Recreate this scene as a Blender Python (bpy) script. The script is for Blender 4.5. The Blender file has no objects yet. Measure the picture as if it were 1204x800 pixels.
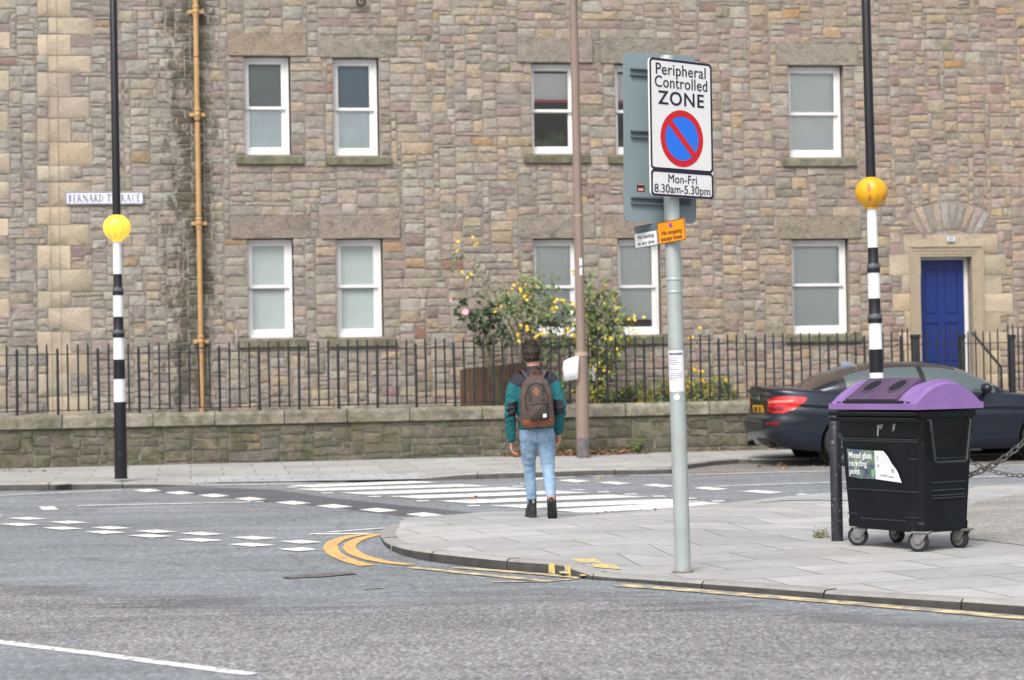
import bpy, bmesh, math, random
import numpy as np
from mathutils import Vector, Matrix, noise as mnoise

R = math.radians
C = bpy.context.scene.collection
SC = bpy.context.scene
rnd = random.Random(7)

# ------------------------------------------------------------------ camera
F, CX, CY, H = 2400.0, 602.0, 400.0, 1.46
ROLL, PITCH = 0.0185, math.atan(40 / 2400)
fwd = Vector((0, math.cos(PITCH), math.sin(PITCH)))
up0 = Vector((0, -math.sin(PITCH), math.cos(PITCH)))
rt0 = Vector((1, 0, 0))
cr, sr = math.cos(ROLL), math.sin(ROLL)
rt = rt0 * cr - up0 * sr
up = up0 * cr + rt0 * sr
EYE = Vector((0, 0, H))


def ray(px, py):
    return fwd + rt * ((px - CX) / F) - up * ((py - CY) / F)


def G(px, py, z=0.0):
    """point of the survey photo at height z"""
    d = ray(px, py)
    return EYE + d * ((z - H) / d.z)


def at(px, py, Y):
    d = ray(px, py)
    return EYE + d * (Y / d.y)


cam_d = bpy.data.cameras.new("camera")
cam = bpy.data.objects.new("camera", cam_d)
C.objects.link(cam)
cam.matrix_world = Matrix.Translation(EYE) @ Matrix((rt, up, -fwd)).transposed().to_4x4()
cam_d.sensor_width = 36.0
cam_d.lens = 36.0 * F / 1204
cam_d.clip_end = 2000
cam_d.dof.use_dof = True
cam_d.dof.focus_distance = 15.6
cam_d.dof.aperture_fstop = 2.9
SC.camera = cam

# ------------------------------------------------------------------ materials
MATS = {}


def srgb(r, g, b):
    f = lambda c: (c / 255 / 12.92) if c / 255 <= 0.04045 else ((c / 255 + 0.055) / 1.055) ** 2.4
    return (f(r), f(g), f(b))


class NT:
    def __init__(s, m):
        m.use_nodes = True
        s.t = m.node_tree
        s.bsdf = s.t.nodes["Principled BSDF"]
        s.out = s.t.nodes["Material Output"]
        s.tc = s.n("ShaderNodeTexCoord")

    def n(s, k, **kw):
        x = s.t.nodes.new(k)
        for a, b in kw.items():
            setattr(x, a, b)
        return x

    def l(s, a, b):
        s.t.links.new(a, b)

    def noise(s, scale, detail=4, rough=.6, vec=None, dist=0):
        x = s.n("ShaderNodeTexNoise")
        x.inputs["Scale"].default_value = scale
        x.inputs["Detail"].default_value = detail
        x.inputs["Roughness"].default_value = rough
        x.inputs["Distortion"].default_value = dist
        s.l(vec or s.tc.outputs["Object"], x.inputs["Vector"])
        return x.outputs["Fac"]

    def ramp(s, fac, stops):
        x = s.n("ShaderNodeValToRGB")
        el = x.color_ramp.elements
        while len(el) > 1:
            el.remove(el[-1])
        for i, (p, c) in enumerate(stops):
            e = el[0] if i == 0 else el.new(p)
            e.position = p
            c = (c, c, c) if not isinstance(c, (tuple, list)) else c
            e.color = (*c[:3], 1)
        s.l(fac, x.inputs[0])
        return x.outputs[0]

    def mix(s, fac, a, b, mode='MIX'):
        x = s.n("ShaderNodeMix", data_type='RGBA', blend_type=mode)
        for i, v in ((0, fac), (6, a), (7, b)):
            if isinstance(v, (int, float)):
                x.inputs[i].default_value = v if i == 0 else (v, v, v, 1)
            elif isinstance(v, tuple):
                x.inputs[i].default_value = (*v[:3], 1)
            else:
                s.l(v, x.inputs[i])
        return x.outputs[2]

    def math(s, op, a, b=0, c=None):
        x = s.n("ShaderNodeMath", operation=op)
        for i, v in enumerate((a, b) if c is None else (a, b, c)):
            if isinstance(v, (int, float)):
                x.inputs[i].default_value = v
            else:
                s.l(v, x.inputs[i])
        return x.outputs[0]

    def bump(s, h, dist=.01, strength=1):
        x = s.n("ShaderNodeBump")
        x.inputs["Strength"].default_value = strength
        x.inputs["Distance"].default_value = dist
        s.l(h, x.inputs["Height"])
        s.l(x.outputs[0], s.bsdf.inputs["Normal"])


def mat(name, col=None, rough=.65, metal=0, var=.15, vs=5, bump=0, bs=60, attr=False, spec=.5, dirt=None, ds=3, dth=.55, coat=0):
    if name in MATS:
        return MATS[name]
    m = bpy.data.materials.new(name)
    t = NT(m)
    b = t.bsdf
    b.inputs["Roughness"].default_value = rough
    b.inputs["Metallic"].default_value = metal
    b.inputs["Specular IOR Level"].default_value = spec
    b.inputs["Coat Weight"].default_value = coat
    if attr:
        a = t.n("ShaderNodeAttribute")
        a.attribute_name = "Col"
        c = a.outputs["Color"]
    else:
        c = tuple(col)
    v = t.ramp(t.noise(vs, 6), [(.25, 1 - var), (.75, 1 + var)])
    c = t.mix(1, c, v, 'MULTIPLY')
    if dirt:
        k = t.ramp(t.noise(ds, 8, .7), [(dth, 0), (min(.99, dth + .16), 1)])
        c = t.mix(k, c, dirt)
    t.l(c, b.inputs["Base Color"])
    if bump:
        t.bump(t.noise(bs, 5, .65), bump)
    MATS[name] = m
    return m


# ------------------------------------------------------------------ mesh builder
class MB:
    def __init__(s):
        s.v, s.f, s.mi, s.c = [], [], [], []
        s.col = None
        s.m = 0

    def add(s, vs, fs):
        o = len(s.v)
        s.v += [tuple(p) for p in vs]
        s.c += [s.col or (1, 1, 1)] * len(vs)
        for f in fs:
            s.f.append(tuple(i + o for i in f))
            s.mi.append(s.m)
        return s

    def box(s, x0, x1, y0, y1, z0, z1, M=None):
        vs = [Vector((x, y, z)) for z in (z0, z1) for y in (y0, y1) for x in (x0, x1)]
        if M is not None:
            vs = [M @ p for p in vs]
        return s.add(vs, [(0, 2, 3, 1), (4, 5, 7, 6), (0, 1, 5, 4), (2, 6, 7, 3), (0, 4, 6, 2), (1, 3, 7, 5)])

    def bar(s, p, q, w, t, upv=(0, 0, 1)):
        p, q = Vector(p), Vector(q)
        d = (q - p).normalized()
        a = d.cross(Vector(upv))
        if a.length < 1e-4:
            a = d.cross(Vector((1, 0, 0)))
        a.normalize()
        b = a.cross(d)
        vs = []
        for o in (p, q):
            for x, y in ((-1, -1), (1, -1), (1, 1), (-1, 1)):
                vs.append(o + a * x * w / 2 + b * y * t / 2)
        return s.add(vs, [(3, 2, 1, 0), (4, 5, 6, 7)] + [(i, (i + 1) % 4, (i + 1) % 4 + 4, i + 4) for i in range(4)])

    def prism(s, pts, z0, z1, M=None):
        n = len(pts)
        vs = [Vector((x, y, z0)) for x, y in pts] + [Vector((x, y, z1)) for x, y in pts]
        if M is not None:
            vs = [M @ p for p in vs]
        return s.add(vs, [tuple(range(n - 1, -1, -1)), tuple(range(n, 2 * n))] + [(i, (i + 1) % n, (i + 1) % n + n, i + n) for i in range(n)])

    def tube(s, pts, rad, seg=10, caps=True, flat=None, closed=False):
        pts = [Vector(p) for p in pts]
        n = len(pts)
        if isinstance(rad, (int, float)):
            rad = [rad] * n
        vs, fs = [], []
        a = None
        for i, p in enumerate(pts):
            if closed:
                d = pts[(i + 1) % n] - pts[i - 1]
            else:
                d = pts[min(i + 1, n - 1)] - pts[max(i - 1, 0)]
            d.normalize()
            if a is None:
                a = d.cross(Vector((0, 0, 1)))
                if a.length < .05:
                    a = d.cross(Vector((0, 1, 0)))
            a = (a - d * a.dot(d)).normalized()
            b = d.cross(a)
            r = rad[i]
            ra, rb = (r, r) if not isinstance(r, tuple) else r
            for k in range(seg):
                w = 2 * math.pi * k / seg
                vs.append(p + a * (math.cos(w) * ra) + b * (math.sin(w) * rb))
        m = n if closed else n - 1
        for i in range(m):
            for k in range(seg):
                j = (i + 1) % n
                fs.append((i * seg + k, i * seg + (k + 1) % seg, j * seg + (k + 1) % seg, j * seg + k))
        if caps and not closed:
            fs.append(tuple(range(seg - 1, -1, -1)))
            fs.append(tuple((n - 1) * seg + k for k in range(seg)))
        return s.add(vs, fs)

    def lathe(s, prof, o=(0, 0, 0), seg=24, M=None):
        """prof: (r, z) from the bottom up"""
        o = Vector(o)
        vs, fs = [], []
        n = len(prof)
        for r, z in prof:
            for k in range(seg):
                w = 2 * math.pi * k / seg
                p = Vector((r * math.cos(w), r * math.sin(w), z))
                vs.append((M @ p if M is not None else p) + o)
        for i in range(n - 1):
            for k in range(seg):
                fs.append((i * seg + k, i * seg + (k + 1) % seg, (i + 1) * seg + (k + 1) % seg, (i + 1) * seg + k))
        fs.append(tuple(range(seg - 1, -1, -1)))
        fs.append(tuple((n - 1) * seg + k for k in range(seg)))
        return s.add(vs, fs)

    def ball(s, c, r, seg=20, rings=12, M=None):
        c = Vector(c)
        rx, ry, rz = (r, r, r) if isinstance(r, (int, float)) else r
        vs, fs = [Vector((0, 0, -rz))], []
        for i in range(1, rings):
            t = -math.pi / 2 + math.pi * i / rings
            for k in range(seg):
                w = 2 * math.pi * k / seg
                vs.append(Vector((rx * math.cos(t) * math.cos(w), ry * math.cos(t) * math.sin(w), rz * math.sin(t))))
        vs.append(Vector((0, 0, rz)))
        vs = [(M @ p if M is not None else p) + c for p in vs]
        for k in range(seg):
            fs.append((0, 1 + (k + 1) % seg, 1 + k))
        for i in range(rings - 2):
            for k in range(seg):
                a = 1 + i * seg
                fs.append((a + k, a + (k + 1) % seg, a + seg + (k + 1) % seg, a + seg + k))
        a = 1 + (rings - 2) * seg
        for k in range(seg):
            fs.append((a + k, a + (k + 1) % seg, len(vs) - 1))
        return s.add(vs, fs)

    def grid(s, rows, close=False):
        """rows: list of equal-length point rows"""
        n, m = len(rows), len(rows[0])
        fs = []
        for i in range(n - 1):
            for k in range(m if close else m - 1):
                fs.append((i * m + k, i * m + (k + 1) % m, (i + 1) * m + (k + 1) % m, (i + 1) * m + k))
        return s.add([p for r in rows for p in r], fs)

    def build(s, name, mats, parent=None, smooth=40, bevel=0, M=None):
        me = bpy.data.meshes.new(name)
        me.from_pydata([tuple(M @ Vector(p)) for p in s.v] if M is not None else s.v, [], s.f)
        if not isinstance(mats, (list, tuple)):
            mats = [mats]
        for m in mats:
            me.materials.append(m)
        me.polygons.foreach_set("material_index", s.mi)
        if s.col is not None:
            a = me.color_attributes.new("Col", 'FLOAT_COLOR', 'POINT')
            a.data.foreach_set("color", np.array([(*c, 1) for c in s.c], dtype=np.float32).ravel())
        if bevel:
            bm = bmesh.new()
            bm.from_mesh(me)
            bmesh.ops.remove_doubles(bm, verts=bm.verts, dist=1e-5)
            bmesh.ops.recalc_face_normals(bm, faces=bm.faces)
            es = [e for e in bm.edges if len(e.link_faces) == 2 and e.calc_face_angle(0) > R(35)]
            bmesh.ops.bevel(bm, geom=es, offset=bevel, segments=2, profile=.6, affect='EDGES', clamp_overlap=True)
            bm.to_mesh(me)
            bm.free()
        me.update()
        if smooth:
            me.polygons.foreach_set("use_smooth", [True] * len(me.polygons))
            me.set_sharp_from_angle(angle=R(smooth))
        o = bpy.data.objects.new(name, me)
        C.objects.link(o)
        if parent:
            o.parent = parent
        return o


def tag(o, label=None, cat=None, group=None, kind=None):
    for k, v in (("label", label), ("category", cat), ("group", group), ("kind", kind)):
        if v:
            o[k] = v
    return o


def empty(name, loc, rz=0, label=None, cat=None, group=None, rot=None):
    o = bpy.data.objects.new(name, None)
    C.objects.link(o)
    o.location = loc
    o.rotation_euler = rot or (0, 0, rz)
    o.empty_display_size = .2
    return tag(o, label, cat, group)


def eval_replace(o, mods):
    """run modifiers on o and keep the result as its mesh"""
    for kind, kw in mods:
        m = o.modifiers.new(kind, kind)
        for a, b in kw.items():
            setattr(m, a, b)
    dg = bpy.context.evaluated_depsgraph_get()
    dg.update()
    me = bpy.data.meshes.new_from_object(o.evaluated_get(dg))
    old = o.data
    o.modifiers.clear()
    o.data = me
    bpy.data.meshes.remove(old)
    return o


def lettering(body, size, m, parent, x, y, z, name="lettering", align='CENTER', bold=.0, sx=1, ext=.0012, space=1.0, M=None, line=1.0):
    cu = bpy.data.curves.new(name, 'FONT')
    cu.body, cu.size, cu.align_x, cu.align_y = body, size, align, 'CENTER'
    cu.extrude, cu.offset, cu.space_character = ext, bold, space
    cu.space_line = line
    cu.resolution_u = 6
    t = bpy.data.objects.new(name, cu)
    C.objects.link(t)
    dg = bpy.context.evaluated_depsgraph_get()
    me = bpy.data.meshes.new_from_object(t.evaluated_get(dg))
    bpy.data.objects.remove(t)
    for v in me.vertices:
        p = Vector((v.co.x * sx + x, v.co.y + y, v.co.z + z))
        v.co = M @ p if M is not None else p
    me.materials.clear()
    me.materials.append(m)
    o = bpy.data.objects.new(name, me)
    C.objects.link(o)
    o.parent = parent
    return o


def rrect(w, h, r, n=5):
    """rounded rectangle outline, centred"""
    out = []
    for cx, cy, a in ((w / 2 - r, h / 2 - r, 0), (-w / 2 + r, h / 2 - r, 90), (-w / 2 + r, -h / 2 + r, 180), (w / 2 - r, -h / 2 + r, 270)):
        for i in range(n + 1):
            t = R(a + 90 * i / n)
            out.append((cx + r * math.cos(t), cy + r * math.sin(t)))
    return out


def ring_face(mb, outer, inner, z):
    n = len(outer)
    mb.add([(x, y, z) for x, y in outer] + [(x, y, z) for x, y in inner], [(i, (i + 1) % n, (i + 1) % n + n, i + n) for i in range(n)])
# ------------------------------------------------------------------ world, sun
w = bpy.data.worlds.new("World")
SC.world = w
w.use_nodes = True
wn = w.node_tree
bg = wn.nodes["Background"]
sky = wn.nodes.new("ShaderNodeTexSky")
sky.sky_type = 'NISHITA'
sky.sun_disc = False
SUN_EL, SUN_AZ = R(52), R(200)          # azimuth from north (+Y), clockwise
sky.sun_elevation, sky.sun_rotation = SUN_EL, SUN_AZ
sky.air_density, sky.dust_density, sky.ozone_density = 1.0, 6.0, 1.0
hs = wn.nodes.new("ShaderNodeHueSaturation")
hs.inputs["Saturation"].default_value = .45
wn.links.new(sky.outputs[0], hs.inputs["Color"])
wn.links.new(hs.outputs[0], bg.inputs["Color"])
bg.inputs["Strength"].default_value = .13
sd = bpy.data.lights.new("sun", 'SUN')
sd.energy, sd.angle, sd.color = 1.2, R(22), (1, .97, .93)
so = bpy.data.objects.new("sun", sd)
C.objects.link(so)
dirv = Vector((math.sin(SUN_AZ) * math.cos(SUN_EL), math.cos(SUN_AZ) * math.cos(SUN_EL), math.sin(SUN_EL)))
so.rotation_euler = dirv.to_track_quat('Z', 'Y').to_euler()
so.location = (0, -5, 30)
vs_ = SC.view_settings
SC.display_settings.display_device = 'sRGB'
vs_.view_transform, vs_.look, vs_.gamma, vs_.use_curve_mapping = 'Standard', 'None', 1, False
vs_.exposure = .55
SC.cycles.use_denoising = True
SC.cycles.max_bounces = 8
SC.cycles.transparent_max_bounces = 16

# ------------------------------------------------------------------ ground materials


def asphalt(name, base, chip, chipscale, amt, crack=.0, fade=False):
    m = bpy.data.materials.new(name)
    t = NT(m)
    vo = t.n("ShaderNodeTexVoronoi")
    vo.inputs["Scale"].default_value = chipscale
    ms = t.n("ShaderNodeMapping")
    ms.inputs["Scale"].default_value = (1, .36, 1)
    t.l(t.tc.outputs["Object"], ms.inputs[0])
    t.l(ms.outputs[0], vo.inputs["Vector"])
    sep = t.n("ShaderNodeSeparateColor")
    t.l(vo.outputs["Color"], sep.inputs[0])
    k = t.ramp(sep.outputs[0], [(0, .38), (.35, .78), (.7, 1.12), (1, 1.95)])
    c = t.mix(amt, base, t.mix(1, chip, k, 'MULTIPLY'))
    warm = t.ramp(sep.outputs[1], [(.72, 0), (.8, 1)])
    c = t.mix(t.math('MULTIPLY', warm, amt * .55), c, (base[0] * 1.35, base[1] * 1.12, base[2] * .95))
    big = t.ramp(t.noise(.35, 5, .65), [(.3, .8), (.7, 1.2)])
    c = t.mix(1, c, big, 'MULTIPLY')
    mp = t.n("ShaderNodeMapping")
    mp.inputs["Scale"].default_value = (.12, 1.3, 1)
    mp.inputs["Rotation"].default_value = (0, 0, R(-6))
    t.l(t.tc.outputs["Object"], mp.inputs[0])
    c = t.mix(1, c, t.ramp(t.noise(1.6, 5, .6, mp.outputs[0]), [(.3, .84), (.7, 1.14)]), 'MULTIPLY')
    fine = t.ramp(t.noise(160, 2), [(.3, .75), (.7, 1.25)])
    c = t.mix(.8, c, t.mix(1, c, fine, 'MULTIPLY'))
    if crack:
        v2 = t.n("ShaderNodeTexVoronoi", feature='DISTANCE_TO_EDGE')
        v2.inputs["Scale"].default_value = .33
        wob = t.n("ShaderNodeMix", data_type='VECTOR')
        nz = t.n("ShaderNodeTexNoise")
        nz.inputs["Scale"].default_value = 1.5
        t.l(t.tc.outputs["Object"], nz.inputs["Vector"])
        wob.inputs[0].default_value = .35
        t.l(t.tc.outputs["Object"], wob.inputs[4])
        t.l(nz.outputs["Color"], wob.inputs[5])
        t.l(wob.outputs[1], v2.inputs["Vector"])
        ck = t.ramp(v2.outputs["Distance"], [(0, crack), (.007, 0)])
        c = t.mix(ck, c, (base[0] * .35, base[1] * .35, base[2] * .35))
    t.l(c, t.bsdf.inputs["Base Color"])
    t.bsdf.inputs["Roughness"].default_value = .85
    t.bsdf.inputs["Specular IOR Level"].default_value = .3
    t.bump(t.math('ADD', sep.outputs[2], t.noise(90, 3)), .006 * amt + .002)
    if fade:                      # worn edge: the coarse dressing thins out over the smoother surface
        a = t.n("ShaderNodeAttribute")
        a.attribute_name = "Col"
        sc = t.n("ShaderNodeSeparateColor")
        t.l(a.outputs["Color"], sc.inputs[0])
        k = t.math('ADD', sc.outputs[0], t.math('MULTIPLY', t.math('SUBTRACT', t.noise(1.1, 7, .75, mp.outputs[0]), .5), 1.3))
        k = t.ramp(k, [(.3, 0), (.62, 1)])
        tr = t.n("ShaderNodeBsdfTransparent")
        mx = t.n("ShaderNodeMixShader")
        t.l(k, mx.inputs[0])
        t.l(tr.outputs[0], mx.inputs[1])
        t.l(t.bsdf.outputs[0], mx.inputs[2])
        t.l(mx.outputs[0], t.out.inputs[0])
    MATS[name] = m
    return m


ASPH = asphalt("smooth_asphalt", (.222, .240, .258), (.222, .240, .258), 48, .34, .4)
ASPH_NEAR = asphalt("coarse_asphalt", (.238, .240, .254), (.258, .256, .266), 70, .62, fade=True)
ASPH_DARK = asphalt("fresh_asphalt", (.118, .126, .142), (.12, .126, .14), 60, .4)
ASPH_CRACK = asphalt("cracked_asphalt", (.155, .152, .146), (.16, .155, .15), 60, .5)
ASPH_BAY = asphalt("worn_brown_asphalt", (.22, .205, .195), (.22, .21, .2), 50, .5)


def paint(name, col, wear, sc=14, under=(.2, .2, .21)):
    m = bpy.data.materials.new(name)
    t = NT(m)
    k = t.ramp(t.noise(sc, 8, .72), [(wear, 0), (wear + .1, 1)])
    k2 = t.ramp(t.noise(130, 3, .7), [(.28, .0), (.36, 1)])
    c = t.mix(t.math('MULTIPLY', k, k2), under, t.mix(1, col, t.ramp(t.noise(2.2, 5), [(.3, .86), (.7, 1.05)]), 'MULTIPLY'))
    t.l(c, t.bsdf.inputs["Base Color"])
    t.bsdf.inputs["Roughness"].default_value = .7
    t.bump(t.noise(120, 3), .002)
    return m


WHITE = paint("white_road_paint", (.80, .80, .78), .37, 11)
YELLOW = paint("yellow_road_paint", (.74, .45, .16), .36, 9)
YELLOW_W = paint("worn_yellow_road_paint", (.74, .60, .34), .45, 6, (.27, .25, .22))


def slabs(name, base, rot, bw, bh, joint=.008, dark=.45):
    m = bpy.data.materials.new(name)
    t = NT(m)
    mp = t.n("ShaderNodeMapping")
    mp.inputs["Rotation"].default_value = (0, 0, rot)
    t.l(t.tc.outputs["Object"], mp.inputs[0])
    br = t.n("ShaderNodeTexBrick")
    br.inputs["Scale"].default_value = 1
    br.inputs["Brick Width"].default_value = bw
    br.inputs["Row Height"].default_value = bh
    br.inputs["Mortar Size"].default_value = joint
    br.inputs["Mortar Smooth"].default_value = .3
    br.inputs["Color1"].default_value = (.72, .72, .72, 1)
    br.inputs["Color2"].default_value = (1.18, 1.17, 1.15, 1)
    br.inputs["Mortar"].default_value = (dark, dark * .97, dark * .92, 1)
    t.l(mp.outputs[0], br.inputs["Vector"])
    c = t.mix(.45, base, t.mix(1, base, br.outputs["Color"], 'MULTIPLY'))
    c = t.mix(t.math('MULTIPLY', br.outputs["Fac"], .65), c, (base[0] * dark, base[1] * dark, base[2] * dark * .95))
    c = t.mix(1, c, t.ramp(t.noise(.7, 6, .65), [(.3, .83), (.7, 1.13)]), 'MULTIPLY')
    c = t.mix(1, c, t.ramp(t.noise(9, 5, .7), [(.3, .9), (.7, 1.08)]), 'MULTIPLY')
    st = t.ramp(t.noise(2.3, 7, .75), [(.60, 0), (.72, .38)])
    c = t.mix(st, c, (.17, .16, .145))
    vo = t.n("ShaderNodeTexVoronoi")
    vo.inputs["Scale"].default_value = 2.4
    t.l(t.tc.outputs["Object"], vo.inputs["Vector"])
    c = t.mix(t.ramp(vo.outputs["Distance"], [(.035, .4), (.06, 0)]), c, (.13, .13, .125))
    t.l(c, t.bsdf.inputs["Base Color"])
    t.bsdf.inputs["Roughness"].default_value = .8
    t.bump(t.math('SUBTRACT', t.noise(40, 5), t.math('MULTIPLY', br.outputs["Fac"], 1.2)), .006)
    return m


SLAB = slabs("flagstone", (.415, .415, .41), R(-14), .9, .62, .009, .42)
SLAB_FAR = slabs("far_flagstone", (.39, .39, .38), R(-9), .95, .6, .010, .42)
TACT = slabs("tactile_slab", (.40, .425, .44), R(-9), .4, .4, .012, .6)

# ------------------------------------------------------------------ road
mb = MB()
mb.add([(-220, -160, 0), (220, -160, 0), (220, 240, 0), (-220, 240, 0)], [(0, 1, 2, 3)])
tag(mb.build("road", ASPH, smooth=0), kind="structure")


def sheet(name, pts, z, m, sub=0):
    mb = MB()
    mb.add([(p[0], p[1], z) for p in pts], [tuple(range(len(pts)))])
    o = mb.build(name, m, smooth=0)
    return tag(o, kind="structure")


def wob(pts, amp=.04, n=14):
    out = []
    for a, b in zip(pts[:-1], pts[1:]):
        for i in range(n):
            p = a.lerp(b, i / n)
            q = mnoise.noise_vector(p * 1.3) * amp + mnoise.noise_vector(p * 6) * amp * .4
            out.append(Vector((p.x + q.x, p.y + q.y, 0)))
    out.append(pts[-1])
    return out


# the coarse surface of the nearer road
edge = wob([G(-700, 668), G(0, 676), G(160, 690), G(330, 703), G(480, 697), G(640, 689), G(760, 694), G(1004, 716), G(1204, 733), G(1900, 786)], .05)
mb = MB()
for off, k in ((.55, 0), (-2.2, 1), (-4.0, 1), (-11, 1)):
    mb.col = (k, k, k)
    mb.add([(p.x, p.y + off * (1 - .25 * max(0, min(1, p.x / 4))), .004) for p in edge], [])
n_e = len(edge)
for j in range(3):
    for i in range(n_e - 1):
        mb.f.append((j * n_e + i, j * n_e + i + 1, (j + 1) * n_e + i + 1, (j + 1) * n_e + i))
        mb.mi.append(0)
tag(mb.build("road_near", ASPH_NEAR, smooth=0), kind="structure")
edge = wob([G(-500, 690), G(0, 757), G(297, 796.5), G(560, 838)], .012)
sheet("road_near_patch", edge + [Vector((1.5, 6.5, 0)), Vector((-9, 6.5, 0))], .007, ASPH)
# fresh dark band beside the crossing
up_e = [G(170, 574.6), G(240, 573), G(320, 576), G(400, 587), G(480, 595.5), G(566, 604)]
lo_e = [G(540, 607.5), G(470, 607), G(400, 598), G(300, 589), G(210, 580.5), G(160, 577.5)]
sheet("road_patch", wob(up_e, .03) + wob(lo_e, .03), .003, ASPH_DARK)
sheet("parking_bay", wob([G(800, 560.5), G(976, 555), G(1204, 548), G(1420, 542)], .02) + [G(1420, 536), G(1204, 540), G(925, 545), G(868, 544.6), G(841, 546.5), G(800, 554)], .003, ASPH_BAY)
for k, (a, b, ww) in enumerate((((335, 680.5), (420, 676), .22),)):
    a, b = G(*a), G(*b)
    nrm = Vector((-(b - a).y, (b - a).x, 0)).normalized() * ww
    sheet("road_repair", wob([a, (a + b) / 2 - nrm * .3, b], .06) + wob([b + nrm * .6, (a + b) / 2 + nrm, a + nrm * .5], .09), .0075, ASPH_CRACK)


def quad_mb(mb, pts, z):
    mb.add([(p.x, p.y, z) for p in pts], [tuple(range(len(pts)))])


Z_P = .0068
# zebra stripes
mb = MB()
t_ = Vector((.42, -.6, 0))
for (l, r) in (((336, 571.6), (517, 568)), ((344, 575.6), (577, 572.2)), ((399, 580), (633, 575.8)), ((456, 584.3), (695, 580.2)),
               ((513, 589.8), (763, 585)), ((575, 595.2), (833, 590.6)), ((642, 600.5), (868, 593.6))):
    a, c = G(*l), G(*r)
    quad_mb(mb, [a, a + t_, c, c - t_], Z_P)
tag(mb.build("zebra_crossing", WHITE, smooth=0), kind="structure")

# dashes
mb = MB()


def dash(x0, x1, y, th, dy=1.2, sk=.35):
    a, b = G(x0, y - .3), G(x1, y + .6)
    t = Vector(th)
    quad_mb(mb, [a, b - t, b, a + t], Z_P)


for x0, x1, y in ((156, 191, 577.2), (193, 230, 580), (232, 271, 583.2), (275, 314, 587.2), (323, 366, 591.8), (371, 415, 595.9), (422, 468, 600.4), (477, 521, 605.8)):
    dash(x0, x1, y, (.18, .26, 0))
for x0, x1, y in ((626, 641, 563.4), (655, 695, 565.9), (702, 743, 568.5), (754, 796, 571.5), (813, 857, 575), (872, 921, 579)):
    dash(x0, x1, y, (.2, .26, 0))
dash(935, 958, 582.3, (.1, .15, 0))
for x, y in ((442, 584.6), (498, 589.7), (558, 595.4), (345, 573.5), (386, 580.2), (610, 572.5), (680, 576.8), (711, 579.2), (743, 581.7), (776, 584.2), (812, 586.8), (846, 590), (877, 592), (620, 569.4), (920, 597.5)):
    c = G(x, y)
    quad_mb(mb, [c + Vector(q) for q in ((-.07, -.1, 0), (.07, -.1, 0), (.05, .1, 0), (-.1, .1, 0))], Z_P)
tag(mb.build("crossing_marking", WHITE, smooth=0), kind="structure")
mb = MB()
for x0, x1, y in ((-95, -48, 601), (-42, 5, 606), (9, 56, 610), (57, 105, 614.4), (106, 156, 621), (158, 210, 625.2), (210, 266, 628), (270, 327, 632.8), (328, 381, 637.5)):
    dash(x0, x1, y + .3, (.19, .13, 0))
for x0, x1, y in ((-50, -2, 612.5), (-1, 48, 617), (49, 98, 621.5), (99, 149, 626.2), (149, 204, 630.5), (206, 264, 635.4), (267, 325, 641), (327, 376, 646.4)):
    dash(x0, x1, y + .3, (.19, .13, 0))
tag(mb.build("give_way_marking", WHITE, smooth=0), kind="structure")


def stripe(name, px, wd, m, z=Z_P, taper=True, off=0):
    pts = [G(*p) for p in px]
    # resample
    P = []
    for a, b in zip(pts[:-1], pts[1:]):
        n = max(2, int((b - a).length / .25))
        P += [a.lerp(b, i / n) for i in range(n)]
    P.append(pts[-1])
    L, Rr = [], []
    for i, p in enumerate(P):
        d = (P[min(i + 1, len(P) - 1)] - P[max(0, i - 1)]).normalized()
        n = Vector((-d.y, d.x, 0))
        j = mnoise.noise(p * 5) * .012
        L.append(p + n * (wd / 2 + j))
        Rr.append(p - n * (wd / 2 + mnoise.noise(p * 5 + Vector((9, 0, 0))) * .012))
    mb = MB()
    mb.grid([[(q.x, q.y, z) for q in L], [(q.x, q.y, z) for q in Rr]])
    return tag(mb.build(name, m, smooth=0), kind="structure")


def smooth_px(pts, n=8):
    out = []
    for i in range(len(pts) - 1):
        p0, p1, p2, p3 = pts[max(i - 1, 0)], pts[i], pts[i + 1], pts[min(i + 2, len(pts) - 1)]
        for k in range(n):
            t = k / n
            out.append(tuple(.5 * (2 * b + (c - a) * t + (2 * a - 5 * b + 4 * c - d) * t * t + (3 * b - a - 3 * c + d) * t ** 3) for a, b, c, d in zip(p0, p1, p2, p3)))
    out.append(pts[-1])
    return out


stripe("white_line", [(90, 595.4), (294, 591)], .13, WHITE)
stripe("white_line", [(300, 590.8), (310, 590.6)], .13, WHITE)
stripe("white_line", [(-160, 590), (0, 583.2), (143, 576.7)], .12, WHITE)
stripe("white_line", [(840, 572.8), (1199, 560)], .12, WHITE)
stripe("white_line", [(640, 563), (700, 560.3), (810, 558.9), (976, 554.2), (1204, 547.5), (1300, 545)], .12, WHITE)
stripe("white_line", [(364, 628.7), (432, 628.4)], .14, WHITE)
stripe("white_line", [(386, 626.6), (453, 621.6)], .1, WHITE)
stripe("white_line", [(-300, 719), (0, 757), (150, 776), (297, 795.5)], .10, WHITE, .0105)
mb = MB()
a, b, c, d = G(45, 596.3), G(63, 596), G(69.5, 600.3), G(50, 600.6)
quad_mb(mb, [a, d, c, b], Z_P)
tag(mb.build("white_line", WHITE, smooth=0), kind="structure")
stripe("yellow_line", smooth_px([(440, 628.6), (412, 631.5), (393, 638), (389, 646), (397, 654), (412, 660.5), (432, 666)]), .125, YELLOW)
stripe("yellow_line", smooth_px([(448, 628.7), (425, 634), (412, 641), (413, 648), (424, 654.5), (444, 660), (464, 663.3), (484, 664.8)]), .115, YELLOW)
stripe("yellow_line", [(484, 668.3), (560, 676), (640, 684)], .1, YELLOW_W)
stripe("yellow_line", [(536, 668.3), (610, 674), (682, 680.3)], .1, YELLOW_W)
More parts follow.
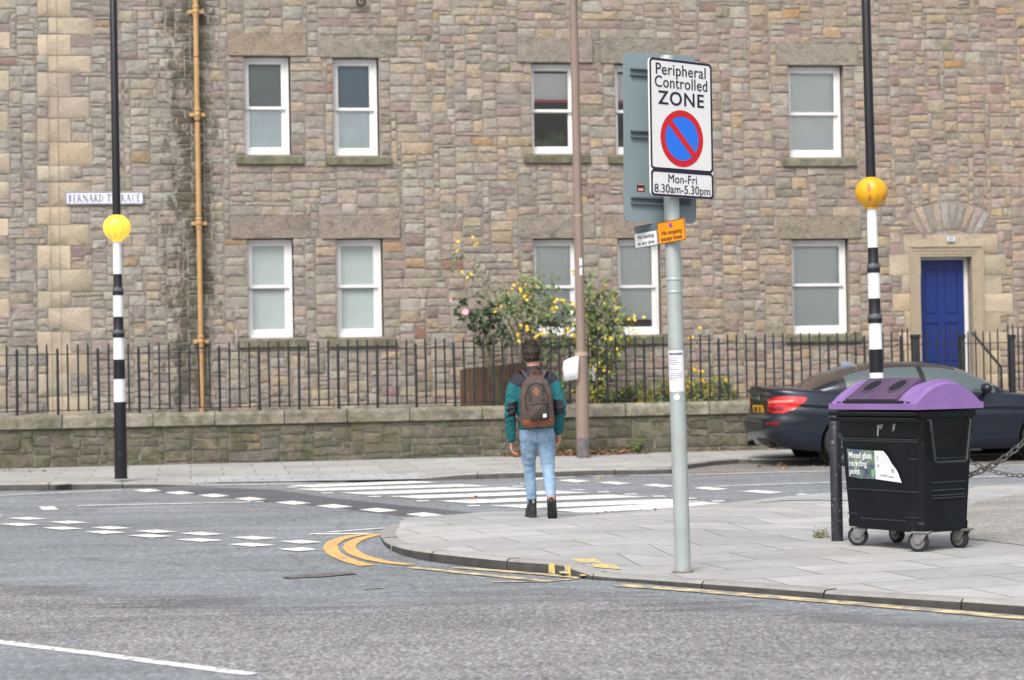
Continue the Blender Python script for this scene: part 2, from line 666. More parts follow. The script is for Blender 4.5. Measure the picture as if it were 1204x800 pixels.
stripe("yellow_line", [(577, 685.6), (640, 684.8), (680, 681.5)], .05, YELLOW_W)
stripe("yellow_line", [(728, 689.2), (800, 694.2), (1004, 710.8), (1204, 728), (1500, 753)], .14, YELLOW_W)
stripe("yellow_line", [(428, 693.5), (450, 692)], .05, YELLOW_W, .0068)

# ------------------------------------------------------------------ pavements and kerbs
KTOP = mat("kerb_stone", attr=True, rough=.8, var=.16, vs=9, bump=.004, bs=50, dirt=(.16, .155, .14), ds=5, dth=.58)
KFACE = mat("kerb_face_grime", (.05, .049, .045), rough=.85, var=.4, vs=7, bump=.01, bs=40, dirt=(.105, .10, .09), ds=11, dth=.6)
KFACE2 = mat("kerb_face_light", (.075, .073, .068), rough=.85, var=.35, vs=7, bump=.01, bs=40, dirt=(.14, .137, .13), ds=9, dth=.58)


def resample(pts, step):
    """pts: Vector (x, y, height)"""
    out, acc = [pts[0]], 0
    d = [0]
    for a, b in zip(pts[:-1], pts[1:]):
        d.append(d[-1] + (b.xy - a.xy).length)
    L = d[-1]
    n = int(L / step)
    for i in range(1, n + 1):
        s = L * i / n
        k = max(j for j in range(len(d)) if d[j] <= s + 1e-6)
        k = min(k, len(pts) - 2)
        out.append(pts[k].lerp(pts[k + 1], (s - d[k]) / max(1e-6, d[k + 1] - d[k])))
    return out


def kerb(name, pts, inward, face, wd=.14):
    P = resample(pts, .2)
    N = []
    for i in range(len(P)):
        d = (P[min(i + 1, len(P) - 1)] - P[max(0, i - 1)])
        d.z = 0
        d.normalize()
        N.append(Vector((-d.y, d.x, 0)) * inward)
    r = random.Random(len(P))
    mb = MB()
    st = 5
    for i in range(0, len(P) - 1, st):
        j = min(i + st, len(P) - 1)
        g = r.uniform(.85, 1.12)
        mb.col = (.32 * g, .315 * g, .30 * g)
        dz = r.uniform(-.004, .004)
        rows = []
        for k in range(i, j + 1):
            p, n = Vector(P[k]), N[k]
            h = p.z + dz
            p.z = 0
            tg = (P[min(k + 1, len(P) - 1)].xy - P[max(0, k - 1)].xy).normalized()
            sh = .006 if k == i else (-.006 if k == j else 0)
            p = p + Vector((tg.x, tg.y, 0)) * sh
            bv = min(.018, h * .6)
            rows.append([p + Vector((0, 0, -.02)), p + n * .004 + Vector((0, 0, h - bv)), p + n * (.004 + bv) + Vector((0, 0, h)), p + n * wd + Vector((0, 0, h)), p + n * wd + Vector((0, 0, -.02))])
        m = len(rows)
        mb.m = 0
        base = len(mb.v)
        fs = []
        mi = []
        for a in range(m - 1):
            for b in range(4):
                fs.append((a * 5 + b, (a + 1) * 5 + b, (a + 1) * 5 + b + 1, a * 5 + b + 1))
                mi.append(1 if b < 1 else 0)
        fs += [(0, 1, 2, 3, 4), tuple((m - 1) * 5 + q for q in (4, 3, 2, 1, 0))]
        mi += [0 if i == 0 else 1, 0 if j == len(P) - 1 else 1]
        mb.add([q for row in rows for q in row], fs)
        mb.mi[-len(fs):] = mi
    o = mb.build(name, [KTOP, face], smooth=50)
    tag(o, kind="structure")
    return [P[i] + N[i] * wd for i in range(len(P))]


def hpts(l):
    return [Vector((G(x, y).x, G(x, y).y, h)) for x, y, h in l]


near_kerb = [tuple(q) for q in smooth_px([(460, 618, .012), (447, 627, .016), (449, 637, .04), (457, 646, .06), (476, 654, .07), (505, 660.3, .08), (552, 666.5, .085), (600, 671.3, .085), (646, 675.2, .09),
                                          (665, 677.5, .085), (681, 680, .062), (702, 682.6, .04), (741, 685, .04), (800, 690.6, .047), (900, 698.8, .052), (1004, 707.6, .055), (1104, 715.6, .065), (1204, 724, .07), (1340, 736, .08), (1700, 766, .08)], 4)]
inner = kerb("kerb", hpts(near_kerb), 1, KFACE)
n_in = len(inner)
far = hpts([(464, 617, 0), (475, 611.6, 0), (506, 608, 0), (536, 606.7, 0), (565, 604, 0), (600, 603, 0), (650, 603.8, 0), (720, 604.5, 0), (800, 597.5, 0), (866, 591.5, 0), (933, 584.5, 0), (973, 580.8, 0), (1080, 575.5, 0), (1204, 570.5, 0), (1400, 563, 0), (1700, 553, 0)])


def resn(pts, n):
    d = [0]
    for a, b in zip(pts[:-1], pts[1:]):
        d.append(d[-1] + (b.xy - a.xy).length)
    out = []
    for i in range(n):
        s = d[-1] * i / (n - 1)
        k = min(max(j for j in range(len(d)) if d[j] <= s + 1e-6), len(pts) - 2)
        out.append(pts[k].lerp(pts[k + 1], (s - d[k]) / max(1e-6, d[k + 1] - d[k])))
    return out


NP = 70
A, B = resn(inner, NP), resn([Vector((inner[0].x, inner[0].y, 0))] + far[1:], NP)


def near_h(q, j, nr, a):
    s = j / nr
    ramp = 1 - max(0, (s - .45) / .55) ** 1.3
    return .014 + (max(a.z, .05 * min(1, s * 6)) + .012 * min(1, s * 4) - .014) * max(0, ramp) - .002 * (s == 0)


rows = []
NR = 14
for j in range(NR + 1):
    row = []
    for i in range(NP):
        q = A[i].lerp(B[i], j / NR)
        q.z = max(.013, near_h(q, j, NR, A[i]))
        row.append(q)
    rows.append(row)
mb = MB()
mb.grid(rows)
mb.grid([rows[-1], [Vector((p.x, p.y, -.02)) for p in rows[-1]]])
NEARPAV = mb.build("pavement", SLAB, smooth=60)
tag(NEARPAV, kind="structure")


def near_z(x, y):
    """pavement height below a point"""
    hit, p, n, i = NEARPAV.ray_cast(Vector((x, y, 1)), Vector((0, 0, -1)))
    return p.z if hit else .02


# tactile strip at the crossing end of the near pavement
tr = []
for j in (10.6, NR - .25):
    tr.append([Vector((*A[i].lerp(B[i], j / NR).xy, near_z(*A[i].lerp(B[i], j / NR).xy) + .007)) for i in range(29, 41)])
mb = MB()
mb.grid(tr)
tag(mb.build("tactile_paving", TACT, smooth=0), kind="structure")

# far pavement
TH = R(9)
W_O = at(435, 540.5, 32.75)
W_O.z = 0
W_E = Vector((math.cos(TH), math.sin(TH), 0))
W_N = Vector((math.sin(TH), -math.cos(TH), 0))    # towards the street
far_kerb = hpts([(-700, 599, .1), (-200, 583, .1), (0, 577.6, .095), (100, 576, .09), (188, 573.4, .06), (240, 571.8, .02), (330, 571, .012), (400, 568, .012), (455, 565.8, .012), (500, 565.2, .05), (546, 564, .085), (600, 562.6, .09), (655, 561, .09), (693, 559.4, .09),
                 (764, 558, .085), (791, 557, .08), (808, 551.8, .08), (841, 547.6, .085), (868, 545.6, .085), (925, 546.2, .09), (1204, 540.5, .1), (1600, 532, .1)])
inner = kerb("kerb", far_kerb, 1, KFACE2)
A2 = resn(inner, 90)
rows2 = []
for j in range(7):
    row = []
    for p in A2:
        u = (p - W_O).dot(W_E)
        b = W_O + W_E * u
        q = Vector((p.x, p.y, 0)).lerp(b, j / 6)
        q.z = max(p.z - .002, .012) * (1 - j / 6) + .13 * (j / 6)
        row.append(q)
    rows2.append(row)
mb = MB()
mb.grid(rows2)
tag(mb.build("pavement", SLAB_FAR, smooth=60), kind="structure")
mb = MB()
for px0, px1 in ((215, 500),):
    pts = [G(x, 570.5 - (x - 215) * .018, .02) for x in range(px0, px1, 12)]
    mb.grid([[Vector((p.x, p.y + .22, .034)) for p in pts], [Vector((p.x, p.y + 1.3, .062)) for p in pts]])
tag(mb.build("tactile_paving", TACT, smooth=0), kind="structure")
# yellow kerb blips
mb = MB()
kb = hpts(near_kerb)
for x, wd in ((8.2, .07), (9.1, .08), (3.4, .04)):
    j = int(x * 4)
    a, b = kb[j], kb[j + 1]
    d = Vector((b.x - a.x, b.y - a.y, 0)).normalized()
    n = Vector((d.y, -d.x, 0)) * .006
    p = Vector((a.x, a.y, 0)) + n
    q = p + d * wd
    h = a.z - .008
    mb.add([(p.x, p.y, .006), (q.x, q.y, .006), (q.x, q.y, h), (p.x, p.y, h)], [(0, 1, 2, 3)])
for x, y in ((674, 664.6), (691, 661), (713, 664), (697, 667)):
    p = G(x, y, .075)
    q = [(p.x - .09, p.y - .10), (p.x + .1, p.y - .08), (p.x + .07, p.y + .14), (p.x - .11, p.y + .10)]
    mb.add([(a, b, near_z(a, b) + .005) for a, b in q], [(0, 1, 2, 3)])
for x, y in ((47, 569.5), (71, 568.7), (683, 553.5), (728, 552.5)):
    p = G(x, y, .095)
    mb.add([(p.x - .12, p.y - .07, .108), (p.x + .12, p.y - .05, .108), (p.x + .12, p.y + .1, .108), (p.x - .12, p.y + .08, .108)], [(0, 1, 2, 3)])
tag(mb.build("kerb_mark", paint("pale_yellow_paint", (.74, .58, .20), .42, 12, (.36, .35, .32)), smooth=0), kind="structure")
# brown tarmac repair in the near pavement
pp = [G(x, y, .05) for x, y in ((1108, 606), (1150, 590), (1204, 579), (1420, 566), (1420, 664), (1204, 646), (1120, 634))]
cx = sum((p for p in pp), Vector()) / len(pp)
pw = wob(pp + [pp[0]], .05, 8)
mb = MB()
rr_ = []
for k in (1, .75, .5, .25, .02):
    rr_.append([Vector((*cx.lerp(p, k).xy, near_z(*cx.lerp(p, k).xy) + .005)) for p in pw])
mb.grid(rr_)
tag(mb.build("pavement_patch", asphalt("brown_tarmac", (.335, .325, .30), (.34, .33, .31), 60, .35), smooth=0), kind="structure")
# ------------------------------------------------------------------ masonry
BDIST = 2.3
B_O = W_O - W_N * BDIST
B_M = Matrix.Translation(B_O) @ Matrix.Rotation(TH, 4, 'Z')
B_I = B_M.inverted()


def L(px, py, yo=0.0, inv=None):
    """facade coordinates (along, up) of a survey pixel on the plane y = yo"""
    inv = inv or B_I
    o = inv @ EYE
    d = inv.to_3x3() @ ray(px, py)
    p = o + d * ((yo - o.y) / d.y)
    return p.x, p.z


def rectpx(x0, y0, x1, y1):
    a, b = L(x0, y0), L(x1, y1)
    return (a[0], b[1], b[0], a[1])      # u0, v0, u1, v1


PAL = [((172, 161, 152), 9), ((166, 156, 150), 9), ((176, 163, 151), 9), ((170, 156, 148), 8), ((160, 151, 145), 7), ((179, 163, 145), 6), ((164, 147, 141), 4),
       ((182, 164, 142), 2.5), ((156, 138, 132), 1.2), ((178, 150, 120), .4), ((154, 147, 137), 3), ((158, 126, 114), .2), ((177, 170, 162), 6)]
PALL = [(c, w_) for c, w_ in PAL]


def stone_col(r, pal, dim=1.0):
    c = r.choices([p[0] for p in pal], [p[1] for p in pal])[0]
    k = r.uniform(.89, 1.09) * dim
    j = [r.uniform(.97, 1.03) for _ in range(3)]
    return tuple(a * k * b for a, b in zip(srgb(*c), j))


def add_stone(mb, poly, r, col, prot=.008, jit=.010, step=.06, rnd_c=.009):
    """one roughly squared stone; poly: corner list (u, v) counter-clockwise seen from the street"""
    pts = []
    n = len(poly)
    cx = sum(p[0] for p in poly) / n
    cy = sum(p[1] for p in poly) / n
    for i in range(n):
        a, b = Vector(poly[i]), Vector(poly[(i + 1) % n])
        l = (b - a).length
        c = min(rnd_c * r.uniform(.6, 1.5), l * .3)
        k = max(1, int((l - 2 * c) / step))
        for q in range(k + 1):
            p = a.lerp(b, (c + (l - 2 * c) * q / k) / l)
            d = (b - a) / l
            nn = Vector((-d.y, d.x))
            p = p + nn * (r.uniform(0, 1) * jit) + d * r.uniform(-1, 1) * jit * .6
            pts.append(p)
    m = len(pts)
    pr = prot * r.uniform(.3, 1.4)
    cen = Vector((cx, cy))
    vs = []
    for ins, y in ((0, .02), (.001, -pr * .6), (.007, -pr)):
        for p in pts:
            d = cen - p
            vs.append(Vector((*(p + d.normalized() * min(ins, d.length * .5)), y - (r.uniform(0, .006) if y < 0 else 0))))
    tx, ty = r.uniform(-.05, .05), r.uniform(-.06, .06)
    vs.append(Vector((cx, cy, -pr - r.uniform(.0, .008))))
    out = [Vector((v.x, v.z + (v.x - cx) * tx * .3 + (v.y - cy) * ty * .3 if v.z < 0 else v.z, v.y)) for v in vs]
    fs = []
    for k in range(2):
        for i in range(m):
            fs.append((k * m + i, k * m + (i + 1) % m, (k + 1) * m + (i + 1) % m, (k + 1) * m + i))
    for i in range(m):
        fs.append((2 * m + i, 2 * m + (i + 1) % m, 3 * m))
    mb.col = col
    mb.add(out, fs)


def pack(mb, u0, u1, v0, v1, blocked, cell, sizes, r, colf, regular=None, gap=.009, prot=.008):
    """squared rubble: fill the cells that are free with stones of many sizes"""
    nu, nv = int(round((u1 - u0) / cell)), int(round((v1 - v0) / cell))
    occ = np.zeros((nv, nu), bool)
    uc = u0 + (np.arange(nu) + .5) * cell
    vc = v0 + (np.arange(nv) + .5) * cell
    for b in blocked:
        if callable(b):
            occ |= b(uc[None, :], vc[:, None])
        else:
            occ |= ((uc[None, :] > b[0]) & (uc[None, :] < b[2]) & (vc[:, None] > b[1]) & (vc[:, None] < b[3]))
    for j in range(nv):
        i = 0
        rowh = None
        while i < nu:
            if occ[j, i]:
                i += 1
                continue
            reg = regular is not None and regular(uc[i], vc[j])
            if reg:
                hmax, wmax = r.choice((4, 5, 5, 6)), r.choice((8, 11, 14, 9))
            else:
                w_, h_ = r.choices([s[:2] for s in sizes], [s[2] for s in sizes])[0]
                hmax, wmax = h_, w_
                if rowh and r.random() < .45:
                    hmax = rowh
            rowh = hmax
            wv = 0
            while wv < wmax + 2 and i + wv < nu and not occ[j, i + wv]:
                wv += 1
            # avoid leaving a sliver at the end
            wq = min(wmax, wv)
            if wv - wq in (1, 2):
                wq = wv
            hv = 1
            while hv < hmax and j + hv < nv and not occ[j + hv, i:i + wq].any():
                hv += 1
            # absorb slivers above
            while hv < hmax + 2 and j + hv + 1 < nv and not occ[j + hv, i:i + wq].any() and occ[j + hv + 1, i:i + wq].mean() > .6:
                hv += 1
            occ[j:j + hv, i:i + wq] = True
            a0, a1 = u0 + i * cell + gap / 2, u0 + (i + wq) * cell - gap / 2
            b0, b1 = v0 + j * cell + gap / 2, v0 + (j + hv) * cell - gap / 2
            k = .03 if not reg else .012
            jt = lambda: r.uniform(-k, k)
            sk = r.uniform(-.05, .05) if r.random() < .3 and wq > 5 else 0
            poly = [(a0 + jt() * .4 + sk * .5, b0 + jt() * .35), (a1 + jt() * .4 + sk * .5, b0 + jt() * .35), (a1 + jt() * .4 - sk * .5, b1 + jt() * .35), (a0 + jt() * .4 - sk * .5, b1 + jt() * .35)]
            add_stone(mb, poly, r, colf((a0 + a1) / 2, (b0 + b1) / 2, wq, hv), prot)
            i += wq


def stone_mat(name, stains, bump=.012, mott=.16, extra=None):
    """stains: list of (u, halfwidth, v_lo, v_hi, amount) bands of old damp running down the wall"""
    m = bpy.data.materials.new(name)
    t = NT(m)
    a = t.n("ShaderNodeAttribute")
    a.attribute_name = "Col"
    c = a.outputs["Color"]
    c = t.mix(1, c, t.ramp(t.noise(5, 7, .7), [(.25, 1 - mott), (.75, 1 + mott)]), 'MULTIPLY')
    c = t.mix(1, c, t.ramp(t.noise(30, 6, .75), [(.28, .78), (.72, 1.18)]), 'MULTIPLY')
    ln = t.ramp(t.noise(11, 8, .78, dist=.6), [(.56, 0), (.72, .55)])
    c = t.mix(ln, c, (.145, .135, .115))
    och = t.ramp(t.noise(3.1, 6, .7), [(.60, 0), (.74, .4)])
    c = t.mix(och, c, (.36, .25, .14))
    if extra:
        k = t.ramp(t.noise(extra[1], 8, .72), [(extra[2], 0), (extra[2] + .2, extra[3])])
        c = t.mix(k, c, extra[0])
    sep = t.n("ShaderNodeSeparateXYZ")
    t.l(t.tc.outputs["Object"], sep.inputs[0])
    for (u, hw, lo, hi, amt, sc) in stains:
        d = t.math('ABSOLUTE', t.math('SUBTRACT', sep.outputs["X"], u))
        k = t.math('SUBTRACT', 1, t.math('DIVIDE', d, hw))
        kz = t.math('MINIMUM', t.math('MULTIPLY', t.math('SUBTRACT', sep.outputs["Z"], lo), 1.2), t.math('MULTIPLY', t.math('SUBTRACT', hi, sep.outputs["Z"]), 1.2))
        k = t.math('MINIMUM', k, kz)
        mp = t.n("ShaderNodeMapping")
        mp.inputs["Scale"].default_value = (1, 1, .55)
        t.l(t.tc.outputs["Object"], mp.inputs[0])
        k = t.math('ADD', k, t.math('MULTIPLY', t.math('SUBTRACT', t.noise(sc, 6, .72, mp.outputs[0]), .54), 4.0))
        k = t.math('MULTIPLY', t.ramp(k, [(.25, 0), (.75, 1)]), amt)
        c = t.mix(k, c, (.085, .08, .058))
    t.l(c, t.bsdf.inputs["Base Color"])
    t.bsdf.inputs["Roughness"].default_value = .88
    t.bsdf.inputs["Specular IOR Level"].default_value = .25
    h = t.math('ADD', t.noise(14, 6, .7), t.math('MULTIPLY', t.noise(45, 4, .7), .4))
    t.bump(h, bump * 2)
    return m


# ------------------------------------------------------------------ the building
BLD = empty("stone_building", B_O, TH, "long tenement of pinkish grey rubble stone with white sash windows and a blue door", "building")
U0, U1, V0, V1 = -12.4, 12.4, .45, 8.85
pipe_u = L(232, 200)[0]
stains = [(pipe_u - .15, .75, .6, 12, .88, 4.2), (pipe_u + .1, .36, 2.2, 12, .7, 5)]
wins = {   # opening px, blind kind
    'w1': (286, 66, 343, 182), 'w2': (391.5, 68, 447, 183), 'w3': (624, 74, 680, 181), 'w4': (723, 75, 779, 181.5), 'w5': (927, 77, 993.5, 185),
    'l1': (290, 281, 347, 397), 'l2': (395, 281, 452, 396), 'l3': (627, 281, 683, 394), 'l4': (726, 280.5, 779, 393.5), 'l5': (931, 281.5, 1000, 392)}
blocked = []
WR = {}
LINT, SILL = {}, {}
for k, q in wins.items():
    WR[k] = rectpx(*q)
    u0, v0, u1, v1 = WR[k]
    lr = {'w1': (268, 39, 361, 65.5), 'w2': (374.5, 41, 467, 67.5), 'w3': (607, 44, 697, 74), 'w4': (705, 45, 792, 75), 'w5': (912, 51, 1008, 76),
          'l1': (270, 254, 366, 281), 'l2': (376, 254, 471, 281), 'l3': (610, 253, 700, 281), 'l4': (708, 253, 795, 280), 'l5': (915, 255, 1013, 281)}[k]
    lu = rectpx(*lr)
    LINT[k] = (lu[0], v1, lu[2], lu[3])
    SILL[k] = (u0 - .15, v0 - .175, u1 + .2, v0)
    blocked += [WR[k], LINT[k], SILL[k]]
# quoins
ys = [-32, -6, 20.5, 40.5, 65.5, 85.5, 114, 139.5, 167.5, 195, 214.5, 243.5, 264.5, 289, 317, 343, 362, 390, 415, 440, 466, 492, 520]
quoins = []
for i, (a, b) in enumerate(zip(ys[:-1], ys[1:])):
    lng = i % 2 == 1
    xx0, xx1 = (56.5, 105 + (i % 3) * 2) if not lng else (43.5, 83.5)
    lng = not lng
    q0, q1 = L(xx0, a), L(xx1, b)
    quoins.append((q0[0], q1[1], q1[0], q0[1], lng))
ys2 = [-20, 10, 37, 58, 83, 107, 131, 155.5, 180, 205, 214, 234, 257, 277, 300, 327, 352, 375, 405, 430, 455, 480, 505]
for i, (a, b) in enumerate(zip(ys2[:-1], ys2[1:])):
    q0, q1 = L(-22 if i % 2 else -40, a), L((10 + i % 3) if i % 2 == 0 else -6, b)
    quoins.append((q0[0], q1[1], q1[0], q0[1], True))
blocked += [q[:4] for q in quoins]
# door opening and its dressed surround
DR = rectpx(1081, 302, 1147, 500)
DR = (DR[0], .62, DR[2], DR[3])
dsr = []
for x0, y0, x1, y1 in ((1062, 276, 1173, 299.5), (1045, 299.5, 1083, 323.5), (1060, 323.5, 1083, 345.5), (1049, 345.5, 1083, 366), (1063, 366, 1083, 391), (1056, 391, 1083, 412), (1064, 412, 1083, 440), (1050, 440, 1083, 462),
                       (1147, 299.5, 1183, 323.5), (1147, 323.5, 1178, 345.5), (1147, 345.5, 1191, 366), (1147, 366, 1177, 391), (1147, 391, 1186, 412), (1147, 412, 1177, 440), (1147, 440, 1190, 462)):
    dsr.append(rectpx(x0, y0, x1, y1))
blocked += [DR] + dsr
# relieving arch
ax, ay = L(1117.5, 330)
R0, R1 = .92, 1.44


def arch_block(u, v):
    rr = np.hypot(u - ax, (v - ay))
    an = np.arctan2(u - ax, v - ay)
    return ((rr > R0 - .02) & (rr < R1) & (np.abs(an) < R(34))) | ((rr <= R0) & (v > DR[3] + .35) & (np.abs(u - ax) < .5) & (v < ay + R0))


blocked.append(arch_block)
cell = .035
sizes = [(8, 4, 7), (9, 5, 8), (6, 4, 7), (11, 4, 5), (7, 5, 7), (9, 3, 5), (5, 2, 4), (10, 6, 5), (13, 5, 3), (4, 2, 3), (12, 3, 2.5), (6, 5, 6), (8, 7, 3), (10, 2, 1.5), (4, 4, 4), (5, 3, 5), (7, 6, 3), (3, 3, 2), (5, 6, 2)]
rb = random.Random(21)


def reg(u, v):
    for k, (u0, v0, u1, v1) in WR.items():
        if u0 - .5 < u < u1 + .5 and v0 - .0 < v < v1 + .1:
            return True
    return False


PIPE_DARK = pipe_u


def bcol(u, v, w_, h_):
    c = stone_col(rb, PAL, .95)
    t = min(1, max(0, (u - U0) / (U1 - U0)))
    g = sum(c) / 3
    s = .45 + .75 * t                      # greyer towards the quoined end, warmer towards the door
    return tuple(g * k + (a - g) * s for a, k in zip(c, (.95 + .04 * t, .975 - .003 * t, .936 - .005 * t)))


STONE = stone_mat("rubble_stone", stains, .014, .2)
ASHLAR = stone_mat("dressed_sandstone", [(L(62, 300)[0], .12, 1.0, 12, .10, 5)], .004, .07)
LINTM = stone_mat("lintel_stone", [], .02, .2, ((.16, .145, .11), 6.5, .48, .6))
SILLM = stone_mat("mossy_sill_stone", [], .008, .14, ((.10, .105, .06), 5, .38, .8))
MORTAR = mat("mortar", (.285, .255, .22), rough=.9, var=.22, vs=3, bump=.006, bs=50, dirt=(.16, .145, .12), ds=2.2, dth=.55)

mb = MB()
pack(mb, U0, U1, V0, V1, blocked, cell, sizes, rb, bcol, reg)
# voussoirs
nvs = 10
for i in range(nvs):
    a0, a1 = R(-34 + 68 * i / nvs + .35), R(-34 + 68 * (i + 1) / nvs - .35)
    rr1 = R1 - rb.uniform(0, .1)
    add_stone(mb, [(ax + math.sin(a0) * R0, ay + math.cos(a0) * R0), (ax + math.sin(a1) * R0, ay + math.cos(a1) * R0), (ax + math.sin(a1) * rr1, ay + math.cos(a1) * rr1), (ax + math.sin(a0) * rr1, ay + math.cos(a0) * rr1)], rb, stone_col(rb, PAL, .9))
for i in range(4):
    ua, ub = ax - .5 + i * .25, ax - .5 + (i + 1) * .25 - .012
    top = lambda u: ay + math.sqrt(max(.01, (R0 - .02) ** 2 - (u - ax) ** 2))
    add_stone(mb, [(ua, DR[3] + .36), (ub, DR[3] + .36), (ub, top(ub)), (ua, top(ua))], rb, stone_col(rb, PAL, .88))
mb.build("masonry", STONE, BLD, smooth=45)

# mortar bed with the openings cut, reveals and body
us = sorted({U0 - .2, U1 + .2} | {x for q in list(WR.values()) + [DR] for x in (q[0], q[2])})
vs2 = sorted({-.02, V1 + .1} | {x for q in list(WR.values()) + [DR] for x in (q[1], q[3])})
mb = MB()
opn = list(WR.values()) + [DR]
for a, b in zip(us[:-1], us[1:]):
    for c_, d_ in zip(vs2[:-1], vs2[1:]):
        mu, mv = (a + b) / 2, (c_ + d_) / 2
        if any(q[0] < mu < q[2] and q[1] < mv < q[3] for q in opn):
            continue
        mb.add([(a, .002, c_), (b, .002, c_), (b, .002, d_), (a, .002, d_)], [(0, 1, 2, 3)])
for q in opn:
    u0, v0, u1, v1 = q
    dd = .42
    mb.add([(u0, .002, v0), (u1, .002, v0), (u1, .002, v1), (u0, .002, v1), (u0, dd, v0), (u1, dd, v0), (u1, dd, v1), (u0, dd, v1)], [(0, 4, 5, 1), (1, 5, 6, 2), (2, 6, 7, 3), (3, 7, 4, 0)])
mb.build("mortar_bed", MORTAR, BLD, smooth=0)
mb = MB()
ZT = V1 + .1
for pts in ([(U0 - .2, .002), (U0 - .2, 9.0)], [(U0 - .2, 9.0), (U1 + .2, 9.0)], [(U1 + .2, 9.0), (U1 + .2, .002)]):
    (xa, ya), (xb, yb) = pts
    mb.add([(xa, ya, -.02), (xb, yb, -.02), (xb, yb, ZT), (xa, ya, ZT)], [(0, 1, 2, 3)])
mb.build("rear_wall", MORTAR, BLD, smooth=0)
mb = MB()
mb.box(U0 - .4, U1 + .4, -.2, 9.2, ZT + .002, ZT + .2)
mb.add([(U0 - .4, -.2, ZT + .205), (U1 + .4, -.2, ZT + .205), (U1 + .4, 4.5, ZT + 3), (U0 - .4, 4.5, ZT + 3), (U1 + .4, 9.2, ZT + .205), (U0 - .4, 9.2, ZT + .205)], [(0, 1, 2, 3), (3, 2, 4, 5), (0, 3, 5), (1, 4, 2)])
mb.build("roof", mat("slate", (.09, .095, .105), rough=.6, var=.25, vs=8), BLD, smooth=0)

rq = random.Random(3)
mb = MB()
for qi, (u0, v0, u1, v1, lng) in enumerate(quoins):
    if qi == len(ys) - 1:
        mb.build("quoin_stone", ASHLAR, BLD, smooth=45)
        mb = MB()
    c = stone_col(rq, [((186, 172, 152), 5), ((190, 174, 152), 3), ((182, 170, 153), 3)], .95)
    g = .004
    add_stone(mb, [(u0 + g, v0 + g), (u1 - g, v0 + g), (u1 - g, v1 - g), (u0 + g, v1 - g)], rq, c, .006, .0012, .2, .006)
mb.build("quoin_stone", ASHLAR, BLD, smooth=45)
# the thin arris that runs down through the quoins
mb = MB()
ASHD = mat("quoin_joint", (.30, .27, .23), rough=.9, var=.2)
for px_ in (56.5, 67.5):
    u = L(px_ + 2.2, 250)[0]
    mb.box(u - .004, u + .004, -.0195, -.012, .5, V1)
mb.build("quoin_joint", ASHD, BLD, smooth=0)

for k in wins:
    u0, v0, u1, v1 = LINT[k]
    mb = MB()
    add_stone(mb, [(u0 + .006, v0 + .001), (u1 - .006, v0 + .001), (u1 - .006, v1 - .006), (u0 + .006, v1 - .006)], rq, stone_col(rq, [((164, 153, 139), 3), ((161, 152, 141), 3), ((170, 156, 137), 2)], .93), .028, .005, .07, .012)
    # soffit
    a, b = WR[k][0], WR[k][2]
    mb.add([(a - .03, -.01, v0), (b + .03, -.01, v0), (b + .03, .3, v0 - .001), (a - .03, .3, v0 - .001)], [(0, 3, 2, 1)])
    mb.build("lintel", LINTM, BLD, smooth=45)
    u0, v0, u1, v1 = SILL[k]
    mb = MB()
    mb.col = stone_col(rq, [((150, 146, 128), 3), ((158, 152, 134), 2)], .8)
    mb.add([(u0, -.06, v0 + .01), (u1, -.06, v0 + .01), (u1, -.065, v1 - .035), (u0, -.065, v1 - .035), (u1, .3, v1 + .02), (u0, .3, v1 + .02), (u1, .1, v0 + .01), (u0, .1, v0 + .01)],
           [(0, 1, 2, 3), (3, 2, 4, 5), (0, 7, 6, 1), (1, 6, 4, 2), (0, 3, 5, 7)])
    mb.build("sill", SILLM, BLD, smooth=0, bevel=.008)

# ------------------------------------------------------------------ windows
WPAINT = mat("white_window_paint", (.80, .80, .79), rough=.4, var=.05, vs=4, dirt=(.55, .54, .5), ds=6, dth=.66)


def glass_mat(name, tint=(.955, .98, .98), refl=1.0):
    m = bpy.data.materials.new(name)
    t = NT(m)
    tr = t.n("ShaderNodeBsdfTransparent")
    tr.inputs[0].default_value = (*tint, 1)
    gl = t.n("ShaderNodeBsdfGlossy")
    gl.inputs["Roughness"].default_value = .02
    fr = t.n("ShaderNodeFresnel")
    fr.inputs[0].default_value = 1.5
    nb = t.n("ShaderNodeBump")
    nb.inputs["Strength"].default_value = .25
    nb.inputs["Distance"].default_value = .02
    t.l(t.noise(1.7, 2), nb.inputs["Height"])
    t.l(nb.outputs[0], gl.inputs["Normal"])
    mx = t.n("ShaderNodeMixShader")
    t.l(t.math('MULTIPLY', fr.outputs[0], 2.2 * refl), mx.inputs[0])
    t.l(tr.outputs[0], mx.inputs[1])
    t.l(gl.outputs[0], mx.inputs[2])
    t.l(mx.outputs[0], t.out.inputs[0])
    return m


GLASS = glass_mat("window_glass")
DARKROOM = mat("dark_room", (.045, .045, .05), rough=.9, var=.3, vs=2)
NETC = mat("net_curtain", (.8, .86, .87), rough=.9, var=.06, vs=3)
BLINDW = mat("roller_blind", (.8, .8, .79), rough=.85, var=.04, vs=3)
BLINDG = mat("grey_blind", (.86, .88, .88), rough=.85, var=.05, vs=3)
CURT = mat("blue_grey_curtain", (.84, .92, .95), rough=.9, var=.08, vs=3)
REDM = mat("red_hem", (.5, .07, .06), rough=.8)
FROSTP = mat("frosted_glass_pane", (.385, .45, .45), rough=.22, var=.08, vs=1.4)
FROST = mat("frosted_pane_film", (.72, .80, .80), rough=.6, var=.05, vs=2)


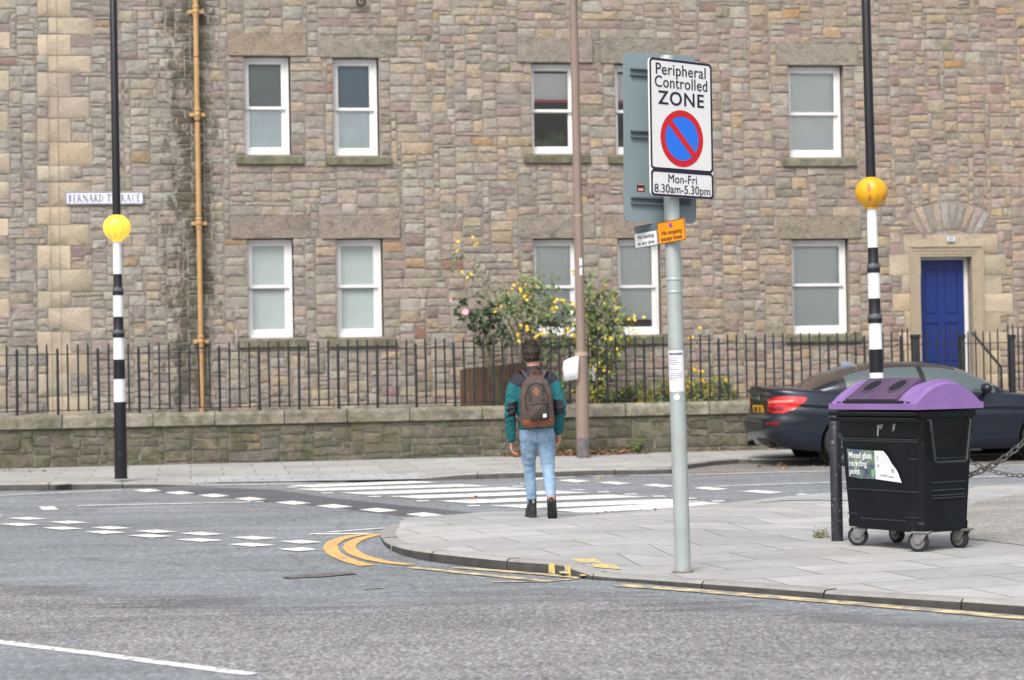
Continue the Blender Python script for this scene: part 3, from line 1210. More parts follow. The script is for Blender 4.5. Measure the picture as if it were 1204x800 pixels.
def drape(u0, u1, v0, v1, y, amp=.02, folds=9, seed=1, gather=0):
    r = random.Random(seed)
    mb = MB()
    n = 60
    ph = [r.uniform(0, 6) for _ in range(3)]
    rows = []
    for j in range(9):
        t = j / 8
        row = []
        for i in range(n + 1):
            s = i / n
            x = u0 + (u1 - u0) * s
            row.append((x + gather * (1 - t) * (.5 - s) * .3, y + amp * (math.sin(s * folds * 6.28 + ph[0]) * .6 + .4 * math.sin(s * folds * 2.63 * 3 + ph[1] + t)), v0 + (v1 - v0) * t))
        rows.append(row)
    mb.grid(rows)
    return mb


for wi, (k, q) in enumerate(WR.items()):
    u0, v0, u1, v1 = q
    mb = MB()
    y0 = .12
    f = .10 if k in ('w1', 'w2', 'l1', 'l2') else .085
    u0, u1, v1 = u0 - .045, u1 - .026, v1 - .014
    top_h = .09
    vm = v0 + (v1 - v0) * (.485 if k[0] == 'w' else .52)
    if k in ('l3', 'l4'):
        vm = v0 + (v1 - v0) * .505
    # fixed case
    mb.box(u0, u0 + f * .55, y0, y0 + .14, v0, v1)
    mb.box(u1 - f * .55, u1, y0, y0 + .14, v0, v1)
    mb.box(u0 + f * .55, u1 - f * .55, y0, y0 + .14, v1 - top_h * .6, v1)
    mb.box(u0 + f * .55, u1 - f * .55, y0 - .03, y0 + .14, v0 + .0, v0 + .05)
    a, b = u0 + f * .55 + .002, u1 - f * .55 - .002
    # upper sash (outer), lower sash (inner)
    s_ = f * .75
    for (lo, hi, yy, bot) in ((vm - .02, v1 - top_h * .6 - .002, y0 + .02, .05), (v0 + .052, vm + .02, y0 + .068, .095)):
        mb.box(a, a + s_, yy, yy + .045, lo, hi)
        mb.box(b - s_, b, yy, yy + .045, lo, hi)
        mb.box(a + s_, b - s_, yy, yy + .045, hi - .05, hi)
        mb.box(a + s_, b - s_, yy, yy + .045, lo, lo + bot)
    WIN = mb.build("window", WPAINT, BLD, smooth=0, bevel=.004)
    mb = MB()
    for (lo, hi, yy) in ((vm, v1 - top_h * .6, y0 + .043), (v0 + .1, vm, y0 + .09)):
        mb.add([(a + .01, yy, lo), (b - .01, yy, lo), (b - .01, yy, hi), (a + .01, yy, hi)], [(0, 1, 2, 3)])
    mb.build("pane", FROSTP if k in ('l1', 'l2') else GLASS, WIN, smooth=0)
    yb = y0 + .115
    mb = MB()
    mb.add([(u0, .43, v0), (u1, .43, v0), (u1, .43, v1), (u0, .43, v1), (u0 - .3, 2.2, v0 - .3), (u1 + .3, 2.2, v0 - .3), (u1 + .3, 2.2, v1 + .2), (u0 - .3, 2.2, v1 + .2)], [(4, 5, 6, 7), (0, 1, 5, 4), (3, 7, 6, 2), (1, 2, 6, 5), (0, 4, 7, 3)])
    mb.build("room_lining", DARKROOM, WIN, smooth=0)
    if k in ('w1', 'w2'):
        drape(u0 + .03, u1 - .03, v0 + .03, vm + .0, yb + .0, .006, 7, wi, .3).build("curtain", CURT, WIN)
        mb = MB()
        mb.box(u0 + .03, u1 - .03, yb + .02, yb + .025, vm - .1, v1 - .02)
        mb.build("blind", mat("blue_reflection_board" if k == 'w2' else "grey_reflection_board", (.17, .28, .35) if k == 'w2' else (.28, .32, .33), rough=.8, var=.1, vs=2), WIN, smooth=0)  # added board, not a seen blind; its colour stands in for the reflected building
    elif k in ('w3', 'w4'):
        mb = MB()
        vb = v1 - (v1 - v0) * .38
        mb.box(u0 + .03, u1 - .03, yb - .006, yb - .001, vb, v1 - .14)
        mb.build("blind", BLINDW, WIN, smooth=0)
        mb = MB()
        mb.box(u0 + .03, u1 - .03, yb - .008, yb - .0005, vb - .05, vb - .001)
        mb.build("blind_hem", REDM, WIN, smooth=0)
        # pot plants on the inside sill
        r = random.Random(wi)
        mb, mp_ = MB(), MB()
        mb.col = (1, 1, 1)
        for i in range(5):
            x = u0 + .14 + i * (u1 - u0 - .28) / 4
            mp_.lathe([(.045, 0), (.06, .09), (.055, .09)], (x, yb + .09, v0 + .06), 10)
            g = r.uniform(.7, 1.3)
            mb.col = (.06 * g, .11 * g, .035 * g)
            for _ in range(26):
                an, l_ = r.uniform(0, 6.28), r.uniform(.05, .2 if i != 3 else .4)
                p = Vector((x, yb + .09, v0 + .14))
                d = Vector((math.cos(an) * .5, math.sin(an) * .25, r.uniform(.3, 1))).normalized()
                e = d.cross(Vector((.3, 1, .2))).normalized() * .018
                mb.add([p, p + d * l_ * .5 + e, p + d * l_, p + d * l_ * .5 - e], [(0, 1, 2, 3)])
        mb.build("pot_plant", mat("house_plant_leaf", attr=True, rough=.5, var=.2), WIN, smooth=0)
        mp_.build("plant_pot", mat("plant_pot_clay", (.4, .36, .33), rough=.7), WIN)
    elif k == 'w5':
        mb = MB()
        mb.box(u0 + .03, u1 - .03, yb - .006, yb - .001, v0 + .05, v1 - .05)
        mb.build("blind", BLINDG, WIN, smooth=0)
    elif k in ('l3', 'l4'):
        mb = MB()
        mb.box(u0 + .03, u1 - .03, yb - .006, yb - .001, v0 + .27, v1 - .05)
        mb.build("blind", BLINDG, WIN, smooth=0)
        mb = MB()
        r = random.Random(wi)
        for i in range(14):
            x = u0 + .12 + (u1 - u0 - .24) * i / 13
            mb.lathe([(.02, 0), (.024, r.uniform(.05, .16)), (.01, .17)], (x, yb + .05, v0 + .1), 8)
        mb.build("ornament", mat("sill_ornament", (.25, .22, .2), rough=.5, var=.4, vs=30), WIN)
    else:
        drape(u0 + .03, u1 - .03, v0 + .03, v1 - .03, y0 + .112, .004, 4, wi).build("curtain", FROST if k != 'l5' else mat("grey_net", (.82, .86, .85), rough=.9, var=.05, vs=2), WIN)

# ------------------------------------------------------------------ door
mb = MB()
for q in dsr:
    c = stone_col(rq, [((190, 174, 150), 5), ((193, 176, 149), 3), ((186, 172, 152), 3)], .93)
    add_stone(mb, [(q[0] + .003, q[1] + .003), (q[2] - .003, q[1] + .003), (q[2] - .003, q[3] - .003), (q[0] + .003, q[3] - .003)], rq, c, .006, .0012, .25, .006)
u0, v0, u1, v1 = DR
DS = mb.build("door_surround", ASHLAR, BLD, smooth=45)
mb = MB()
mb.col = srgb(172, 158, 138)
for a_, b_, y_ in ((.20, .165, -.055), (.164, .10, -.036), (.099, .045, -.026), (.044, -.004, -.018)):
    mb.box(u0 - a_, u0 - b_, y_, .1, v0, v1 + b_)
    mb.box(u1 + b_, u1 + a_, y_, .1, v0, v1 + b_)
    mb.box(u0 - a_, u1 + a_, y_, .1, v1 + b_, v1 + a_)
mb.build("architrave", ASHLAR, DS, smooth=0, bevel=.005)
mb = MB()
BLUE = mat("blue_gloss_paint", srgb(28, 50, 116), rough=.35, var=.06, vs=4)
fy = .24
mb.box(u0, u0 + .05, fy - .02, fy + .1, v0, v1)
mb.box(u1 - .07, u1, fy - .02, fy + .1, v0, v1)
mb.box(u0 + .05, u1 - .07, fy - .02, fy + .1, v1 - .05, v1)
DF = mb.build("door_frame", WPAINT, BLD, smooth=0, bevel=.004)
a, b = u0 + .052, u1 - .072
mb = MB()
mb.box(a, b, fy + .02, fy + .06, v0, v1 - .052)
W_ = b - a
ht = v1 - .052 - v0
sti = .11 * W_ / .85
rails = [(0, .2), (.2 + .48, .2 + .48 + .17), (1.56, 1.68), (ht - .15, ht)]
mid = (a + b) / 2
zs = [v0 + .0, v0 + .22, v0 + .72, v0 + .90, v0 + 1.62, v0 + 1.76, v0 + ht - .16, v0 + ht]
for x0, x1 in ((a, a + sti), (mid - sti * .55, mid + sti * .55), (b - sti, b)):
    mb.box(x0, x1, fy, fy + .0195, v0, v0 + ht)
for z0, z1 in ((zs[0], zs[1]), (zs[2], zs[3]), (zs[4], zs[5]), (zs[6], zs[7])):
    for x0, x1 in ((a + sti + .001, mid - sti * .55 - .001), (mid + sti * .55 + .001, b - sti - .001)):
        mb.box(x0, x1, fy, fy + .0195, z0, z1)
for z0, z1 in ((zs[1], zs[2]), (zs[3], zs[4]), (zs[5], zs[6])):
    for x0, x1 in ((a + sti, mid - sti * .55), (mid + sti * .55, b - sti)):
        mb.box(x0 + .035, x1 - .035, fy + .006, fy + .019, z0 + .035, z1 - .035)
DOOR = mb.build("door", BLUE, BLD, smooth=0, bevel=.006)
mb = MB()
mb.ball((b - .06, fy - .05, v0 + 1.23), .028, 12, 8)
mb.tube([(b - .06, fy - .045, v0 + 1.23), (b - .06, fy + .005, v0 + 1.23)], .012, 8)
mb.build("handle", mat("brass", (.55, .36, .12), rough=.3, metal=1), DOOR)
un, vn = L(1117, 281.5)
mb = MB()
mb.box(un - .075, un + .075, -.052, -.04, vn - .045, vn + .045)
NP_ = mb.build("number_plate", mat("pale_blue_enamel", (.55, .66, .70), rough=.4), BLD, smooth=0, bevel=.004)
lettering("32", .085, mat("dark_enamel", (.05, .06, .08)), NP_, un, 0, 0, M=Matrix.Translation((0, -.053, vn)) @ Matrix.Rotation(R(90), 4, 'X'))
# step below the door
mb = MB()
mb.box(u0 - .4, u1 + .4, -1.6, -.03, .0, .6)
mb.build("door_step", mat("step_stone", (.33, .31, .28), rough=.85, var=.2), BLD, smooth=0, bevel=.01)

# ------------------------------------------------------------------ rain pipe
PIPE = mat("ochre_pipe_paint", srgb(190, 152, 104), rough=.55, var=.14, vs=3, dirt=srgb(150, 104, 64), ds=4, dth=.57)
mb = MB()
yp = -.13
z_lo, z_hi = L(236, 486)[1], V1 + .1
u_lo = L(236.5, 420, yp)[0]
mb.tube([(u_lo, yp, .8), (u_lo, yp, z_hi)], .044, 16)
DP = mb.build("downpipe", PIPE, BLD)
for py_ in (-55, 14, 135, 263, 402):
    z = L(232, py_, yp)[1]
    mb = MB()
    mb.lathe([(.045, -.1), (.052, -.095), (.053, -.02), (.062, -.015), (.062, .015), (.053, .02), (.052, .06), (.058, .065), (.058, .1), (.045, .11)], (u_lo, yp, z), 16)
    mb.box(u_lo - .13, u_lo + .13, yp + .02, yp + .05, z - .03, z + .03)
    mb.box(u_lo - .12, u_lo - .09, yp + .05, -.0, z - .02, z + .02)
    mb.box(u_lo + .09, u_lo + .12, yp + .05, -.0, z - .02, z + .02)
    mb.build("pipe_bracket", PIPE, DP, bevel=.003)
for py_ in (67, 143, 255, 410):
    z = L(232, py_, yp)[1]
    mb = MB()
    mb.lathe([(.0445, -.012), (.047, -.01), (.047, .01), (.0445, .012)], (u_lo, yp, z), 16)
    mb.build("pipe_joint", mat("pipe_joint_dark", (.1, .09, .07), rough=.7), DP)

WB = empty("wall_bracket", B_M @ Vector((L(424, 3)[0], -.02, L(424, 3)[1])), TH, "small black iron ring bracket fixed high on the stone wall", "bracket")
mb = MB()
mb.tube([(.07 * math.cos(a), -.06, .07 * math.sin(a)) for a in [6.2832 * i / 20 for i in range(20)]], .018, 8, closed=True)
mb.box(-.02, .02, -.06, .02, .06, .10)
mb.build("ring", mat("bracket_iron", (.02, .02, .022), rough=.6), WB)
# ------------------------------------------------------------------ street name plate
ua, va = L(77, 226, -.03)
ub, vb = L(169, 240.5, -.03)
sw, sh_ = ub - ua, va - vb
SN = empty("street_sign", B_M @ Vector(((ua + ub) / 2, -.045, (va + vb) / 2)), 0, "white street name plate with blue serif capitals on the stone wall", "sign", rot=(R(90), 0, TH))
mb = MB()
mb.prism(rrect(sw, sh_, .03), -.02, 0)
mb.build("plate", mat("sign_white", (.80, .81, .82), rough=.45, var=.03), SN, smooth=30)
NAVY = mat("navy_lettering", (.05, .06, .22), rough=.5)
mb = MB()
ring_face(mb, rrect(sw - .008, sh_ - .008, .028), rrect(sw - .036, sh_ - .036, .02), .0016)
mb.build("border", NAVY, SN, smooth=0)
# serif capitals drawn as strokes (thick stems, thin bars, serifs)
mb = MB()
GL = {   # width, list of (x0,y0,x1,y1,thickness) on a unit-high body; arcs: ('a',cx,cy,rx,ry,a0,a1,t)
    'B': (.62, [(.12, 0, .12, 1, .15), ('a', .12, .75, .33, .25, -90, 90, .11), ('a', .12, .26, .42, .26, -90, 90, .13)]),
    'E': (.58, [(.12, 0, .12, 1, .15), (.12, .965, .5, .965, .07), (.12, .5, .42, .5, .06), (.12, .035, .53, .035, .07), (.5, .82, .5, 1, .05), (.53, 0, .53, .2, .05), (.42, .42, .42, .58, .05)]),
    'R': (.68, [(.12, 0, .12, 1, .15), ('a', .12, .74, .36, .26, -90, 90, .11), (.3, .48, .6, .02, .14), (.56, .025, .72, .025, .05)]),
    'N': (.80, [(.12, 0, .12, 1, .07), (.68, 0, .68, 1, .07), (.12, .97, .68, .03, .15), (.58, .975, .8, .975, .05)]),
    'A': (.78, [(.36, 1, .08, 0, .06), (.36, 1, .66, 0, .15), (.2, .34, .54, .34, .06), (0, .025, .18, .025, .05), (.54, .025, .78, .025, .05)]),
    'D': (.76, [(.12, 0, .12, 1, .15), ('a', .12, .5, .54, .5, -90, 90, .12)]),
    'T': (.64, [(.32, 0, .32, 1, .15), (.02, .965, .62, .965, .07), (.04, .8, .04, 1, .05), (.6, .8, .6, 1, .05)]),
    'C': (.72, [('a', .40, .5, .36, .5, 50, 310, .13), (.63, .72, .63, .98, .05)]),
}
SERIF = {'B': [(.12, 0)], 'E': [], 'R': [(.12, 0)], 'N': [(.12, 0), (.68, 0)], 'T': [(.32, 0)], 'D': []}


def letter(mb, ch, x, y, h, z):
    wd, st = GL[ch]
    st = list(st) + [(sx_ - .13, .02, sx_ + .13, .02, .045) for sx_, _ in SERIF.get(ch, [])]
    for i, s in enumerate(st):
        zz = z + i * .0004
        if s[0] == 'a':
            _, cx, cy, rx, ry, a0, a1, t = s
            n = 14
            ri, ro = [], []
            for q in range(n + 1):
                a = R(a0 + (a1 - a0) * q / n)
                k = abs(math.cos(a)) * .6 + .4
                ri.append((x + h * (cx + (rx - t * 1.1 * k) * math.cos(a)), y + h * (cy + (ry - t * 1.1 * k * .55) * math.sin(a)), zz))
                ro.append((x + h * (cx + rx * math.cos(a)), y + h * (cy + ry * math.sin(a)), zz))
            mb.grid([ri, ro])
        else:
            x0, y0, x1, y1, t = s
            d = Vector((x1 - x0, y1 - y0)).normalized()
            n_ = Vector((-d.y, d.x)) * t * .55
            mb.add([(x + h * (x0 + n_.x), y + h * (y0 + n_.y), zz), (x + h * (x0 - n_.x), y + h * (y0 - n_.y), zz), (x + h * (x1 - n_.x), y + h * (y1 - n_.y), zz), (x + h * (x1 + n_.x), y + h * (y1 + n_.y), zz)], [(0, 1, 2, 3)])
    return wd


text = "BERNARD TERRACE"
hh = sh_ * .60
tot = sum(.36 if c == ' ' else GL[c][0] + .1 for c in text) * hh
k = (sw - .09) / tot
x = -sw / 2 + .05
M_ = MB()
for c in text:
    if c == ' ':
        x += .36 * hh * k
    else:
        tmp = MB()
        wd = letter(tmp, c, 0, 0, hh, .002)
        M_.add([(p[0] * k + x, p[1] - hh / 2, p[2]) for p in tmp.v], tmp.f)
        x += (wd + .1) * hh * k
M_.build("lettering", NAVY, SN, smooth=0)

# ------------------------------------------------------------------ garden wall
W_I = (Matrix.Translation(W_O) @ Matrix.Rotation(TH, 4, 'Z'))
W_INV = W_I.inverted()
GW = empty("garden_wall", W_O, TH, "low mossy rubble garden wall with flat coping below the black railings", "wall")
WMASON = stone_mat("mossy_rubble", [], .012, .2, ((.075, .085, .042), 2.6, .42, .85))
COPE = stone_mat("coping_stone", [], .01, .16, ((.115, .112, .072), 4.2, .42, .85))
gu0 = -11.5
gu1 = L(1400, 500, 0, W_INV)[0]
ztop = lambda u: .945
rw = random.Random(5)
mb = MB()
WPAL = [((146, 139, 124), 5), ((152, 144, 128), 4), ((136, 130, 116), 5), ((126, 120, 108), 3), ((158, 146, 126), 2), ((144, 138, 128), 3)]
pack(mb, gu0, gu1, .0, .735, [], .035, [(10, 5, 6), (12, 6, 5), (9, 4, 6), (15, 4, 4), (7, 6, 3), (11, 3, 4), (10, 7, 2), (7, 2, 3), (6, 4, 4)], rw, lambda u, v, a, b: stone_col(rw, WPAL, .62), None, .010, .008)
mb.build("masonry", WMASON, GW, smooth=45)
mb = MB()
mb.box(gu0 - .02, gu1 + .02, .006, .33, -.02, .735)
mb.build("mortar_core", mat("wall_mortar", (.20, .19, .16), rough=.9, var=.3, vs=4, bump=.006, dirt=(.09, .1, .05), ds=3, dth=.5), GW, smooth=0)
u = gu0 - .05
mb = MB()
while u < gu1:
    l_ = rw.uniform(.9, 1.5)
    mb.col = stone_col(rw, [((170, 164, 150), 3), ((160, 155, 143), 2), ((174, 168, 152), 2)], .74)
    j = [rw.uniform(-.006, .006) for _ in range(4)]
    mb.add([(u + .006, -.055 + j[0], .737), (u + l_ - .006, -.055 + j[0], .737), (u + l_ - .006, -.05 + j[1], .90), (u + .006, -.05 + j[2], .90), (u + .006, .0, .95), (u + l_ - .006, .0, .95), (u + .006, .37, .95), (u + l_ - .006, .37, .95), (u + .006, .37, .737), (u + l_ - .006, .37, .737)],
           [(0, 1, 2, 3), (3, 2, 5, 4), (4, 5, 7, 6), (6, 7, 9, 8), (8, 9, 1, 0), (0, 3, 4, 6, 8), (1, 9, 7, 5, 2)])
    u += l_
mb.build("coping", COPE, GW, smooth=0, bevel=.012)
# garden soil strip behind the wall
mb = MB()
mb.add([(-11.4, .34, .80), (gu1, .34, .80), (gu1, BDIST + .02, .72), (-11.4, BDIST + .02, .72)], [(0, 1, 2, 3)])
GS = mb.build("garden_ground", mat("soil", (.09, .07, .05), rough=.95, var=.4, vs=9, bump=.02, bs=30), None, smooth=0, M=W_I)
tag(GS, kind="structure")

# ------------------------------------------------------------------ railings on the wall
IRON = mat("black_iron_paint", (.020, .021, .026), rough=.55, var=.3, vs=20, dirt=(.06, .05, .045), ds=14, dth=.62)
RL = empty("iron_railing", W_I @ Vector((0, .16, .94)), TH, "long run of plain black iron railings on the mossy garden wall", "railing")
mb = MB()
zt = .955
r_end = L(1062, 470, .16, W_INV)[0]
mb.box(gu0, r_end, -.022, .022, zt, zt + .014)
mb.build("top_rail", IRON, RL, smooth=0)
mb = MB()
mb.box(gu0, r_end, -.022, .022, .07, .085)
mb.build("bottom_rail", IRON, RL, smooth=0)
ub0 = L(7.3, 430, .16, W_INV)[0]
sp = (L(867, 430, .16, W_INV)[0] - ub0) / 75
mb = MB()
mb.lathe([(.0125, .0), (.0125, 1.02), (.009, 1.05), (.004, 1.062)], (0, 0, 0), 8)
bar_me = None
far_bars = MB()
for i in range(-30, 130):
    u = ub0 + i * sp
    if u < gu0 + .05 or u > r_end - .02:
        continue
    stout = (i % 4 == 1)
    z = (.0 if stout else .06) + rnd.uniform(-.006, .006)
    if i < -2:        # beyond the picture's edge
        far_bars.tube([(u, 0, z), (u, 0, z + 1.05)], .0125, 6)
        continue
    if bar_me is None:
        o = mb.build("bar", IRON, RL)
        bar_me = o
    else:
        o = bar_me.copy()
        C.objects.link(o)
        o.parent = RL
    o.scale = (1.75 if stout else 1.2, 1.75 if stout else 1.2, 1)
    o.location = (u, 0, z)
    o.rotation_euler = (rnd.gauss(0, .004), rnd.gauss(0, .006), 0)
tag(far_bars.build("bar", IRON, RL), kind="stuff")

# railings, gate posts and handrail at the door steps
ER = empty("door_railing", W_I @ Vector((r_end, .5, .94)), TH, "black railings with stout square posts and handrail in front of the blue door", "railing")
ER_I = (Matrix.Translation(W_I @ Vector((r_end, .5, .94))) @ Matrix.Rotation(TH, 4, 'Z')).inverted()


def EL(px, py, yo=0.0):
    return L(px, py, yo, ER_I)


mb = MB()
e1 = EL(1330, 450)[0]
z1 = EL(1100, 405)[1]
mb.box(.0, e1, -.02, .02, z1, z1 + .014)
mb.box(.0, e1, -.02, .02, .07, .085)
mb.build("rail", IRON, ER, smooth=0)
mb = MB()
mb.lathe([(.014, .0), (.014, 1.05), (.01, 1.08), (.004, 1.09)], (0, 0, 0), 8)
b0 = None
for k, px_ in enumerate([1062, 1068, 1091, 1103, 1111, 1119, 1127, 1139, 1148, 1157, 1165, 1174, 1186, 1192, 1198, 1204, 1210, 1217, 1224]):
    if b0 is None:
        o = b0 = mb.build("bar", IRON, ER)
    else:
        o = b0.copy()
        C.objects.link(o)
        o.parent = ER
    o.location = (EL(px_, 440)[0], 0, rnd.uniform(.0, .06) + (.08 if 1106 < px_ < 1130 or px_ > 1183 or px_ < 1070 else 0))
for px_, w_ in ((1077, .13), (1132, .07), (1190, .09)):
    mb = MB()
    x = EL(px_, 440)[0]
    mb.box(x - w_ / 2, x + w_ / 2, -.05, .05, .0, EL(px_, 394)[1])
    mb.box(x - w_ / 2 - .012, x + w_ / 2 + .012, -.062, .062, EL(px_, 398)[1], EL(px_, 393.5)[1])
    mb.build("post", IRON, ER, bevel=.006)
mb = MB()
q0, q1, q2 = EL(1143, 391, .9), EL(1177, 432, .5), EL(1178, 470, .5)
mb.tube([(q0[0], .9, q0[1]), (q1[0], .5, q1[1]), (q2[0], .5, .0)], .025, 10)
mb.build("handrail", IRON, ER)
# ------------------------------------------------------------------ zebra beacons
BLK = mat("black_pole_paint", (.012, .012, .016), rough=.3, var=.3, vs=6)
WHT = mat("white_pole_band", (.80, .81, .83), rough=.45, var=.04)
GREYC = mat("collar_grey", (.10, .11, .13), rough=.35, var=.3, vs=20)


def globe_mat(name, col, em=0, stick=False):
    m = bpy.data.materials.new(name)
    t = NT(m)
    c = t.mix(1, col, t.ramp(t.noise(4, 3), [(.3, .9), (.7, 1.06)]), 'MULTIPLY')
    t.l(c, t.bsdf.inputs["Base Color"])
    t.bsdf.inputs["Roughness"].default_value = .3
    t.bsdf.inputs["Subsurface Weight"].default_value = .25
    t.bsdf.inputs["Subsurface Radius"].default_value = (.05, .03, .01)
    if em:
        t.bsdf.inputs["Emission Color"].default_value = (*em, 1)
        t.bsdf.inputs["Emission Strength"].default_value = .45
    return m


def beacon(base, k, label, gm, lit, lean):
    o = empty("belisha_beacon", base, 0, label, "crossing beacon", "beacons at the zebra crossing")
    o.rotation_euler = (0, lean, 0)
    zs_ = [0, 1.05, 1.36, 1.63, 1.93, 2.215, 2.51, 2.80, 3.26]
    rs = [.086, .082, .080, .077, .074, .071, .066, .060, .057]
    mb = MB()
    for i in range(8):
        a, b = zs_[i] * k, zs_[i + 1] * k
        r0, r1 = rs[i], rs[i + 1] if i else .084
        mb.m = i % 2
        if i in (4, 6):                      # black bands end in a rounded collar at their foot
            mb.lathe([(r0 + .008, a), (r0 + .010, a + .06), (r0 + .004, a + .10), (r0 - .004, a + .12), (r0 - .006, b)], seg=28)
        elif i == 0:
            mb.lathe([(.095, 0), (.095, .012), (.088, .014), (.088, .34), (.086, .343), (.083, b)], seg=28)
        else:
            mb.lathe([(r0, a), (r0 - .002, b)], seg=28)
    mb.build("pole", [BLK, WHT], o, smooth=30)
    for i in (4, 6):
        a = zs_[i] * k
        mb = MB()
        mb.lathe([(rs[i] + .0125, a + .055), (rs[i] + .0135, a + .07), (rs[i] + .012, a + .095), (rs[i] + .008, a + .105)], seg=28)
        mb.build("collar", GREYC, o)
    zc = 3.44 * k
    mb = MB()
    mb.ball((0, 0, zc), (.19, .19, .182), 36, 20)
    mb.lathe([(.075, zc - .195), (.075, zc - .17)], seg=20)
    g = mb.build("globe", gm, o)
    mb = MB()
    for w_ in ([R(270), R(235), R(305)] if lit else [R(283)]):
        pts = [(math.cos(w_) * .1915 * math.cos(e), math.sin(w_) * .1915 * math.cos(e), zc + .1835 * math.sin(e)) for e in [R(-75 + 10 * q) for q in range(16)]]
        mb.tube(pts, .0022, 5)
    mb.build("seam", mat("globe_seam", (.45, .24, .02), rough=.5), g)
    if not lit:
        for w_, e, hh_ in ((R(252), .05, .05), (R(253), -.09, .04), (R(318), -.09, .03), (R(250), .07, .02)):
            mb = MB()
            n = Vector((math.cos(w_) * math.cos(e * 5), math.sin(w_) * math.cos(e * 5), math.sin(e * 5)))
            tx = Vector((-n.y, n.x, 0)).normalized()
            ty = n.cross(tx)
            rows_ = []
            for q in range(5):
                rr_ = []
                for s in (-1, 1):
                    p = (n * .19 + tx * s * .017 + ty * (q / 4 - .5) * 2 * hh_).normalized()
                    rr_.append(Vector((p.x * .1925, p.y * .1925, zc + p.z * .1845)))
                rows_.append(rr_)
            mb.grid(rows_)
            mb.build("sticker", mat("orange_sticker", (.62, .17, .03), rough=.5, var=.3, vs=60), g, smooth=0)
    mb = MB()
    mb.lathe([(.058, zc + .165), (.056, zc + .4), (.046, 8.2 * k), (.03, 8.22 * k)], seg=24)
    mb.build("column", BLK, o)
    return o


b1 = G(142.3, 563, .115)
beacon(b1, 1.01, "lit yellow globe beacon on a black and white banded pole before the name plate", globe_mat("lit_amber_globe", (.85, .62, .06), (1, .66, .08)), True, -.001)
b2 = G(1034.5, 577.5, .02)
b2.z = near_z(b2.x, b2.y)
beacon(b2, 1.013, "unlit orange globe beacon with stickers on a banded pole behind the wheeled bin", globe_mat("amber_globe", (.80, .42, .015)), False, -.007)

# ------------------------------------------------------------------ lamp post
LPM = mat("brown_grey_post_paint", srgb(140, 123, 113), rough=.6, var=.10, vs=3, dirt=srgb(118, 96, 84), ds=3, dth=.6)
lb = G(686, 537.5, .13)
LP = empty("lamp_post", lb, 0, "brownish grey tapered lamp post with a notice tied to it beside the garden wall", "lamp post")
LP.rotation_euler = (0, -.003, 0)
mb = MB()
mb.lathe([(.108, 0), (.106, .3), (.100, 1.58), (.105, 1.585), (.105, 1.64), (.090, 1.66), (.076, 1.665), (.070, 4), (.060, 8.6)], seg=24)
mb.build("pole", LPM, LP)
mb = MB()
mb.lathe([(.1085, 0.0), (.1085, .28), (.107, .30)], seg=24)
mb.build("base_stain", mat("dark_post_base", (.13, .12, .13), rough=.7, var=.4, vs=9, dirt=srgb(140, 118, 106), ds=9, dth=.5), LP)
mb = MB()
mb.lathe([(.107, 1.59), (.109, 1.60), (.109, 1.63), (.107, 1.64)], seg=24)
mb.build("band", mat("pale_band", srgb(180, 160, 142), rough=.6), LP)
mb = MB()
for z in (2.87, 3.02):
    mb.box(.0, .045, -.079, -.074, z, z + .12)
mb.build("number_label", mat("label_white", (.7, .7, .7), rough=.5, dirt=(.2, .2, .2), ds=40, dth=.55), LP, smooth=0)
mb = MB()
mb.box(.088, .125, -.05, .02, .98, 1.42)
mb.build("cable_box", mat("dark_green_box", (.07, .075, .06), rough=.6), LP, bevel=.005)
mb = MB()
mb.lathe([(.0735, 3.80), (.075, 3.805), (.075, 3.83), (.0735, 3.835)], seg=20)
mb.build("band", mat("pale_band", (.4, .4, .4)), LP)
lpos = lb
# notice tied to the lamp post, curling off to one side
nt = empty("paper_notice", lpos + Vector((-.20, -.12, 1.40)), 0, "blank white paper notice curling off the lamp post", "notice")
mb = MB()
rows_ = []
for i in range(13):
    s = i / 12
    x = -.10 + .24 * s
    y = -.02 + .05 * (1 - s) ** 2 - .01 * math.sin(s * 3)
    drop = .055 * (1 - s) ** 2.2
    rows_.append([(x + .012 * (1 - s), y, -.175 - .02 * (1 - s)), (x, y - .012, .0), (x + .01, y + .012, .165 - drop + .03 * s)])
mb.grid(rows_)
o = mb.build("sheet", mat("paper_white", (.80, .80, .83), rough=.7, var=.03), nt)
eval_replace(o, [('SOLIDIFY', dict(thickness=.002))])
mb = MB()
mb.add([(.37, .02, -.20), (.40, .12, -.2), (.40, .12, .02), (.37, .02, .05)], [(0, 1, 2, 3)])
o = mb.build("sheet_edge", mat("paper_white"), nt, smooth=0)
eval_replace(o, [('SOLIDIFY', dict(thickness=.002))])

# ------------------------------------------------------------------ sign post
GALV = mat("galvanised_steel", srgb(174, 184, 183), rough=.42, metal=.25, var=.14, vs=5, dirt=srgb(160, 150, 136), ds=2.5, dth=.52)
GREYS = mat("grey_sign_back", srgb(128, 144, 150), rough=.5, var=.05, vs=3, dirt=srgb(110, 124, 128), ds=3, dth=.62)
sb = G(803, 665.5, .09)
sb.z = near_z(sb.x, sb.y)
LEAN = -.0115
SP = empty("sign_post", sb, 0, "round galvanised steel sign post standing on the pavement corner", "post")
SP.rotation_euler = (0, LEAN, 0)
mb = MB()
mb.lathe([(.056, -.02), (.056, 1.3), (.0545, 3.62), (.05, 3.64)], seg=28)
mb.build("pole", GALV, SP)
for z in (2.05, 1.96):
    mb = MB()
    mb.lathe([(.0562, z), (.0585, z + .004), (.0585, z + .018), (.0562, z + .022)], seg=28)
    mb.build("band", GALV, SP)
mb = MB()
mb.lathe([(.075, -.03), (.075, .006), (.06, .012)], seg=20)
mb.build("collar", mat("rusty_collar", (.16, .13, .10), rough=.8, var=.3), SP)
SPM = Matrix.Translation(sb) @ Matrix.Rotation(LEAN, 4, 'Y')


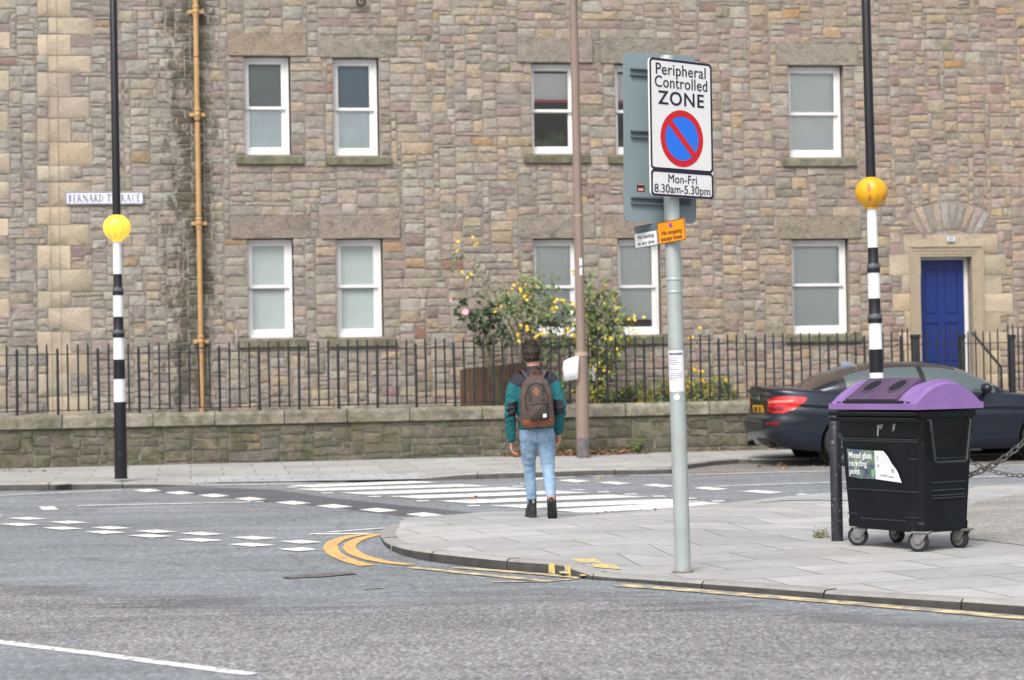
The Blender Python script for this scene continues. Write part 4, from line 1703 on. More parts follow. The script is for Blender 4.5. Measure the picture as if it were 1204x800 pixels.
def sign_root(name, lab, z, yaw, off, tilt=0, x=0, cat="sign"):
    """off: distance of the sign's face plane from the pole axis, along its normal; yaw: turn of the normal towards +x"""
    M = SPM @ Matrix.Translation((0, 0, z)) @ Matrix.Rotation(yaw, 4, 'Z') @ Matrix.Translation((x, -off, 0)) @ Matrix.Rotation(R(90), 4, 'X') @ Matrix.Rotation(tilt, 4, 'Z')
    o = empty(name, (0, 0, 0), 0, lab, cat)
    o.matrix_world = M
    return o


SWHITE = mat("sign_reflective_white", (.80, .80, .80), rough=.35, var=.02, vs=2)
SBLACK = mat("sign_black", (.018, .014, .035), rough=.4)
SRED = mat("sign_red", srgb(205, 32, 40), rough=.4, var=.03)
SBLUE = mat("sign_blue", srgb(38, 118, 232), rough=.4, var=.03)
sc_ = (sb.xy.length)
ppm = F / sb.y
zmid = 1.46 + (437 - 153.5) / ppm - sb.z
ZS = empty("zone_sign", (0, 0, 0), 0, "tall white no waiting zone sign with a red and blue roundel", "sign")
ZS.matrix_world = SPM @ Matrix.Translation((.038, 0, zmid)) @ Matrix.Rotation(R(37), 4, 'Z') @ Matrix.Translation((0, -.075, 0)) @ Matrix.Rotation(R(90), 4, 'X') @ Matrix.Rotation(R(-1.2), 4, 'Z')
SWd, SHt = .585, .965
mb = MB()
mb.prism(rrect(SWd, SHt, .03), -.016, 0)
mb.build("panel", SWHITE, ZS, smooth=30)
split = -SHt / 2 + .185
mb = MB()


def ringat(cx, cy, w_, h_, r, t, z):
    o_ = [(x + cx, y + cy) for x, y in rrect(w_, h_, r)]
    i_ = [(x + cx, y + cy) for x, y in rrect(w_ - 2 * t, h_ - 2 * t, max(.006, r - t * .6))]
    ring_face(mb, o_, i_, z)


hu = SHt / 2 - split
ringat(0, split + hu / 2, SWd, hu, .03, .016, .0012)
hl = split + SHt / 2
ringat(0, -SHt / 2 + hl / 2, SWd, hl, .03, .016, .0016)
mb.build("border", SBLACK, ZS, smooth=0)
lettering("Peripheral", .114, SBLACK, ZS, 0, .406, .0012, bold=.0004, sx=.96, space=1.06)
lettering("Controlled", .114, SBLACK, ZS, .002, .316, .0012, bold=.0004, sx=.93, space=1.06)
lettering("ZONE", .134, SBLACK, ZS, 0, .204, .0012, bold=.0016, sx=1.1, space=1.12)
lettering("Mon-Fri", .086, SBLACK, ZS, 0, -.358, .0012, bold=0, sx=.95, space=1.05)
lettering("8.30am-5.30pm", .086, SBLACK, ZS, 0, -.430, .0012, bold=0, sx=.97, space=1.02)
mb = MB()
cy_ = -.068
n = 64
circ = lambda r, z: [(r * math.cos(2 * math.pi * i / n), cy_ + r * math.sin(2 * math.pi * i / n), z) for i in range(n)]
mb.add(circ(.193, .0012), [tuple(range(n))])
mb.build("disc", SBLUE, ZS, smooth=0)
mb = MB()
mb.grid([circ(.2, .002), circ(.155, .002)], close=True)
d = Vector((-1, 1, 0)).normalized()
e = Vector((1, 1, 0)).normalized() * .0225
c_ = Vector((0, cy_, .0022))
mb.add([c_ + d * .178 + e, c_ + d * .178 - e, c_ - d * .178 - e, c_ - d * .178 + e], [(0, 1, 2, 3)])
mb.build("ring_and_bar", SRED, ZS, smooth=0)
for z in (.3, -.3):
    mb = MB()
    mb.box(-.2, .2, z - .02, z + .02, -.035, -.0165)
    mb.box(-.075, .075, z - .015, z + .015, -.09, -.036)
    mb.build("channel", GALV, ZS, bevel=.003)

# the back of a second panel facing the other way
zmid2 = 1.46 + (437 - 161) / ppm - sb.z
BS = empty("road_sign", (0, 0, 0), 0, "plain grey back of a sign panel behind the zone sign", "sign")
BS.matrix_world = SPM @ Matrix.Translation((-.032, .0, zmid2)) @ Matrix.Rotation(R(22), 4, 'Z') @ Matrix.Translation((0, .075, 0)) @ Matrix.Rotation(R(90), 4, 'X') @ Matrix.Rotation(R(-1.6), 4, 'Z')
mb = MB()
mb.prism(rrect(.565, 1.2, .04), -.012, 0)
mb.build("panel", GREYS, BS, smooth=30)
GREYD = mat("grey_channel", srgb(98, 112, 118), rough=.5)
for z in (.46, .02, -.45):
    mb = MB()
    mb.box(-.235, .235, z + .016, z + .026, .0005, .022)
    mb.box(-.235, .235, z - .026, z - .016, .0005, .022)
    mb.box(-.235, .235, z - .016, z + .016, .0005, .004)
    mb.build("channel", GREYD, BS, smooth=0)
mb = MB()
mb.box(-.185, -.125, -.385, -.33, .0005, .002)
st_ = mb.build("sticker", mat("brown_sticker", (.10, .03, .02), rough=.5), BS, smooth=0)
mb = MB()
mb.box(-.175, -.135, -.38, -.362, .0021, .003)
mb.box(-.182, -.128, -.338, -.332, .0021, .003)
mb.build("sticker_print", mat("sticker_pale", (.7, .4, .3), rough=.5), st_, smooth=0)


def pz(py):
    return 1.46 + (437 - py) / ppm - sb.z


SIDE = R(-46)
SIDE_T = R(4.0)
OS = sign_root("bus_stop_sign", "small orange sign about stopping except buses clamped to the galvanised post", pz(273.5), SIDE, .075, SIDE_T, .055)
mb = MB()
mb.prism(rrect(.255, .155, .012), -.006, 0)
mb.build("panel", mat("sign_orange", srgb(240, 152, 18), rough=.4, var=.05), OS, smooth=30)
mb = MB()
ring_face(mb, rrect(.252, .152, .011), rrect(.243, .143, .009), .001)
OBL = mat("sign_brown_black", (.08, .04, .02), rough=.4)
mb.build("border", OBL, OS, smooth=0)
lettering("No stopping", .042, OBL, OS, .005, -.005, .001, bold=.0004, sx=.9)
lettering("except buses", .042, OBL, OS, .0, -.046, .001, bold=.0004, sx=.9)
mb = MB()
n2 = 20
mb.add([(.016 * math.cos(6.2832 * i / n2), .043 + .018 * math.sin(6.2832 * i / n2), .0012) for i in range(n2)], [tuple(range(n2))])
mb.m = 1
mb.add([(.010 * math.cos(6.2832 * i / n2), .043 + .012 * math.sin(6.2832 * i / n2), .0018) for i in range(n2)], [tuple(range(n2))])
mb.build("symbol", [mat("sign_dull_red", (.45, .05, .10)), mat("sign_dull_blue", (.12, .12, .5))], OS, smooth=0)
mb = MB()
mb.box(-.03, .03, -.05, .05, -.03, -.0065)
mb.build("clamp", GALV, OS, smooth=0)
WS = sign_root("loading_sign", "small white no loading sign standing off the galvanised post on a grey plate", pz(280), SIDE, .075, SIDE_T, -.185)
mb = MB()
mb.prism(rrect(.225, .112, .008), -.006, 0)
mb.build("panel", SWHITE, WS, smooth=30)
mb = MB()
ring_face(mb, rrect(.223, .11, .008), rrect(.212, .099, .006), .001)
mb.build("border", mat("sign_grey_border", (.05, .05, .08)), WS, smooth=0)
SDARK = mat("sign_dark_grey", (.035, .035, .06), rough=.5)
lettering("No loading", .040, SDARK, WS, 0, .02, .001, bold=0, sx=.88)
lettering("at any time", .040, SDARK, WS, 0, -.025, .001, bold=0, sx=.88)
mb = MB()
mb.box(-.112, .20, .062, .105, -.012, -.007)
mb.box(-.09, .21, -.03, .062, -.02, -.0125)
mb.build("backing_plate", GREYD, WS, smooth=0)

# notice stuck round the post
PN = empty("post_notice", SPM @ Vector((0, 0, pz(437))), 0, "printed white notice stuck round the galvanised sign post", "notice")
PN.rotation_euler = (0, LEAN, 0)


def wrap(mb, x0, x1, z0, z1, r, n=10):
    rows_ = []
    for z in (z0, z1):
        rows_.append([(r * math.sin(x0 + (x1 - x0) * i / n), -r * math.cos(x0 + (x1 - x0) * i / n), z) for i in range(n + 1)])
    mb.grid(rows_)


mb = MB()
wrap(mb, -1.35, .95, -.145, .145, .0575)
mb.build("sheet", mat("paper_lilac", (.76, .75, .84), rough=.6, var=.03), PN)
mb = MB()
wrap(mb, -1.15, .75, .112, .128, .0582)
r = random.Random(4)
for k in range(12):
    z = .085 - k * .013
    if k in (4, 7):
        continue
    wrap(mb, -1.1, r.uniform(-.1, .7), z, z + .0035, .0582)
mb.build("print", mat("print_grey", (.2, .2, .26), rough=.6), PN, smooth=0)
mb = MB()
Mx = Matrix.Rotation(R(-10), 4, 'Z') @ Matrix.Translation((0, -.0585, -.185)) @ Matrix.Rotation(R(90), 4, 'X')
mb.lathe([(.022, -.002), (.022, .001)], seg=18, M=Mx)
mb.build("disc", mat("paper_lilac"), PN, smooth=0)

# ------------------------------------------------------------------ bollards and chains
BOLL = mat("chipped_black_paint", (.022, .024, .032), rough=.5, var=.3, vs=8, dirt=(.32, .32, .31), ds=20, dth=.575)
BOLLG = mat("worn_black_paint", (.05, .055, .065), rough=.6, var=.3, vs=8, dirt=(.3, .3, .3), ds=22, dth=.66)


def bollard(p, h, label, r=.048):
    o = empty("bollard", p, 0, label, "bollard", "black posts holding the chain")
    mb = MB()
    mb.lathe([(r * 1.02, 0), (r, .02), (r, h - .01), (r - .008, h)], seg=20)
    mb.build("post", BOLL, o)
    mb = MB()
    mb.tube([(r - .004 + .028 * math.cos(a), 0, h - .09 + .028 * math.sin(a)) for a in [6.2832 * i / 12 for i in range(12)]], .006, 6, closed=True)
    mb.build("eye_ring", BOLLG, o)
    return o


CH = mat("weathered_chain", (.075, .07, .066), rough=.55, metal=.5, var=.3, vs=30)


def chain(name, p, q, sag, link, wire, label):
    p, q = Vector(p), Vector(q)
    mb = MB()
    N_ = 200
    pts = [p.lerp(q, i / N_) - Vector((0, 0, 4 * sag * (i / N_) * (1 - i / N_))) for i in range(N_ + 1)]
    d = [0]
    for a, b in zip(pts[:-1], pts[1:]):
        d.append(d[-1] + (b - a).length)
    pos = lambda s: pts[min(N_, max(0, int(round(np.interp(s, d, range(N_ + 1))))))]
    s, k = 0, 0
    while s < d[-1] - link:
        a, b = pos(s), pos(s + link)
        x = (b - a).normalized()
        y = x.cross(Vector((0, 0, 1))).normalized()
        z = x.cross(y)
        if k % 2:
            y, z = z, y
        y = (y * math.cos(.5) + z * math.sin(.5))
        c = (a + b) / 2
        hl, hr = link * .5 + wire * .6, link * .36
        ring_ = [c + x * ((hl - hr) * (1 if math.cos(w_) > 0 else -1) + hr * math.cos(w_)) + y * hr * math.sin(w_) for w_ in [6.2832 * i / 12 + .01 for i in range(12)]]
        mb.tube(ring_, wire, 6, closed=True)
        s += link * .98
        k += 1
    o = mb.build(name, CH)
    return tag(o, label, "chain")


bp1 = G(984.5, 632, .09)
bp1.z = near_z(bp1.x, bp1.y)
bollard(bp1, 1.03, "chipped black bollard beside the wheeled bin")
bp2 = at(1236, 480, bp1.y - .1)
bp2.z = near_z(bp2.x, bp2.y)
bollard(bp2, 1.03, "black bollard at the far end of the heavy chain")
chain("barrier_chain", bp1 + Vector((.06, -.0, .92)), bp2 + Vector((-.06, 0, .92)), .44, .054, .0095, "heavy steel chain slung from the chipped bollard behind the bin")
bp3 = at(1112, 500, 18.9)
bp3.z = near_z(bp3.x, bp3.y)
bp4 = at(1310, 500, 18.4)
bp4.z = near_z(bp4.x, bp4.y)
bollard(bp3, .95, "black bollard hidden behind the wheeled bin")
bollard(bp4, .95, "black bollard beyond the bin holding the thin chain")
chain("thin_chain", bp3 + Vector((.06, 0, .62)), bp4 + Vector((-.06, 0, .74)), .30, .05, .0055, "thin pale chain hanging low beyond the heavy chain")
# ------------------------------------------------------------------ wheeled recycling bin
BINP = mat("black_bin_plastic", (.0065, .008, .0105), rough=.45, var=.35, vs=3, dirt=(.013, .015, .017), ds=5, dth=.56, bump=.002, bs=90, spec=.2)
nt_ = BINP.node_tree                       # pale scuffs and splashes on the black plastic
bc_ = nt_.nodes["Principled BSDF"].inputs["Base Color"]
T_ = NT.__new__(NT)
T_.t, T_.bsdf, T_.out, T_.tc = nt_, nt_.nodes["Principled BSDF"], nt_.nodes["Material Output"], nt_.nodes["Texture Coordinate"]
mp_ = T_.n("ShaderNodeMapping")
mp_.inputs["Scale"].default_value = (1, 1, .35)
T_.l(T_.tc.outputs["Object"], mp_.inputs[0])
k_ = T_.math('MULTIPLY', T_.ramp(T_.noise(38, 6, .8, mp_.outputs[0]), [(.62, 0), (.70, 1)]), T_.ramp(T_.noise(2.2, 4), [(.45, 0), (.65, .8)]))
T_.l(T_.mix(k_, bc_.links[0].from_socket, (.11, .115, .12)), bc_)
BEDGE = mat("worn_bin_edge", (.022, .030, .035), rough=.5, var=.4, vs=14, dirt=(.02, .025, .03), ds=12, dth=.52)
PURP = mat("purple_lid_plastic", srgb(136, 105, 164), rough=.5, var=.12, vs=4, dirt=srgb(142, 116, 162), ds=4, dth=.6)
PURPD = mat("dark_purple_panel", srgb(84, 66, 92), rough=.55, var=.2, vs=5, dirt=srgb(116, 96, 124), ds=7, dth=.6)
HOLE = mat("bin_hole_black", (.006, .006, .008), rough=.6)
BYAW = R(31)
wb_ = G(1081, 648.5, .09)
wb_.z = near_z(wb_.x, wb_.y)
wb_ = G(1081, 648.5, wb_.z)
Rb = Matrix.Rotation(BYAW, 3, 'Z')
BN = empty("wheeled_bin", wb_ - Rb @ Vector((-.2, -.35, 0)), BYAW, "large black wheeled recycling bin with a purple domed lid and torn poster", "recycling bin")
HXB, HYB, HXT, HYT, ZB, ZT_ = .250, .43, .290, .485, .142, 1.06


def oct_(hx, hy, c, z):
    return [Vector((x, y, z)) for x, y in ((-hx + c, -hy), (hx - c, -hy), (hx, -hy + c), (hx, hy - c), (hx - c, hy), (-hx + c, hy), (-hx, hy - c), (-hx, -hy + c))]


def bh(z):
    t = (z - ZB) / (ZT_ - ZB)
    return HXB + (HXT - HXB) * t, HYB + (HYT - HYB) * t


mb = MB()
rows_ = []
for z, ins in ((ZB, .02), (ZB + .012, 0), (.21, 0), (.22, .006), (.88, .006), (.89, 0), (1.0, 0), (1.012, -.012), (1.06, -.014), (1.062, .0)):
    hx, hy = bh(z)
    rows_.append(oct_(hx - ins, hy - ins, .035, z))
mb.grid(rows_, close=True)
mb.f += [tuple(range(7, -1, -1))]
mb.mi += [0]
k = len(mb.v) - 8
mb.f += [tuple(range(k, k + 8))]
mb.mi += [0]
BODY = mb.build("body", BINP, BN, smooth=25, bevel=.004)
# pressed ribs and panels
mb = MB()


def ribx(z, y0, y1, w_=.010, d=.007):
    hx, hy = bh(z)
    mb.box(-hx - d + .006, -hx + .012, y0 * hy, y1 * hy, z - w_ / 2, z + w_ / 2)


def riby(z, x0, x1, w_=.010, d=.007):
    hx, hy = bh(z)
    mb.box(x0 * hx, x1 * hx, -hy - d + .006, -hy + .012, z - w_ / 2, z + w_ / 2)


for z, y0, y1 in ((.83, -.93, .93), (.845, -.93, .93), (.45, -.93, .93), (.225, -.6, .6), (.255, .65, .93), (.255, -.93, -.6), (.70, -.9, -.72)):
    ribx(z, y0, y1)
for z, x0, x1 in ((.70, -.55, .75), (.52, -.55, .72), (.46, -.55, .72), (.42, -.55, .72), (.40, -.55, .72)):
    riby(z, x0, x1)
mb.build("rib", BEDGE, BN, smooth=0, bevel=.003)
# hinged lip bars along the long side
mb = MB()
for z, o_ in ((.995, .026), (1.038, .034)):
    mb.tube([(-HXT - o_, -.49, z), (-HXT - o_, .51, z)], .017, 10)
mb.build("lip_bar", BINP, BN)
mb = MB()
mb.tube([(-HXT - .040, -.48, 1.008), (-HXT - .040, .49, 1.008)], .003, 6)
mb.tube([(-HXT - .048, -.48, 1.051), (-HXT - .048, .49, 1.051)], .003, 6)
mb.build("worn_lip_edge", BEDGE, BN)
# carrying handle on the short side
mb = MB()
hy0 = bh(.98)[1]
hy1 = bh(.66)[1]
mb.tube([(-.21, -hy0 + .01, 1.0), (-.205, -hy0 - .03, .99), (-.155, -hy1 - .035, .69), (-.14, -hy1 - .035, .675), (.15, -hy1 - .035, .675), (.165, -hy1 - .035, .69), (.20, -hy0 - .03, .99), (.205, -hy0 + .01, 1.0)], .011, 8)
mb.build("handle", BEDGE, BN)
# lid: a barrel vault along the long side
lx, ly, lh, lz = .325, .497, .165, 1.085


def vault(x, sc=1.0):
    return lz + .03 + lh * sc * max(0, 1 - abs(x / lx) ** 2.1)


mb = MB()
xs = [-lx + 2 * lx * i / 28 for i in range(29)]
rows_ = []
for y, sc in ((-ly, .90), (-ly + .02, .96), (-ly + .05, .97), (ly - .05, .97), (ly - .02, .96), (ly, .90)):
    rows_.append([(x, y, vault(x, sc)) for x in xs])
mb.grid(rows_)
mb.add([(-lx, -ly, lz + .03)] + [(x, -ly, vault(x, .90)) for x in xs[1:-1]] + [(lx, -ly, lz + .03)], [tuple(range(28, -1, -1))])
mb.add([(-lx, ly, lz + .03)] + [(x, ly, vault(x, .90)) for x in xs[1:-1]] + [(lx, ly, lz + .03)], [tuple(range(29))])
mb.box(-lx - .012, lx + .012, -ly - .012, ly + .012, lz - .012, lz + .034)
# ribs over the vault at both ends
for yy in (-ly + .10, ly - .10):
    a = [(x, yy - .022, vault(x) + .018) for x in xs]
    b = [(x, yy + .022, vault(x) + .018) for x in xs]
    c0 = [(x, yy - .034, vault(x) - .02) for x in xs]
    c1 = [(x, yy + .034, vault(x) - .02) for x in xs]
    mb.grid([c0, a, b, c1])
LID = mb.build("lid", PURP, BN, smooth=40)
mb = MB()
mb.box(.318, .36, -ly + .02, -ly + .07, lz + .0, lz + .03)
mb.build("lid_lug", PURP, LID, bevel=.004)
# slanted hatch with two holes
pa, pb_ = Vector((-.315, 0, lz + .052)), Vector((-.055, 0, lz + .212))
dx = (pb_ - pa).normalized()
nrm = Vector((-dx.z, 0, dx.x))
Mh = Matrix((Vector((0, -1, 0)), dx, nrm)).transposed().to_4x4()
Mh.translation = (pa + pb_) / 2 + nrm * .008
hl = (pb_ - pa).length / 2
mb = MB()
mb.prism([(-.33, -hl), (.26, -hl), (.26, hl), (-.33, hl)], -.05, .012, Mh)
mb.box(-lx - .002, -lx + .05, -.34, .34, lz + .035, lz + .055)
HAT = mb.build("hatch", PURPD, LID, bevel=.008)
for yy in (-.175, .115):
    mb = MB()
    mb.lathe([(.078, .0125), (.078, .0135)], seg=28, M=Mh @ Matrix.Translation((yy, .03, 0)))
    mb.build("hole", HOLE, HAT)
    mb = MB()
    mb.tube([Mh @ Vector((yy + .084 * math.cos(a), .03 + .084 * math.sin(a), .013)) for a in [6.2832 * i / 28 for i in range(28)]], .009, 8, closed=True)
    mb.build("hole_rim", PURPD, HAT)
mb = MB()
mb.tube([(-lx - .003, -.34, lz + .045), (-lx - .003, .34, lz + .045)], .012, 8)
mb.build("hatch_hinge", HOLE, LID)
# poster on the long side, torn along a curve
FACE_T = math.atan2(HXT - HXB, ZT_ - ZB)
Mp = Matrix((Vector((0, -1, 0)), Vector((-math.sin(FACE_T), 0, math.cos(FACE_T))), Vector((-math.cos(FACE_T), 0, -math.sin(FACE_T))))).transposed().to_4x4()
Mp.translation = Vector((-bh(.65)[0] - .004, 0, .65))
PO = empty("poster", (0, 0, 0), 0, "torn white and green glass recycling poster on the side of the wheeled bin", "poster")
PO.matrix_world = Matrix.Translation(BN.location) @ Matrix.Rotation(BYAW, 4, 'Z') @ Mp
px0, pxm, px1, py0, py1 = -.36, -.045, .25, -.115, .105
PT = bpy.data.materials.new("poster_photo")
t = NT(PT)
c = t.ramp(t.noise(9, 4, .6), [(.3, srgb(40, 52, 80)), (.48, srgb(88, 104, 116)), (.6, srgb(128, 142, 118)), (.72, srgb(186, 184, 140))])
t.l(c, t.bsdf.inputs["Base Color"])
mb = MB()
mb.add([(px0, py0 + .01, 0), (-.22, py0 - .003, 0), (pxm, py0 + .0, 0), (pxm, py1, 0), (-.17, py1 + .003, 0), (px0 - .006, py1 + .008, 0)], [tuple(range(6))])
mb.build("photo_half", PT, PO, smooth=0)
tear = [(px1 - .29 * (1 - i / 10) ** .8 - .0 + .006 * math.sin(i * 5), py0 - .012 + (py1 - py0 + .008) * (i / 10)) for i in range(11)]
tear = [(px1 - (.19 * (i / 10) ** 1.35) + .005 * math.sin(i * 5), py0 - .018 + (py1 - py0 + .018) * (i / 10)) for i in range(11)]
mb = MB()
mb.add([(pxm, py0, .0006)] + [(x, y, .0006) for x, y in tear] + [(pxm, py1, .0006)], [tuple(range(13))])
mb.build("white_half", mat("poster_white", (.74, .77, .78), rough=.6, var=.06, dirt=(.5, .56, .6), ds=30, dth=.6), PO, smooth=0)
PW = mat("poster_lettering", (.8, .8, .8), rough=.6)
lettering("Mixed glass\nrecycling\npoint", .068, PW, PO, px0 + .01, -.0, .0012, align='LEFT', bold=.0005, sx=.86, space=1.0, line=.92)
mb = MB()
for x, y, w_, h_ in ((-.02, .035, .012, .03), (-.016, -.02, .02, .02), (.14, -.06, .03, .03), (.01, -.09, .08, .012), (.1, -.098, .06, .010)):
    mb.add([(x, y, .0012), (x + w_, y - .003, .0012), (x + w_, y + h_, .0012), (x, y + h_, .0012)], [(0, 1, 2, 3)])
mb.build("print", mat("poster_print", (.35, .38, .40), rough=.7, var=.4, vs=60), PO, smooth=0)
mb = MB()
for x, y, w_, h_ in ((-.09, -.10, .03, .06), (-.06, -.075, .01, .05)):
    mb.add([(x, y, .0012), (x + w_, y - .003, .0012), (x + w_, y + h_, .0012), (x, y + h_, .0012)], [(0, 1, 2, 3)])
mb.build("green_mark", mat("poster_green", (.2, .42, .2), rough=.7), PO, smooth=0)
# scrapes of bird lime below the lip
r = random.Random(8)
for yy, z, l_ in ((-.02, .955, .09), (-.06, .96, .04), (-.20, .965, .06)):
    mb = MB()
    n = 8
    left, right = [], []
    for i in range(n + 1):
        zz = z - l_ * i / n
        w_ = .012 * (1 - (i / n) ** 2) + .003
        xx = -bh(zz)[0] - .003
        left.append((xx, yy - w_ + r.uniform(-.003, .003) + .02 * i / n, zz))
        right.append((xx, yy + w_ + r.uniform(-.003, .003) + .02 * i / n, zz))
    mb.grid([left, right])
    mb.build("stain", mat("bird_lime", (.24, .245, .24), rough=.9, var=.3, vs=40), BODY, smooth=0)
# casters
CAST = mat("zinc_caster", (.27, .27, .27), rough=.45, metal=.6, var=.2, vs=20)
TYRE = mat("black_rubber", (.02, .02, .022), rough=.7, var=.2, vs=20)
HUB = mat("caster_hub", (.2, .2, .2), rough=.5, metal=.4, var=.2, vs=30)
for sx, sy, an in ((-.235, -.38, 62), (.2, -.36, 38), (-.2, .35, 70), (.2, .35, 30)):
    a = R(an) - BYAW - R(90)
    Mc = Matrix.Translation((sx, sy, 0)) @ Matrix.Rotation(a, 4, 'Z')
    mb = MB()
    M1 = Mc @ Matrix.Translation((0, 0, .078)) @ Matrix.Rotation(R(90), 4, 'X')
    mb.lathe([(.055, -.024), (.070, -.022), (.078, -.016), (.078, .016), (.070, .022), (.055, .024)], seg=28, M=M1)
    CW = mb.build("wheel", TYRE, BN, smooth=35)
    mb = MB()
    mb.lathe([(.0, -.026), (.018, -.029), (.02, -.0255), (.054, -.0245), (.056, -.02), (.056, .02), (.054, .0245), (.02, .0255), (.018, .029), (.0, .026)], seg=24, M=M1)
    mb.build("hub", HUB, CW)
    mb = MB()
    for s in (-1, 1):
        y = s * .036
        poly = [(-.022, .06), (.022, .06), (.07, .125), (.07, .14), (-.03, .14), (-.03, .10)]
        mb.prism(poly, y - .0035, y + .0035, Mc @ Matrix.Rotation(R(90), 4, 'X'))
    mb.box(-.035, .085, -.045, .045, .136, .144, Mc)
    mb.box(-.05, .10, -.055, .055, .1445, .156, Mc)
    mb.tube([Mc @ Vector((0, -.042, .08)), Mc @ Vector((0, .042, .08))], .010, 8)
    mb.build("fork", CAST, BN, smooth=30, bevel=.003)

# ------------------------------------------------------------------ parked car
CAL = R(9)
cw = G(997, 548, .004)
CS = 1.05
Rc = Matrix.Rotation(CAL, 3, 'Z')
CAR = empty("parked_car", cw - Rc @ Vector((1.12 * CS, -.88 * CS, 0)), CAL, "dark navy saloon car with red tail lights parked by the far kerb", "car")
CAR.scale = (CS, CS, CS)


def lerpt(tab, x):
    return float(np.interp(x, [p[0] for p in tab], [p[1] for p in tab]))


def smoothtab(tab):
    """monotone-ish smooth resample of a table"""
    pts = smooth_px([(a, b) for a, b in tab], 10)
    return pts


LEN, WID = 4.9, .93
ZTOP = smoothtab([(-.1, 1.085), (.0, 1.09), (.12, 1.095), (.5, 1.075), (.9, 1.045), (1.5, 1.0), (2.4, .985), (3.2, .975), (3.6, .965), (4.1, .91), (4.55, .82), (4.8, .72), (4.95, .66)])
ZBOT = smoothtab([(-.1, .30), (.3, .25), (.9, .20), (2, .19), (4, .2), (4.6, .22), (5, .25)])
WK = smoothtab([(0, .86), (.06, .895), (.25, .925), (.5, .93), (.67, .929), (.705, .908), (.735, .910), (.765, .922), (.80, .914), (.9, .885), (.97, .86), (1, .835)])
XR = smoothtab([(0, .16), (.10, .06), (.25, .01), (.40, .0), (.50, .015), (.56, .07), (.7, .09), (.85, .10), (.93, .075), (.97, .05), (1, .06)])
XF = smoothtab([(0, .1), (.2, .02), (.45, .0), (.7, .06), (.9, .2), (1, .3)])
xc = LEN / 2
dense = []
for i in range(4001):
    tt = math.pi * i / 4000
    c, s = math.cos(tt), math.sin(tt)
    n_ = 6.0 if c < 0 else 4.0
    dense.append((xc + xc * math.copysign(abs(c) ** (2 / n_), c), -abs(s) ** (2 / n_) * WID))
# half outline from the nose (i=0) along the near flank to the tail
dd = [0]
for a, b in zip(dense[:-1], dense[1:]):
    dd.append(dd[-1] + math.hypot(b[0] - a[0], b[1] - a[1]))
NO = 150
HALF = []
for i in range(NO + 1):
    s = dd[-1] * i / NO
    j = int(np.searchsorted(dd, s))
    HALF.append(dense[min(j, 4000)])
OUT = HALF + [(x, -y) for x, y in HALF[-2:0:-1]]


def B(x, y, k):
    """body surface: plan point (x, y) of the widest outline at level k in 0..1"""
    zt, zb = lerpt(ZTOP, x), lerpt(ZBOT, x)
    f = max(0, 1 - x / 1.3) ** 2
    g = max(0, (x - 3.4) / 1.5) ** 2
    wk = lerpt(WK, k)
    # the crease fades out towards both ends
    return Vector((x + lerpt(XR, k) * f - lerpt(XF, k) * g, y * wk / WID, zb + (zt - zb) * k))


KS = [0, .02, .05, .09, .14, .2, .27, .34, .40, .45, .50, .53, .56, .60, .65, .69, .72, .745, .77, .80, .84, .88, .91, .94, .965, .985, 1]
mb = MB()
rows_ = [[B(x, y, k) for x, y in OUT] for k in KS]
# deck: from the rim to the centre line
for r_, cr_ in ((.985, .006), (.95, .012), (.85, .022), (.65, .034), (.35, .043), (.08, .046)):
    rows_.append([Vector((p.x + (.0 if True else 0), p.y * r_, p.z + cr_)) for p in rows_[len(KS) - 1]])
mb.grid(rows_, close=True)
n = len(OUT)
top = (len(rows_) - 1) * n
for i in range(NO):
    j = (n - i) % n
    mb.f.append((top + i, top + i + 1, top + (n - i - 1) % n, top + j)) if i else mb.f.append((top, top + 1, top + n - 1))
    mb.mi.append(0)
for i in range(NO):
    j = (n - i) % n
    f = (0, n - 1, 1) if i == 0 else (i, j, (n - i - 1) % n, i + 1)
    if len(set(f)) == len(f):
        mb.f.append(f)
        mb.mi.append(0)
mb.f = [tuple(dict.fromkeys(f)) for f in mb.f]
ok = [i for i, f in enumerate(mb.f) if len(f) > 2]
mb.f = [mb.f[i] for i in ok]
mb.mi = [mb.mi[i] for i in ok]
NAVYP = mat("navy_car_paint", (.0125, .0185, .033), rough=.3, metal=.35, var=.03, vs=2, spec=.4, coat=.5)
CARB = mb.build("body", NAVYP, CAR, smooth=35)
bm = bmesh.new()
bm.from_mesh(CARB.data)
bmesh.ops.remove_doubles(bm, verts=bm.verts, dist=1e-4)
bmesh.ops.recalc_face_normals(bm, faces=bm.faces)
bm.to_mesh(CARB.data)
bm.free()
XWR, XWF, RW = 1.12, 4.06, .335
cut = MB()
for x in (XWR, XWF):
    for s in (-1, 1):
        cut.lathe([(RW + .055, -.2), (RW + .055, .2)], (x, s * .86, RW), 40, Matrix.Rotation(R(90), 4, 'X'))
cutter = cut.build("cutter", NAVYP, CAR, smooth=0)
eval_replace(CARB, [('BOOLEAN', dict(operation='DIFFERENCE', object=cutter, solver='EXACT'))])
bpy.data.objects.remove(cutter)
CARB.data.polygons.foreach_set("use_smooth", [True] * len(CARB.data.polygons))
CARB.data.set_sharp_from_angle(angle=R(32))
TRIM = mat("black_car_trim", (.012, .012, .013), rough=.5, var=.2, vs=10)
for x in (XWR, XWF):
    for s in (-1, 1):
        mb = MB()
        mb.lathe([(RW + .053, .120), (RW + .053, .135)] if s > 0 else [(RW + .053, -.135), (RW + .053, -.120)], (x, s * .80, RW), 32, Matrix.Rotation(R(90), 4, 'X'))
        mb.build("wheel_arch", TRIM, CAR)

